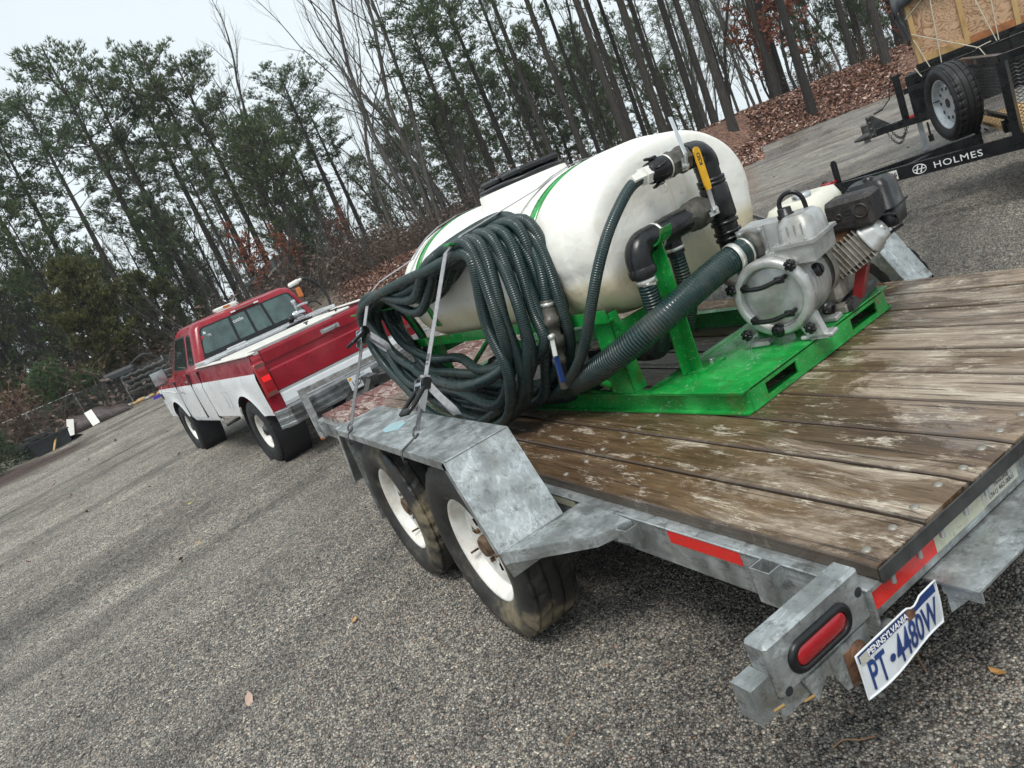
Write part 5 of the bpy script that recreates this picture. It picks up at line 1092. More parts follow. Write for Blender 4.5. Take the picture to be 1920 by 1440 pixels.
# rear window with rubber seal and dividers
wz0,wz1=1.365,1.785
def rwin(w0,w1,z0,z1,off): return [on_back(y,z,off) for y,z in ((w0,z0),(-w0,z0),(-w1,z1),(w1,z1))]
def rounded(poly,r=.05,n=4):
    P=[V(p) for p in poly]; out=[]
    for i in range(len(P)):
        a,c,d=P[i-1],P[i],P[(i+1)%len(P)]; p0=c+(a-c).normalized()*r; p1=c+(d-c).normalized()*r
        for k in range(n+1):
            t=k/n; out.append(p0*(1-t)**2+c*2*t*(1-t)+p1*t*t)
    return out
b=MB(); b.prism(rounded(rwin(.815,.68,1.345,1.795,.001),.07),(-.006,0,0)); sl_=b.build('window_seal','plastic',TK)
b=MB(); b.prism(rounded(rwin(.772,.655,1.445,1.775,.0075),.05),(-.003,0,0)); rw=b.build('rear_window','glass',TK)
for y0,y1 in ((.265,.245),(-.0,-.0),(-.265,-.245)):
    b=MB(); b.prism([on_back(y0+.018,1.445,.0108),on_back(y0-.018,1.445,.0108),on_back(y1-.018,1.775,.0108),on_back(y1+.018,1.775,.0108)],(-.004,0,0)); b.build('window_divider','plastic',rw)
def sticker(txt,y,z,size,mat,bgm=None,w=.1,h=.05,par=rw,rot=0):
    m=basis(on_back(y,z,.0135),(0,-1,0),(.06,0,.46))
    if bgm:
        b=MB(); b.prism([m@V((x,yy,-.0012)) for x,yy in ((-w/2,-h/2),(w/2,-h/2),(w/2,h/2),(-w/2,h/2))],tuple(m.to_3x3()@V((0,0,.0008)))); b.build('window_sticker',bgm,par)
    if txt: text_part(txt,size,'sticker_lettering',mat,par,m@Matrix.Rotation(rot,4,'Z'),.0003)
sticker('BETTER BUILT',.34,1.372,.036,'navy','white',.28,.055); sticker('cattle',.15,1.70,.07,'white'); sticker('°70',.60,1.66,.045,'white'); sticker('★',.64,1.71,.06,'white'); sticker(None,.69,1.665,.0,'white','redlens',.04,.04); sticker('powerstroke',-.25,1.372,.035,'white')
b=MB(); b.box((1.73,-.22,1.815),(1.765,.20,1.84),.006); tb=b.build('third_brake_light','brownlens',TK)
b=MB(); b.box((1.724,-.22,1.817),(1.729,-.15,1.838)); b.box((1.724,.13,1.817),(1.729,.20,1.838)); b.build('cargo_lens','clear',tb)
for s in (1,-1):
    b=MB(); b.prism(rounded([on_side(1.86,1.37,s,.001),on_side(2.20,1.37,s,.001),on_side(2.16,1.77,s,.001),on_side(1.92,1.77,s,.001)],.05),(0,s*.005,0)); a_=b.build('window_seal','plastic',TK)
    b=MB(); b.prism(rounded([on_side(1.885,1.39,s,.007),on_side(2.175,1.39,s,.007),on_side(2.14,1.75,s,.007),on_side(1.94,1.75,s,.007)],.04),(0,s*.002,0)); b.build('quarter_window','glass_d',a_)
    b=MB(); b.prism(rounded([on_side(2.32,1.345,s,.001),on_side(3.25,1.345,s,.001),on_side(2.90,1.785,s,.001),on_side(2.28,1.785,s,.001)],.04),(0,s*.005,0)); a_=b.build('window_seal','plastic',TK)
    b=MB(); b.prism(rounded([on_side(2.345,1.36,s,.007),on_side(3.20,1.36,s,.007),on_side(2.87,1.765,s,.007),on_side(2.31,1.765,s,.007)],.03),(0,s*.002,0)); b.build('door_window','glass_d',a_)
    # towing mirror
    b=MB(); b.box((3.10,s*1.08,1.25),(3.16,s*1.30,1.47),.02); mr=b.build('door_mirror','plastic',TK)
    b=MB(); b.box((3.094,s*1.09,1.26),(3.0995,s*1.29,1.46),.002); b.build('mirror_glass','mirror',mr)
    b=MB(); b.tube([(3.15,s*.97,1.42),(3.14,s*1.12,1.44)],.01,6); b.tube([(3.14,s*1.2,1.25),(3.10,s*1.25,1.16),(2.95,s*1.0,1.02),(2.88,s*1.0,1.0)],.009,6); b.build('mirror_arm','bumper',mr)
b=MB(); b.prism([(3.42,-.82,1.38),(3.42,.82,1.38),(3.0,.70,1.78),(3.0,-.70,1.78)],(.01,0,.01)); b.build('windscreen','glass_d',TK)
# chassis
b=MB(); b.box((-.8,-.45,.50),(4.8,-.37,.62)); b.box((-.8,.37,.50),(4.8,.45,.62)); b.box((-.06,-.75,.36),(.06,.75,.46)); b.box((3.93,-.75,.36),(4.03,.75,.46)); b.lathe((0,-.12,.41),(0,1,0),[(0,.1),(.05,.16),(.19,.16),(.24,.1)],16,cap=True); b.box((1.0,-.3,.45),(3.4,.3,.60)); b.box((-.5,.5,.45),(.0,.75,.60),.03); b.build('chassis','ink',TK)
b=MB(); b.box((1.68,.93,.535),(3.3,.97,.58),.01); b.box((1.68,-.97,.535),(3.3,-.93,.58),.01); b.build('rocker_panel','whitep',TK)
b=MB(); b.tube([(1.25,.85,.52),(1.35,1.02,.50)],.02,8); b.build('step_stub','plastic',TK)
TT=tyre_mb(.40,.21,.225,96,5).mesh('truck_tyre','rubber_clean'); TR=rim_mb(.21,.17,8,.06,-.01,True).mesh('truck_rim','rim')
hb2=MB(); hb2.lathe((0,0,0),(0,1,0),[(-.01,.09),(.05,.085),(.06,.065),(.085,.06),(.09,.02)],20); HB2=hb2.mesh('truck_hub','dsteel')
for x,y,s in ((0,.875,1),(0,-.875,-1),(3.98,.875,1),(3.98,-.875,-1)): wheel(TK,(x,y,.40),s,.4+x,TT,TR,HB2,None,BD)
# toolbox in the bed, lights and pump in the bed
TM=TK.matrix_basis.copy()
def on_truck(name,label,cat): 
    o=thing(name,label,cat); o.location=TK.location; o.rotation_euler=TK.rotation_euler; o.scale=TK.scale; return o
tb=on_truck('truck_toolbox','bright aluminium tread plate toolbox across the pickup bed behind the cab','toolbox')
b=MB(); b.box((1.10,-.86,1.0),(1.60,.86,1.338)); b.build('box_body','tread',tb)
b=MB(); b.box((1.06,-.97,1.340),(1.63,.97,1.385),.008); lid_=b.build('box_lid','tread',tb)
b=MB(); b.box((1.055,.55,1.345),(1.0595,.66,1.375)); b.box((1.10,-.9,1.3855),(1.13,.9,1.390)); b.build('lid_latch','steel',lid_)
cvv=on_truck('bed_cover','flat white lid lying in the pickup bed just inside the tailgate','bed cover')
b=MB(); b.box((-.55,-.45,1.325),(.55,.90,1.352),.008); b.build('lid_panel','whitepl',cvv)
for y in (.10,-.30): b=MB(); b.lathe((-.48,y,1.352),(0,0,1),[(0,.012),(.02,.010),(.022,.03),(.035,.03),(.036,.01)],12,cap=True); b.build('knob','plastic',cvv)
lb_=on_truck('strobe_light','clear and amber strobe light bar on the red cab roof','light')
b=MB(); b.box((1.95,-.02,1.905),(2.05,.33,1.955),.015); b.build('light_cover','clear',lb_)
b=MB(); b.box((1.93,-.0,1.893),(2.07,.31,1.905)); b.build('light_base','whitepl',lb_)
b=MB(); b.box((1.945,.10,1.915),(1.9495,.20,1.945)); b.build('amber_panel','amber',lb_)
rk=on_truck('bed_pump','small chrome pump and fittings standing in the pickup bed near the cab','pump')
b=MB(); b.lathe((1.02,-.42,1.46),(0,1,.1),[(-.09,.03),(-.06,.045),(.06,.045),(.09,.03)],16,cap=True); b.cyl((1.02,-.42,1.34),(1.02,-.42,1.60),.02); b.lathe((1.02,-.42,1.60),(0,0,1),[(0,.03),(.03,.04),(.06,.03)],12,cap=True); b.tube(spline([(1.02,-.42,1.55),(1.02,-.52,1.56),(1.02,-.60,1.55)],4),.014,8); b.box((.98,-.48,1.36),(1.06,-.36,1.42),.01); b.build('pump_body','chrome',rk)
b=MB(); b.tube(spline([(1.02,-.60,1.55),(1.03,-.72,1.52),(1.1,-.8,1.44)],5),.012,6); b.sphere((1.02,-.28,1.43),.05); b.box((.95,-.55,1.30),(1.1,-.2,1.36)); b.build('pump_base','plastic',rk)
nz_=on_truck('fuel_nozzle_arm','white coupling with black hose and amber lamp at the right rear cab corner','hose')
b=MB(); b.lathe((1.68,-.78,1.86),(0,-1,.12),[(-.08,.02),(-.06,.035),(.08,.035),(.09,.025),(.14,.022)],14,cap=True); b.build('coupling','whitepl',nz_)
b=MB(); b.tube(spline([(1.68,-.90,1.875),(1.68,-1.02,1.84),(1.65,-1.12,1.70),(1.6,-1.15,1.5),(1.55,-1.1,1.32)],6),.020,8); b.build('hose','plastic',nz_)
b=MB(); b.box((1.65,-.85,1.64),(1.69,-.77,1.79),.015); b.build('amber_lamp','amber',nz_)
# ------------------------------------------------------------------ black utility trailer (right) : x along its tongue towards the coupler
UZ=.0
ax=R(37); ud=V((math.cos(ax),math.sin(ax),0)); un=V((-ud.y,ud.x,0))
CP=V((3.56,-4.60,0)); UT=thing('utility_trailer','black mesh-sided utility trailer with HOLMES on its tongue and a spare wheel','trailer',tuple(CP))
def W3(p): return V(p)-CP
cz=.45; corner=V((2.04,-4.77,0))
far=V((3.0,-6.0,0)) ; fd=(far-corner).normalized(); bk=V((-.80,-.60,0))
b=MB(); nb0=V((3.50,-4.605,cz)); b.bar(W3(nb0),W3(V((corner.x-.02,corner.y,cz))),.045,.105); nd=(corner-V((3.50,-4.605,0))).normalized(); nrm=V((-nd.y,nd.x,0)); nrm=nrm if nrm.dot(CAM-corner)>0 else -nrm
b.bar(W3(V((corner.x,corner.y,cz))),W3(V((corner.x,corner.y,cz))+V((-1,-.14,0)).normalized()*1.6),.045,.105)
b.bar(W3(nb0+V((.0,-.03,0))),W3(V((2.60,-5.30,cz))),.045,.10); b.bar(W3(V((2.6,-5.30,cz))),W3(far+V((0,0,cz))),.045,.10)
b.bar(W3(V((2.9,-4.73,cz+.02))),W3(V((2.86,-5.05,cz+.02))),.06,.03); b.build('tongue','black',UT)
tM=basis(W3(V((2.50,0,cz))+V((0,nb0.y+(corner.y-nb0.y)*((nb0.x-2.50)/(nb0.x-corner.x)),0))+nrm*.0245),-(-nd) if False else nd,(0,0,1))
text_part('HOLMES',.070,'lettering','white',UT,tM@Matrix.Translation((.05,-.004,0)),.0006,1.25,0,1.12)
b=MB(); c=tM@Matrix.Translation((-.235,-.002,0)); b.tube([c@V((.052*math.cos(a),.036*math.sin(a),.001)) for a in [2*PI*k/28 for k in range(28)]],.0032,5,closed=True)
for x0,x1 in ((-.028,-.006),(.006,.028)): b.bar(c@V((x0,-.028,.001)),c@V((x1,.028,.001)),.010,.001,tuple(c.to_3x3()@V((0,0,1))))
b.bar(c@V((-.045,0,.001)),c@V((.045,0,.001)),.007,.001,tuple(c.to_3x3()@V((0,0,1)))); b.build('emblem','white',UT)
b=MB(); b.prism([tM@V((-.435+x,y,.0)) for x,y in ((-.06,-.038),(.025,-.038),(.025,.038),(-.06,.038))],tuple(tM.to_3x3()@V((0,0,.001)))); st_=b.build('sticker','whitepl',UT)
text_part('25',.05,'sticker_lettering','ink',st_,tM@Matrix.Translation((-.438,0,.0015)),.0003,1,.001); text_part('A',.06,'sticker_lettering','white',st_,tM@Matrix.Translation((-.53,0,.001)),.0003,1,.001)
b=MB(); b.bar(W3(nb0),W3(nb0+V((.18,.03,0))),.07,.07); b.lathe(W3(nb0+V((.20,.03,.0))),(1,.1,-.1),[(-.04,.05),(.0,.045),(.04,.03),(.05,.01)],14,cap=True); b.bar(W3(nb0+V((.1,.02,.03))),W3(nb0+V((.28,.03,.045))),.03,.015); b.build('coupler','dsteel',UT)
b=MB(); jk=W3(nb0+V((-.04,-.06,0))); b.cyl(jk+V((0,0,-.05)),jk+V((0,0,.23)),.026,n=16); b.cyl(jk+V((0,0,.23)),jk+V((0,0,.245)),.018,n=10); b.cyl(jk+V((0,0,-.43)),jk+V((0,0,-.05)),.02,n=12); b.lathe(jk+V((0,0,-.44)),(0,0,1),[(0,.06),(.01,.06)],14,cap=True); b.build('tongue_jack','black',UT)
b=MB(); rr=random.Random(3)
for k in range(3): b.tube(spline([W3(nb0+V((-.02+rr.uniform(-.06,.08),rr.uniform(-.05,.05),.06+rr.uniform(0,.02)))) for _ in range(7)],4),.006,5)
b.build('breakaway_cable','redlens',UT)
def chain(b,p0,p1,sag,n,r=.011):
    for k in range(n):
        t=k/(n-1); t2=t+.01; f=lambda t:V(p0)*(1-t)+V(p1)*t+V((0,0,-sag*4*t*(1-t))); c=f(t); d=(f(t2)-c).normalized(); x,y,_=frame(d); s_=x if k%2 else y
        b.tube([c+d*r*1.5*math.cos(a)+s_*r*math.sin(a) for a in [2*PI*j/8 for j in range(8)]],.0035,4,closed=True)
b=MB(); chain(b,W3(nb0+V((-.0,0,.05))),W3(nb0+V((.12,-.04,.05))),-.04,9,.013); b.build('safety_chain','dsteel',UT)
# posts, rails and mesh
zt_=1.03
for p in (corner,far): 
    b=MB(); q_=W3(V((p.x,p.y,0))); b.bar(q_+V((0,0,cz+.05)),q_+V((0,0,zt_)),.055,.055,tuple(nrm)); b.build('corner_post','black',UT)
b=MB(); e=corner+V((-1,-.14,0)).normalized()*1.6
b.bar(W3(V((*far.xy,zt_+.02))),W3(V((*corner.xy,zt_+.02))),.05,.05); b.bar(W3(V((*corner.xy,zt_+.02))),W3(V((*e.xy,zt_+.02))),.05,.05); b.bar(W3(V((*corner.xy,.62))),W3(V((*far.xy,.62))),.03,.03)
for k in (.85,1.55):
    p=corner+V((-1,-.14,0)).normalized()*k; b.bar(W3(V((*p.xy,cz+.05))),W3(V((*p.xy,zt_))),.05,.05,tuple(nrm))
b.build('side_rail','black',UT)
def mesh_panel(p0,p1,z0,z1,name='mesh_panel'):
    b=MB(); L_=(p1-p0).length; d=(p1-p0).normalized(); nn_=V((-d.y,d.x,0)); cw,chh=.052,.026; nx=int(L_/cw); nz_=int((z1-z0)/chh)
    for i in range(nx):
        for j in range(nz_):
            x=p0+d*(i*cw); z=z0+j*chh
            for (xa,za,xb,zb) in ((0,chh/2,cw/2,chh),(cw/2,chh,cw,chh/2),(cw,chh/2,cw/2,0),(cw/2,0,0,chh/2)) if (i+j)%1==0 else ():
                a_=x+d*xa+V((0,0,z+za)); c_=x+d*xb+V((0,0,z+zb)); t_=(c_-a_).normalized().cross(nn_)*.0028; w_=nn_*.0015
                b.add([W3(a_-t_)+w_,W3(c_-t_)+w_,W3(c_+t_)-w_,W3(a_+t_)-w_],[(0,1,2,3)])
    o=b.build(name,'dsteel',UT,kind='stuff'); return o
mesh_panel(V((corner.x,corner.y,0)),V((far.x,far.y,0)),.52,1.0); mesh_panel(V((e.x,e.y,0)),V((corner.x,corner.y,0)),.52,1.0)
b=MB(); pB=[corner,far,far+bk*2.2,corner+bk*2.2]; b.prism([W3(V((p.x,p.y,.50))) for p in pB],(0,0,.03)); b.build('trailer_floor','lumber',UT)
b=MB(); b.box((-.001,-.001,-.001),(0.001,.001,.001)); 
b=MB(); p=W3(corner+fd*.16+V((0,0,.56))); b.bar(p-V((0,0,.03)),p+V((0,0,.05)),.10,.05,tuple(fd)); b.bar(W3(corner+fd*.19+nrm*.06+V((0,0,.52))),W3(corner+fd*.19+nrm*.06+V((0,0,.58))),.045,.004,tuple(nrm)); b.build('bracket','black',UT)
# wheel and load inside
wt=wheel(UT,tuple(W3(corner+V((-1.5,-.1,.33)))),1,0,TT,None,None,None,None,.82); wt.rotation_euler=(0,0,R(-55)+R(143))
# spare wheel on the tongue
SR=rim_mb(.20,.14,10,.04,.03,False).mesh('spare_rim','rimgrey')
sn=V((math.cos(R(52)),math.sin(R(52)),0)); sp_c=V((2.80,-5.42,.80))
sw=add_part('spare_wheel',tyre_mb(.315,.20,.19,96,4).mesh('spare_tyre','rubber_clean'),UT); sw.location=W3(sp_c); sw.rotation_euler=(0,0,math.atan2(sn.y,sn.x)-PI/2); add_part('rim',SR,sw)
b=MB()
for k in range(10): a=2*PI*k/10; b.lathe((.125*math.cos(a),.0425,.125*math.sin(a)),(0,1,0),[(0,.016),(.0015,.016)],12,cap=True)
b.lathe((0,.04,0),(0,1,0),[(0,.04),(.004,.038)],20,cap=True); b.tube([(.16,.03,.03),(.165,.085,.03)],.005,6); b.build('rim_hole','ink',sw)
b=MB(); q_=W3(sp_c-sn*.12); b.bar(q_+V((0,0,-.30)),q_+V((0,0,.1)),.06,.05,tuple(sn)); b.bar(q_,q_+sn*.1,.05,.05); b.build('spare_mount','black',UT)
# ------------------------------------------------------------------ dump trailer with plywood sides behind it
D0=V((5.40,-8.15,0)); da=V((-.87,-.493,0)).normalized(); dn_=V((-.493,.87,0)).normalized()
DM=basis(D0,-da,-dn_) ; 
DM=basis(D0,da,-V((0,0,1)).cross(da)*-1)
DT=thing('dump_trailer','tall black dump trailer with plywood side boards and a dark tarp, parked furthest right','trailer',mat=DM)
# local: x back along the trailer from the coupler, y: + is left-hand of x ; near side (to camera) sign
sg=1 if (DM.to_3x3()@V((0,1,0))).dot(CAM-D0)>0 else -1
Yn=lambda y:sg*y
Bx0=.62; Hw=.62
b=MB(); b.box((Bx0,Yn(-Hw),.72),(4.6,Yn(Hw),1.07)); b.box((Bx0-.01,Yn(Hw+.001),1.03),(4.6,Yn(Hw+.05),1.075)); b.box((Bx0+.9,Yn(Hw+.001),.72),(Bx0+.97,Yn(Hw+.05),1.07)); b.box((Bx0+.02,Yn(Hw+.0005),.745),(Bx0+.0,Yn(Hw+.02),1.05)); b.box((.5,Yn(-.35),.42),(4.6,Yn(.55),.7195)); b.box((.45,Yn(-.33),.45),(.75,Yn(.33),.98),.01); b.build('steel_body','black',DT)
nb_=8; xs=[Bx0+.02+i*.48 for i in range(9)]
for i in range(8):
    b=MB(); b.box((xs[i]+.02,Yn(Hw-.02),1.075),(xs[i+1]+.02,Yn(Hw-.005),1.85)); b.build('plywood_panel','ply',DT)
for i,x in enumerate(xs):
    b=MB(); b.box((x,Yn(Hw-.003),1.0755),(x+.05,Yn(Hw+.035),1.85)); b.build('wood_post','lumber',DT)
b=MB(); b.box((Bx0,Yn(-Hw),1.075),(Bx0+.015,Yn(Hw-.03),1.85)); b.build('plywood_panel','ply',DT)
for x0,x1,m in ((xs[0]+.052,xs[1]-.002,'lumber'),(xs[1]+.052,xs[2]-.002,'orangewood'),(xs[2]+.052,xs[3]-.002,'orangewood')):
    b=MB(); b.box((x0,Yn(Hw-.002),1.0757),(x1,Yn(Hw+.03),1.15)); b.build('bottom_board',m,DT)
b=MB(); b.tube([(Bx0+.0,Yn(Hw+.06),.98),(4.6,Yn(Hw+.06),1.0)],.008,6); b.box((Bx0-.16,Yn(.2),.70),(Bx0,Yn(.25),.76)); b.box((Bx0-.2,Yn(Hw-.1),.80),(Bx0+.1,Yn(Hw),.86)); b.build('tie_rail','black',DT)
b=MB(); b.bar((-.10,0,.43),(.75,0,.43),.08,.09); b.bar((.0,.0,.43),(.75,Yn(.30),.43),.05,.08); b.build('tongue','black',DT)
b=MB(); b.lathe((-.14,0,.43),(-1,0,-.1),[(-.06,.05),(0,.045),(.10,.03),(.16,.012)],14,cap=True); b.box((-.10,-.05,.40),(-.02,.05,.66)); b.prism([(-.02,-.01,.48),(.16,-.01,.48),(-.02,-.01,.66)],(0,.02,0))
for z in (.42,.50,.58,.64): b.lathe((-.06,Yn(.05),z),(0,sg,0),[(0,.02),(.02,.02),(.022,.008)],12,cap=True)
b.tube([V((-.13,Yn(.0),.53))+V((.035*math.cos(a),0,.035*math.sin(a))) for a in [2*PI*k/12 for k in range(12)]],.008,5,closed=True); b.build('coupler','dsteel',DT)
b=MB(); b.box((.08,Yn(.045),.405),(.42,Yn(.048),.455)); b.build('reflective_tape','whitepl',DT)
b=MB(); b.bar((.40,Yn(.04),.46),(.78,Yn(.08),.46),.05,.06,bev=.01); b.box((.38,Yn(.02),.42),(.46,Yn(.09),.50),.015); b.build('coupler_lock','redtape',DT)
b=MB(); b.box((.44,-.04,.02),(.50,.04,.46)); b.build('jack_leg','rimgrey',DT)
b=MB(); b.box((.30,-.045,.40),(.38,.045,1.0)); b.box((.28,-.05,1.0),(.40,.05,1.03)); b.tube([(.28,0,.98),(.24,Yn(.03),.9),(.22,Yn(.05),.78),(.12,Yn(.10),.70)],.008,6); b.cyl((.12,Yn(.10),.70),(.02,Yn(.14),.68),.015,n=8); b.build('tongue_jack','black',DT)
b=MB(); chain(b,(.10,Yn(.05),.40),(.32,Yn(.05),.40),.19,22,.014); chain(b,(.14,Yn(-.04),.40),(.34,Yn(-.02),.40),.14,18,.014); b.build('safety_chain','dsteel',DT)
b=MB(); b.cyl((.56,Yn(.2),.36),(.56,Yn(.2),.12),.012,n=8); b.cyl((.56,Yn(.2),.20),(.56,Yn(.2),.12),.03,n=10); b.build('cable_plug','plastic',DT)
tpv=MB(); rs=[]
for i in range(13):
    t=i/12; x=Bx0-.10+.72*t; dz=.03*math.sin(i*1.9); rs.append([V((x,Yn(-Hw),1.95)),V((x,Yn(0),2.0)),V((x,Yn(Hw+.05),1.90+dz*.5)),V((x-.05*math.sin(i),Yn(Hw+.10+.02*math.sin(i*2.3)),1.72+dz-.10*(i<2)+.16*(t))),V((x,Yn(Hw+.06),1.73+dz+.14*t)),V((x,Yn(Hw),1.85)),V((x,Yn(-Hw),1.9))])
tpv.rings(rs,True,True,True)
tpv.prism([(Bx0-.12,Yn(Hw),1.75),(Bx0-.14,Yn(Hw-.3),1.72),(Bx0-.05,Yn(Hw-.25),1.30),(Bx0-.02,Yn(Hw+.03),1.36),(Bx0-.04,Yn(Hw+.05),1.55)],(.02,0,.01)); tpv.build('tarp','tarp',DT)
b=MB()
for pts in ([(Bx0+.02,Hw+.05,1.42),(.98+.25,Hw+.075,1.0)],[(Bx0+.03,Hw+.05,1.35),(Bx0+.12,Hw+.07,1.0)],[(Bx0+.28,Hw+.05,1.80),(Bx0+.24,Hw+.07,1.0)],[(Bx0+.0,Hw+.04,1.6),(Bx0+.30,Hw+.04,1.8)],[(Bx0+.62,Hw+.05,1.75),(Bx0+.78,Hw+.07,1.0)],[(Bx0+.82,Hw+.05,1.75),(Bx0+.80,Hw+.07,1.0)],[(Bx0-.03,Hw+.05,1.05),(Bx0+.02,Hw+.07,.93)],[(.98+.25,Hw+.075,1.0),(1.27,Hw+.08,.90)],[(1.2,Hw+.075,1.005),(1.35,Hw+.075,1.02)]):
    b.tube([(x,Yn(y),z) for x,y,z in pts],.006,5)
b.build('tie_rope','rope',DT)
b=MB(); b.sphere((1.93,Yn(Hw+.055),.90),.05,10,6,(1,.1,1.2)); b.sphere((2.04,Yn(Hw+.055),.93),.035,10,6,(1,.1,1.4)); b.build('white_sticker','white',DT)
wh=wheel(DT,(2.6,Yn(Hw-.05),.36),sg,.3,TT,TR,None,None,None,.9); wheel(DT,(2.6,Yn(-Hw+.05),.36),-sg,.3,TT,TR,None,None,None,.9)
bo=thing('marker_post','short dark round post standing on the dirt lane','post',(7.7,-11.125,ground(7.7,-11.125))); b=MB(); b.cyl((0,0,-.1),(0,0,.30),.055,.05,12); b.build('post','dsteel',bo)
# ------------------------------------------------------------------ trees
def tuft(b,p,d,L,rng,nb=9,w=.04,spread=.9,mi=1):
    x,y,_=frame(d)
    for k in range(nb):
        a=rng.uniform(0,2*PI); s=rng.uniform(.25,spread); q=(d+(x*math.cos(a)+y*math.sin(a))*s).normalized()*L*rng.uniform(.7,1.15)
        sx=q.cross(V((rng.uniform(-1,1),rng.uniform(-1,1),rng.uniform(-1,1)))).normalized()*w*rng.uniform(.6,1.2)
        b.add([p-sx*.5,p+sx*.5,p+q*.6+sx*.7,p+q],[(0,1,2,3)],mi=mi)
def make_pine(seed,h=16,r=.19,cs=.45,cw=2.6,dens=1.,lean=.25,stub=True,tw=.028,needle=.26,bark='bark',leafm='needles',trimax=None):
    rng=random.Random(seed); b=MB(); N=12
    bx=[rng.uniform(-1,1)*lean for _ in range(4)]
    def tp(t): return V((bx[0]*t*t+bx[1]*.25*math.sin(t*5),bx[2]*t*t+bx[3]*.25*math.sin(t*4),h*t))
    b.tube([tp(i/N)-V((0,0,.3*(i==0))) for i in range(N+1)],[r*(1.25 if i==0 else 1)*(1-.86*(i/N)**1.15) for i in range(N+1)],9,True)
    z=cs*h; k=0
    while z<h*.985:
        t=z/h; u=(t-cs)/(1-cs); prof=(.45+.9*u if u<.45 else .86*(1-((u-.45)/.55)**1.9)+.16)
        nb_=rng.choice([1,2,2,3]); 
        for _ in range(nb_):
            a=k*2.4+rng.uniform(-.6,.6); k+=1; L=cw*prof*rng.uniform(.55,1.15)
            el=rng.uniform(.0,.35)+.55*u; d=V((math.cos(a)*math.cos(el),math.sin(a)*math.cos(el),math.sin(el)))
            p=tp(t); pts=[p]; q=V(p); dd=V(d)
            for s in range(5): dd=(dd+V((rng.uniform(-.16,.16),rng.uniform(-.16,.16),rng.uniform(-.08,.14)))).normalized(); q=q+dd*L/5; pts.append(V(q))
            br=r*.20*(1-t*.55)*L/cw+.008; b.tube(pts,[br*(1-.8*i/5) for i in range(6)],4,False)
            nt=max(3,int(L*3.8*dens))
            for _t in range(nt):
                s=rng.uniform(.30,1.0); i=min(4,int(s*5)); base=pts[i].lerp(pts[i+1],s*5-i); 
                dt=((pts[i+1]-pts[i]).normalized()+V((rng.uniform(-1,1),rng.uniform(-1,1),rng.uniform(-.25,.75)))*.85).normalized(); l2=L*rng.uniform(.12,.34)*(1.15-s*.6); e=base+dt*l2
                b.tube([base,e],[.012,.006],3,False)
                for _k in range(rng.choice([3,4,5])): 
                    c=base.lerp(e,rng.uniform(.45,1.05)); tuft(b,c+V((rng.uniform(-.22,.22),rng.uniform(-.22,.22),rng.uniform(-.12,.2))),(dt+V((0,0,.35))).normalized(),needle*rng.uniform(.7,1.1),rng,7,tw)
        z+=rng.uniform(.22,.5)*h/16
    if stub:
        z=.16*h
        while z<cs*h:
            a=rng.uniform(0,6.28); L=rng.uniform(.5,2.0)*cw/2.6; d=V((math.cos(a),math.sin(a),rng.uniform(-.25,.3))); p=tp(z/h); pts=[p]; q=V(p); dd=V(d).normalized()
            for s in range(4): dd=(dd+V((rng.uniform(-.3,.3),rng.uniform(-.3,.3),rng.uniform(-.25,.15)))).normalized(); q=q+dd*L/4; pts.append(V(q))
            b.tube(pts,[.024,.018,.013,.008,.004],4,False)
            for _ in range(3): i=rng.randint(1,3); b.tube([pts[i],pts[i]+V((rng.uniform(-.5,.5),rng.uniform(-.5,.5),rng.uniform(-.3,.3)))],[.009,.003],3,False)
            if rng.random()<.30: tuft(b,pts[-1],dd,needle*1.1,rng,12,tw)
            z+=rng.uniform(.25,.8)
    return split_tree(b,bark,leafm)
def split_tree(b,bark,leafm):
    # trunk + limbs in one mesh, needles or leaves in another
    T=MB();L=MB(); 
    for name,sel,B in (('t',0,T),('l',1,L)):
        idx={}
        for f,mi,sm in zip(b.f,b.mi,b.sm):
            if mi!=sel: continue
            nf=[]
            for k in f:
                if k not in idx: idx[k]=len(B.v); B.v.append(b.v[k])
                nf.append(idx[k])
            B.f.append(tuple(nf)); B.mi.append(0); B.sm.append(sm); B.uv.append(None)
    return (T.mesh('trunk',bark),L.mesh('crown',leafm) if L.f else None)
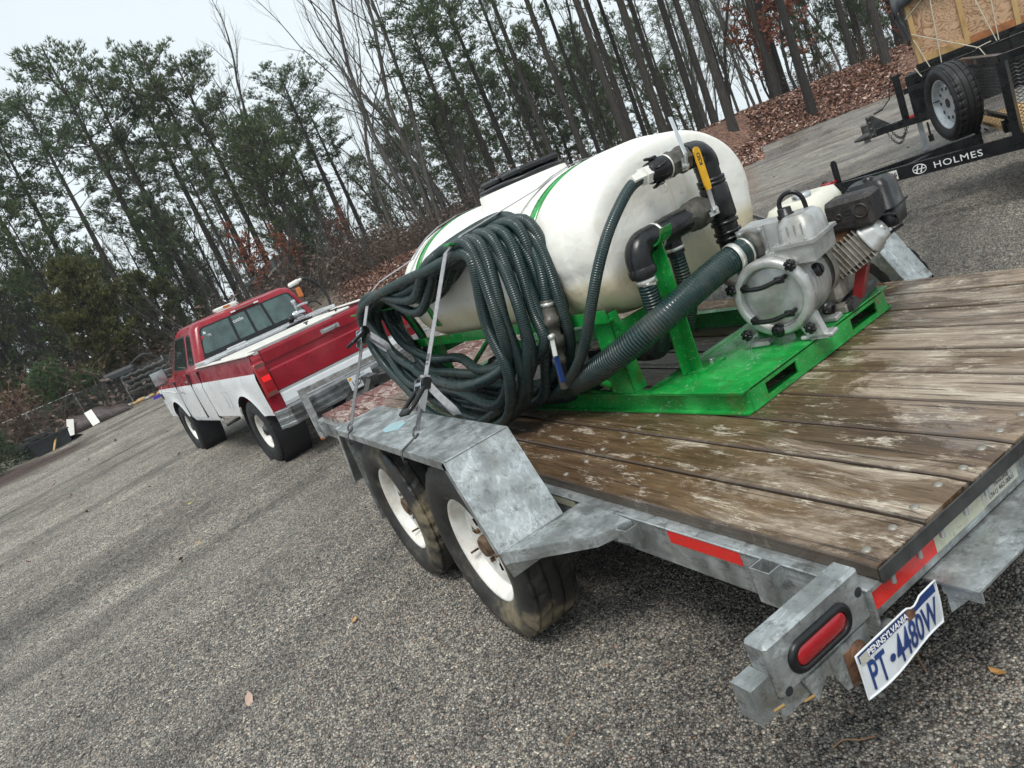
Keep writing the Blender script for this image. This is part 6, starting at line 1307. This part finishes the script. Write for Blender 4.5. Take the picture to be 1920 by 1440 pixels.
def make_bare(seed,h=14,r=.14,stems=1,spread=.42,leaves=0,leafm='orangeleaf',bark='bark2',lv=5,lsize=.10,low=.3):
    rng=random.Random(seed); b=MB()
    def grow(p,d,L,rad,lev):
        n=4 if lev>1 else 2; pts=[p]; q=V(p); dd=V(d)
        for s in range(n): dd=(dd+V((rng.uniform(-.2,.2),rng.uniform(-.2,.2),rng.uniform(-.04,.12)))).normalized(); q=q+dd*L/n; pts.append(V(q))
        b.tube(pts,[rad*(1-.45*i/n) for i in range(n+1)],7 if lev>=lv-0 else (5 if lev>=lv-2 else 3),False)
        if lev<=1:
            if leaves and rng.random()<leaves:
                for _ in range(rng.choice([1,2,3])):
                    c=pts[rng.randint(0,n)]+V((rng.uniform(-.1,.1),rng.uniform(-.1,.1),rng.uniform(-.1,.05))); x,y,_=frame(V((rng.uniform(-1,1),rng.uniform(-1,1),rng.uniform(-.6,.6)))); s=lsize*rng.uniform(.6,1.2); b.add([c-x*s*.5,c-y*s*.35,c+x*s*.5,c+y*s*.35],[(0,1,2,3)],mi=1)
            return
        nc={5:6,4:5,3:5,2:5}.get(lev,4) if lev<lv else 7
        for k in range(nc):
            t=(low if lev==lv else .25)+((1-(low if lev==lv else .25)))*(k+rng.random()*.8)/nc; i=min(n-1,int(t*n)); base=pts[i].lerp(pts[i+1],min(1,t*n-i))
            a=rng.uniform(0,2*PI); x,y,_=frame(dd); sp=spread*rng.uniform(.7,1.7)*(1.25 if lev<lv else 1.); nd=(dd+(x*math.cos(a)+y*math.sin(a))*sp+V((0,0,.10))).normalized()
            grow(base,nd,L*rng.uniform(.36,.56)*(1.05-.35*t),rad*(1-.45*t)*.42,lev-1)
        grow(pts[-1],dd,L*.42,rad*.5,lev-1)
    for s in range(stems):
        a=2*PI*s/max(1,stems)+rng.random(); k=.0 if stems==1 else .16
        grow(V((math.cos(a)*.12*(stems>1),math.sin(a)*.12*(stems>1),-.2)),V((math.cos(a)*k,math.sin(a)*k,1)).normalized(),h*.70*rng.uniform(.85,1.05),r*(1 if stems==1 else .75),lv)
    return split_tree(b,bark,leafm)
def place_tree(name,proto,az,D,label,cat,group=None,s=1,rz=None,z=None,sz=None):
    x=CAM.x+D*math.cos(R(az)); y=CAM.y+D*math.sin(R(az)); z=ground(x,y)-.05 if z is None else z
    t=thing(name,label,cat,(x,y,z),rz if rz is not None else random.uniform(0,6.28),group); t.scale=(s,s,sz or s)
    add_part('trunk',proto[0],t)
    if proto[1]: add_part('crown',proto[1],t)
    return t
random.seed(11)
PT=[make_pine(100+i,16,.20,c,w_,d) for i,(c,w_,d) in enumerate(((.54,3.1,1.5),(.48,2.7,1.3),(.60,3.0,1.8),(.42,3.0,1.3)))]
PW_=[make_pine(200+i,22,.21,c,3.0,.9,bark=bk_,tw=.026) for i,(c,bk_) in enumerate(((.30,'bark'),(.38,'bark3'),(.34,'bark')))]   # tall forest pines, long clean trunks
PM=[make_pine(300+i,9,.10,.12,2.2,1.1,stub=False,tw=.032) for i in range(3)]
BT=[make_bare(400+i,13,.13,1,.34) for i in range(3)]; BM_=make_bare(410,14,.12,3,.34,lv=5); BS=[make_bare(420+i,6,.05,1,.42,lv=4) for i in range(3)]
OK_=[make_bare(430+i,5.5,.06,1,.5,.42,'orangeleaf','bark3',5,.15,.15) for i in range(2)]
P_LAB='tall pine with bare lower trunk and dark green crown in the tree line'
# (az, D, kind, trunk radius scale, height, label)
rows=[
 (-46.66,27.3,'W',1.0,22,'pine trunk standing at the foot of the leafy bank just right of the white tank'),
 (-51.8,27.6,'W',.95,22,'dark straight pine trunk rising from the dirt edge, in front of the orange oak leaves'),
 (-56.7,29.6,'W',.95,22,'grey-brown pine trunk at the foot of the bank left of the plywood trailer'),
 (-50.03,32.5,'W',1.0,22,'mossy pine trunk on top of the bank left of the orange oak leaves'),
 (-50.6,34,'W',.8,22,'thinner dark pine trunk right behind the mossy one on the bank'),
 (-54.95,33.5,'W',.9,22,'pine trunk on the bank top midway between the oak and the plywood trailer'),
 (-55.5,38,'W',.6,20,'slender pine trunk beside a thicker one on the bank top'),
 (-58.35,33,'W',1.2,22,'thick dark pine trunk on the bank just left of the dark tarp'),
 (-57.7,35,'W',1.0,22,'thick pine trunk half hidden behind a thicker one near the dark tarp'),
 (-36.2,33,'W',1.0,21,'leaning-looking pine trunk above the tank lid side, fourth from the tank crest'),
 (-37.3,36,'W',.75,20,'slim forked-looking pine trunk between two thicker ones above the tank'),
 (-39.45,31,'W',1.15,22,'thick pine trunk standing directly above the middle of the tank'),
 (-39.9,33,'W',1.0,22,'pine trunk close beside the thick one above the tank'),
 (-40.8,35,'W',.75,21,'thin pine trunk left of the tank crest'),
 (-42.1,31,'W',1.2,22,'thick pine trunk right behind the tank crest'),
 (-42.7,33,'W',.9,21,'pine trunk touching the thick one behind the tank crest'),
 (-44.6,31,'W',1.0,22,'dark pine trunk above the grey valve lever'),
 (-45.6,31.5,'W',.95,22,'reddish pine trunk above the black pipe elbow'),
 (-34.0,34,'W',.9,20,'pine trunk with low green boughs left of the tank lid'),
 (-33.2,37,'W',.8,18,'pine with a shaggy crown standing behind the tank lid'),
 (-27.6,34,'T',1.2,10.2,'rounded pine with a full green crown standing left of the tank lid'),
 (-26.8,35,'T',.8,8.0,'small slim pine beside the rounded one left of the tank lid'),
 (-29.5,37,'T',1.1,12.5,'broad pine whose crown reaches the top edge of the picture'),
 (-31.0,40,'T',1.0,14.5,'pine with a loose crown next to the top edge of the picture'),
 (-17.7,42,'T',1.15,12.2,'round-topped pine standing alone against the sky in the middle of the tree line'),
 (-18.7,44,'T',1.0,10.8,'lower round-crowned pine just right of the lone round-topped one'),
 (-16.3,46,'T',.9,11.6,'narrow pine left of the lone round-topped one'),
 (-4.4,44,'T',1.35,17.2,'tallest pine at far left with a wide ragged crown'),
 (-5.9,45,'T',1.2,15.9,'pine with dense crown right of the tallest one at far left'),
 (-8.6,45,'T',1.1,16.5,'pine with a tufted bright top in the left part of the tree line'),
 (-10.2,43,'T',1.05,15.4,'pine with a double rounded top left of the centre'),
 (-11.4,44,'T',1.1,15.0,'pine with a thin open crown left of the bare-topped tree'),
 (-1.7,40,'T',1.0,14.4,'pine crown reaching the left edge above the fence'),
 (.6,42,'T',1.1,14.6,'dark pine at the left edge of the tree line'),
 (2.6,41,'T',1.1,14.4,'leftmost dark pine, cut by the picture edge'),
 (-13.2,47,'T',.9,13.6,'pine crown behind the feathery bare tree'),
 (-15.0,50,'T',.9,12.4,'pine low against the sky left of the round-topped pine'),
]
for i,(az,D,kd,rs_,h,lab) in enumerate(rows):
    pr=(PW_ if kd=='W' else PT)[i%(3 if kd=='W' else 4)]; base=22 if kd=='W' else 16
    x=CAM.x+D*math.cos(R(az)); y=CAM.y+D*math.sin(R(az))
    t=place_tree('pine_tree',pr,az,D,lab,'tree','named pines of the tree line',1); s=h/base*(.5+.5*1) ; rr=.5*(rs_+h/base) if kd=='T' else rs_*.68; t.scale=(rr,rr,(h-ground(x,y))/base)
for az,D,pr,s,lab in ((-23.9,33,BM_,1.25,'tall bare tree with several slim stems fanning out beside the tank'),(-24.9,36,BT[0],1.0,'bare single-stemmed tree just right of the fanning bare tree'),(-20.5,38,BT[1],.92,'bare tree with a feathery fan of twigs left of the fanning one'),(-13.2,42,BT[0],1.15,'feathery bare tree with a thin top above the pickup cab'),(-7.4,41,BT[2],.95,'bare tree between the dark pines at left'),(5.5,37,BT[0],.8,'bare tree behind the chain-link fence at far left')):
    place_tree('bare_tree',pr,az,D,lab,'tree',None,s)
cd_=make_pine(500,5.6,.09,.06,1.75,3.2,.05,False,.05,.20,'bark','cedar')
place_tree('cedar_tree',cd_,.9,32.6,'bushy olive green cedar standing behind the chain-link fence','tree')
place_tree('cedar_tree',cd_,-2.9,37,'smaller dark cedar among the trunks left of the pickup','tree',None,.85)
yp_=make_pine(510,2.2,.035,.05,.75,2.0,.05,False,.022,.16,'bark','bright')
place_tree('young_pine',yp_,4.9,31.6,'bright green young pine behind the fence, the larger of the pair','tree',None,1.1)
place_tree('young_pine',yp_,2.8,31.4,'bright green young pine behind the fence, the smaller of the pair','tree',None,.78)
for az,D,s,k,lab in ((-51.3,32.0,1.15,0,'young oak holding rust red leaves on the bank, right of the tank'),(-49.6,33.5,.8,1,'small oak with rust leaves low on the bank'),(-58.6,35,.8,0,'young oak with dull red leaves near the dark tarp'),(-10.5,36,.8,1,'young oak with orange-brown leaves left of the pickup cab'),(-16.5,38,.7,0,'rusty leaved oak beyond the pickup cab roof'),(-12.8,33.5,.6,1,'low rust brown oak bush right behind the strobe light')):
    place_tree('young_oak',OK_[k],az,D,lab,'tree',None,s)
# forest behind: individually placed, repeating kinds
rng=random.Random(5)
for i in range(125):
    az=rng.uniform(-66,12); D=rng.uniform(38,78); right=az<-33
    if az>-30 and rng.random()<.35: continue
    if -46<az<-30 and rng.random()<.6: kd=rng.choice(['M','T','M'])
    elif -26<az<-14.5 and True:
        kd=rng.choice(['B','M','S','M'])
    else: kd=rng.choice(['T','W','B','M'] if not right else ['W','W','M','B','B'])
    hh={'T':rng.uniform(11,13.5)*(D/46)**.35,'W':rng.uniform(14,20),'B':12,'M':9,'S':6}[kd]
    if kd in 'TW' and az>-33: hh=min(hh,D*.25)
    if kd=='T' and az<-30: hh=rng.uniform(8,12)
    if kd=='B' and az>-33: hh=min(12.,D*.20)
    pr={'T':PT,'W':PW_,'B':BT,'M':PM,'S':BS}[kd]; base={'T':16,'W':22,'B':13,'M':9,'S':6}[kd]; s=hh/base*rng.uniform(.85,1.1)*(.8 if kd=='W' else 1)
    if kd=='M': s=rng.uniform(.6,1.1)*(.75 if -26<az<-14.5 else 1)
    z=None if az>-35 else ground(CAM.x+D*math.cos(R(az)),CAM.y+D*math.sin(R(az)))
    lab,grp,nm={'T':('dark pine standing deeper in the wood behind the front trees','pines deeper in the wood','pine_tree'),'W':('slim tall pine trunk deeper in the wood behind the front trees','tall slim pines deeper in the wood','pine_tree'),'B':('thin bare tree deeper in the wood behind the front trees','bare trees deeper in the wood','bare_tree'),'M':('small bushy pine growing under the taller trees of the wood','small pines under the tall trees','small_pine'),'S':('bare sapling in the wood behind the front trees','bare saplings in the wood','bare_tree')}[kd]
    place_tree(nm,pr[i%len(pr)],az,D,lab,'tree',grp,s,z=z)
for i in range(55):
    az=rng.uniform(-66,-43); D=rng.uniform(42,78); kd=rng.choice('BSBS'); pr={'B':BT,'W':PW_,'S':BS}[kd]; s={'B':1.0,'W':.62,'S':1.3}[kd]*rng.uniform(.8,1.2)
    t=place_tree('slender_tree',pr[i%3],az,D,'slender pale tree far back beyond the leafy bank','tree','slender trees beyond the leafy bank',s); t.scale=(s*.8,s*.8,s)
for i in range(34):
    az=rng.uniform(2,17); D=rng.uniform(34,60); kd=rng.choice('TTBM'); pr={'T':PT,'B':BT,'M':PM}[kd]; s={'T':.8,'B':.75,'M':1.0}[kd]*rng.uniform(.8,1.1)
    place_tree('edge_tree',pr[i%3],az,D,'tree of the dense wood behind the fence at the left edge','tree','trees of the dense wood at the left edge',s)
for i in range(46):
    az=rng.uniform(-30,2); D=rng.uniform(38,60); kd=rng.choice('BSBM'); pr={'B':BT,'M':PM,'S':BS}[kd]; s={'B':.62,'M':.9,'S':1.1}[kd]*rng.uniform(.75,1.15)
    place_tree('understory_tree',pr[i%3],az,D,'low tangled tree of the grey-brown wood behind the pickup','tree','low trees of the wood behind the pickup',s)
# low brush and saplings along the edge of the lot
for i in range(60):
    az=rng.uniform(-30,11) if i>12 else rng.uniform(-17,-11); D=rng.uniform(33,42) if az>-3 else rng.uniform(31,40)
    place_tree('bare_sapling',BS[i%3],az,D,'thin bare sapling in the brush at the edge of the wood','sapling','bare saplings in the brush at the edge of the wood',rng.uniform(.35,.8))
def brush_mesh(seed,n=70,h=1.4,w=1.2,mat='twig'):
    rg=random.Random(seed); b=MB()
    for _ in range(n):
        p=V((rg.uniform(-w,w),rg.uniform(-w,w),0)); d=V((rg.uniform(-.6,.6),rg.uniform(-.6,.6),1)).normalized(); q=V(p); pts=[V(p)]
        for s in range(4): d=(d+V((rg.uniform(-.5,.5),rg.uniform(-.5,.5),rg.uniform(-.45,.1)))).normalized(); q=q+d*h*rg.uniform(.15,.35); pts.append(V(q))
        b.tube(pts,[.012,.010,.007,.005,.003],3,False)
        for _k in range(5):
            c=pts[rg.randint(1,4)]+V((rg.uniform(-.1,.1),rg.uniform(-.1,.1),rg.uniform(-.1,.1))); x,y,_=frame(V((rg.uniform(-1,1),rg.uniform(-1,1),rg.uniform(-1,1)))); s=rg.uniform(.04,.09); b.add([c-x*s,c-y*s*.5,c+x*s,c+y*s*.5],[(0,1,2,3)])
    return b.mesh('brush',mat)
bc=bpy.data.collections.new('brush_shapes')
for k in range(3): o=bpy.data.objects.new('brush',brush_mesh(k)); bc.objects.link(o)
scatter('undergrowth',31.8,46,-32,11,.5,.6,1.4,0,coll=bc,seed=11)
scatter('undergrowth',31.2,44,1,17,.9,.9,1.7,0,coll=bc,seed=14)
scatter('undergrowth',33,46,-66,-32,.16,.5,.9,0,coll=bc,seed=12)
# dark evergreen shrub, vine tangle
def shrub(seed,w,h,n,mat,ls=.035):
    rg=random.Random(seed); b=MB()
    for _ in range(n):
        a=rg.uniform(0,2*PI); e=rg.uniform(0,1); rr=w*math.sqrt(1-e*e)*rg.uniform(.55,1.02)*(1+.25*math.sin(a*3+seed)+.15*math.sin(e*9)); c=V((rr*math.cos(a),rr*math.sin(a),h*e*rg.uniform(.7,1)))
        x,y,_=frame(V((rg.uniform(-1,1),rg.uniform(-1,1),rg.uniform(-.2,1)))); s=ls*rg.uniform(.6,1.3); b.add([c-x*s,c-y*s*.55,c+x*s,c+y*s*.55],[(0,1,2,3)])
    return b
for az,D,w,h,lab in ((10.3,26.5,1.35,1.6,'dark evergreen shrub at the left edge beside the black tubs'),(13.0,24,1.3,1.3,'dark evergreen shrub cut by the left picture edge')):
    x=CAM.x+D*math.cos(R(az)); y=CAM.y+D*math.sin(R(az)); t=thing('evergreen_shrub',lab,'shrub',(x,y,ground(x,y))); shrub(int(az*10),w,h,7000,'holly').build('foliage','holly',t); bb=MB()
    for k in range(12): a=k*.52; bb.tube([(0,0,0),(w*.5*math.cos(a),w*.5*math.sin(a),h*.6)],[.03,.01],4)
    bb.build('stem','bark3',t)
x,y=30.6,5.2; t=thing('vine_tangle','tangle of tan dead vines hanging behind the fence at far left','vine',(x,y,ground(x,y))); b=MB(); rg=random.Random(8)
for k in range(46):
    a=rg.uniform(-1.2,1.2); p=[(rg.uniform(-.4,.4),a+rg.uniform(-.3,.3),0),(rg.uniform(-.4,.4),a+rg.uniform(-.5,.5),rg.uniform(.6,1.6)),(0,a+rg.uniform(-.6,.6),rg.uniform(1.4,2.6)),(0,a+rg.uniform(-.9,.9),rg.uniform(1.0,2.0)),(0,a+rg.uniform(-1.1,1.1),rg.uniform(.2,1.4))]; b.tube(spline(p,4),.010,3)
b.build('stem','vine',t)
# ------------------------------------------------------------------ chain-link fence and yard clutter
fx=29.96
fe=thing('chain_link_fence','low grey chain-link fence with thin posts along the edge of the gravel lot','fence',(fx,0,0))
ys=[8.0,6.36,4.76,3.16,1.56,-.04,-1.64,-3.24]
for y in ys: b=MB(); b.cyl((0,y,-.2),(0,y,1.22),.03,n=8); b.build('fence_post','galv',fe)
b=MB(); b.cyl((0,3.16,1.2),(0,8,1.2),.018,n=6); b.build('top_rail','galv',fe)
b=MB()
y=-3.2; 
while y<8:
    for s in (1,-1):
        y2=y+s*1.15
        if -3.24<=y2<=8: b.tube([(0.02,y,.03),(.02,y2,1.18)],.0028,3,False)
    y+=.075
b.build('chain_link_mesh','galv',fe,kind='stuff')
def gp(az,D): x=CAM.x+D*math.cos(R(az)); y=CAM.y+D*math.sin(R(az)); return (x,y,ground(x,y))
# brown tarp heap with two cream boards
p=gp(4.15,28.3); t=thing('covered_heap','low heap under a brown tarp in front of the fence, with cream boards on it','tarp heap',p,R(94)); b=MB(); rs=[]
for i in range(15):
    u=i/14; x=-1.5+3*u; hh=.50*math.sin(PI*min(1,u*1.05))**.6+.05*math.sin(i*1.7); rs.append([V((x,-.7-.1*math.sin(i),0)),V((x,-.55,hh*.5)),V((x,-.3,hh*.85+.04*math.sin(i*2.1))),V((x,0,hh)),V((x,.4,hh*.7)),V((x,.7,0))])
b.rings(rs,True,True,True); b.build('tarp','browntarp',t)
for x,w_,a in ((-.25,.24,.1),(.55,.2,-.5)): b=MB(); b.bar((x,.78,.02),(x+a*.4,.48,.50),w_,.03,(0,1,0)); b.build('board','whitepl',t); b.v
for az,D,w_,h,d_,lab,rz in ((6.55,25.3,1.05,.42,.6,'black rectangular tub heaped with scrap at the left edge of the lot',.3),(7.4,25.6,.7,.30,.5,'smaller grey-black tub partly behind the scrap tub',.1)):
    t=thing('plastic_tub',lab,'tub',gp(az,D),R(90)+rz); b=MB()
    a=[(-w_/2*.88,-d_/2*.85,0),(w_/2*.88,-d_/2*.85,0),(w_/2*.88,d_/2*.85,0),(-w_/2*.88,d_/2*.85,0)]; c=[(-w_/2,-d_/2,h),(w_/2,-d_/2,h),(w_/2,d_/2,h),(-w_/2,d_/2,h)]; e=[(x*.93,y*.9,h) for x,y,_ in c]; g=[(x*.93,y*.9,.04) for x,y,_ in a]
    b.rings([a,c,e,g],True,True,False); b.bar((-w_/2-.02,-d_/2-.02,h),(w_/2+.02,-d_/2-.02,h),.05,.04); b.bar((-w_/2-.02,d_/2+.02,h),(w_/2+.02,d_/2+.02,h),.05,.04); b.build('tub_shell','tub',t)
    b=MB(); rg=random.Random(int(az*10))
    for k in range(9): b.bar((rg.uniform(-w_/2,w_/2*.4),rg.uniform(-.2,.2),h+.02+k*.015),(rg.uniform(0,w_/2+.2),rg.uniform(-.25,.25),h+.03+k*.018),.08,.02)
    b.build('scrap','dsteel',t)
t=thing('leaning_board','thin tan board leaning on the black tub','board',gp(6.25,25.0),R(60)); b=MB(); b.bar((0,.25,0),(0,-.35,.52),.06,.02); b.build('board','lumber',t)
t=thing('mud_flap_sheet','dark ribbed rubber sheet lying by the black tub','sheet',gp(5.75,25.8),R(80)); b=MB(); b.prism([(-.45,-.3,.0),(.45,-.3,.0),(.42,.25,.12),(-.4,.25,.12)],(0,0,.015)); b.build('sheet','tub',t)
t=thing('purple_tote','crumpled purple plastic sheet on the gravel ahead of the pickup','tote',gp(-1.35,27.0),R(80)); b=MB(); b.prism([(-.55,-.2,0),(.55,-.2,0),(.5,.2,.0),(-.5,.2,0)],(0,0,.10)); b.box((-.5,-.12,.1),(.2,.12,.16),.03); b.build('sheet','purple',t)
t=thing('sheet_metal_scrap','heap of grey corrugated sheet metal beyond the fence by the side mirror','scrap',gp(-.6,30.9),R(85)); 
for k in range(5): b=MB(); rs=[]; 
for k in range(4):
    b=MB(); rs=[]
    for i in range(17): x=-.8+i*.1; zz=.03*math.sin(i*2.2); rs.append([(x,-.25+k*.12,.15+k*.22+zz),(x,.45+k*.1,.45+k*.20+zz),(x,.45+k*.1,.455+k*.2+zz),(x,-.25+k*.12,.155+k*.22+zz)])
    b.rings(rs,True,True,True); b.build('metal_sheet','galv',t)
b=MB(); b.tube(spline([(-.8,0,.9),(-.3,.1,1.5),(.4,0,1.3),(1.0,.1,.9)],5),.04,6); b.box((.2,-.2,1.0),(1.4,.3,1.35),.1); b.build('dark_hood','tub',t)
t=thing('white_window_stack','stack of white window frames leaning behind the fence at far left','windows',(31.2,4.0,ground(31.2,4.0))); 
for k in range(3):
    b=MB(); z=.25+k*.22; b.box((-.03,-1.1,z),(.03,1.0-k*.35,z+.04)); b.box((-.03,-1.1,z+.14),(.03,1.0-k*.35,z+.18)); 
    for y in (-1.1,-.4,.3): b.box((-.028,y,z+.0405),(.028,y+.05,z+.1395))
    b.build('window_frame','whitepl',t)
# stones edging the lot
rg=random.Random(2)
for i in range(14):
    b=MB(); az=-2.4+i*.42+rg.uniform(-.1,.1); p=gp(az,29.3+rg.uniform(-.3,.3)); s=rg.uniform(.10,.2); b.sphere((0,0,s*.3),s,8,5,(1,rg.uniform(.7,1.5),.5)); o=b.build('edging_stone','lumber' if i%3 else 'alu_d'); o.location=p; o.rotation_euler=(0,0,rg.uniform(0,3)); tag(o,'pale rock lying along the foot of the chain-link fence','rock','rocks along the foot of the fence')
# far shed
p=gp(-13.6,39.5); t=thing('clapboard_shed','small tan clapboard shed with a gable roof among the trees beyond the pickup','shed',p,R(-13.9-62))
for k in range(14):
    z=.16*k; w_=1.9 if z<1.6 else 1.9-(z-1.6)*2.6
    if w_<.1: break
    b=MB(); b.prism([(-w_,-.02,z),(w_,-.02,z),(w_,0,z+.158),(-w_,0,z+.158)],(0,.03,0)); b.build('clapboard','clap' if 'clap' in MAT else 'alu_d',t)
b=MB(); b.box((-1.88,.02,0),(1.88,3,1.6)); b.build('side_wall','alu_d',t)
for s in (1,-1): b=MB(); b.prism([(s*2.1,-.25,1.52),(0,-.25,2.38),(0,3.2,2.38),(s*2.1,3.2,1.52)],(0,0,.07)); b.build('roof','tub',t); b=MB(); b.prism([(s*2.1,-.28,1.50),(0,-.28,2.36),(0,-.28,2.47),(s*2.1,-.28,1.61)],(0,.025,0)); b.build('barge_board','whitepl',t)
# fallen leaves and twigs close by
def near_leaf(x,y,s,mat,lab,rz=0):
    b=MB(); b.add([(-1,0,.25),(-.3,-.45,.05),(.5,-.4,.08),(1.0,0,.3),(.5,.4,.05),(-.4,.5,.12),(0,0,.0)],[(0,1,6),(1,2,6),(2,3,6),(3,4,6),(4,5,6),(5,0,6)]); o=b.build('fallen_leaf',mat); o.location=(x,y,.012); o.scale=(s,)*3; o.rotation_euler=(.1,.05,rz); tag(o,lab,'leaf')
MAT['tanleaf']=simple('tan_dead_leaf',(.50,.26,.09),.5); MAT['yelleaf']=simple('yellow_leaf',(.55,.45,.10),.5)
NL=[((1871,1261),.022,'tanleaf','tan dry leaf on the dark gravel at the bottom right corner'),((360,943),.05,'yelleaf','yellow leaf on the gravel left of the trailer wheels'),((372,1019),.03,'tanleaf','tan leaf on the open gravel, left of centre'),((664,1164),.025,'tanleaf','tan leaf on the gravel in front of the trailer wheels')]
NLW=[(.016,-.295),(6.64,1.14),(5.05,1.22),(2.28,.73)]
for (x,y),(px,s,mt,lab) in zip(NLW,NL): near_leaf(x,y,s,mt,lab,1.1*x)
for k,(x,y,L,a,lab) in enumerate(((.224,-.307,.12,2.2,'thin dry stalk on the gravel below the bent licence plate'),(.777,.496,.03,2.1,'short dark stick on the gravel between wheel and tail light'),(.158,.063,.05,.9,'thin reddish stem on the gravel at the bottom right'))):
    b=MB(); b.tube(spline([(-L,0,.012),(-L*.3,.01,.02),(L*.4,-.005,.015),(L,.01,.012)],4),.0022,5); o=b.build('dry_twig','vine'); o.location=(x,y,0); o.rotation_euler=(0,0,a); tag(o,lab,'twig')
# ------------------------------------------------------------------ damp winter air
hz=MB(); hz.box((-235,-235,-4.5),(235,235,26)); hm=bpy.data.materials.new('haze'); hm.use_nodes=True; ht=hm.node_tree; ht.nodes.clear()
pv=ht.nodes.new('ShaderNodeVolumePrincipled'); pv.inputs['Color'].default_value=(.93,.96,.98,1); pv.inputs['Density'].default_value=.0006; pv.inputs['Anisotropy'].default_value=.0
ho=ht.nodes.new('ShaderNodeOutputMaterial'); ht.links.new(pv.outputs[0],ho.inputs['Volume']); hb_=hz.build('haze',hm); tag(hb_,kind='stuff')
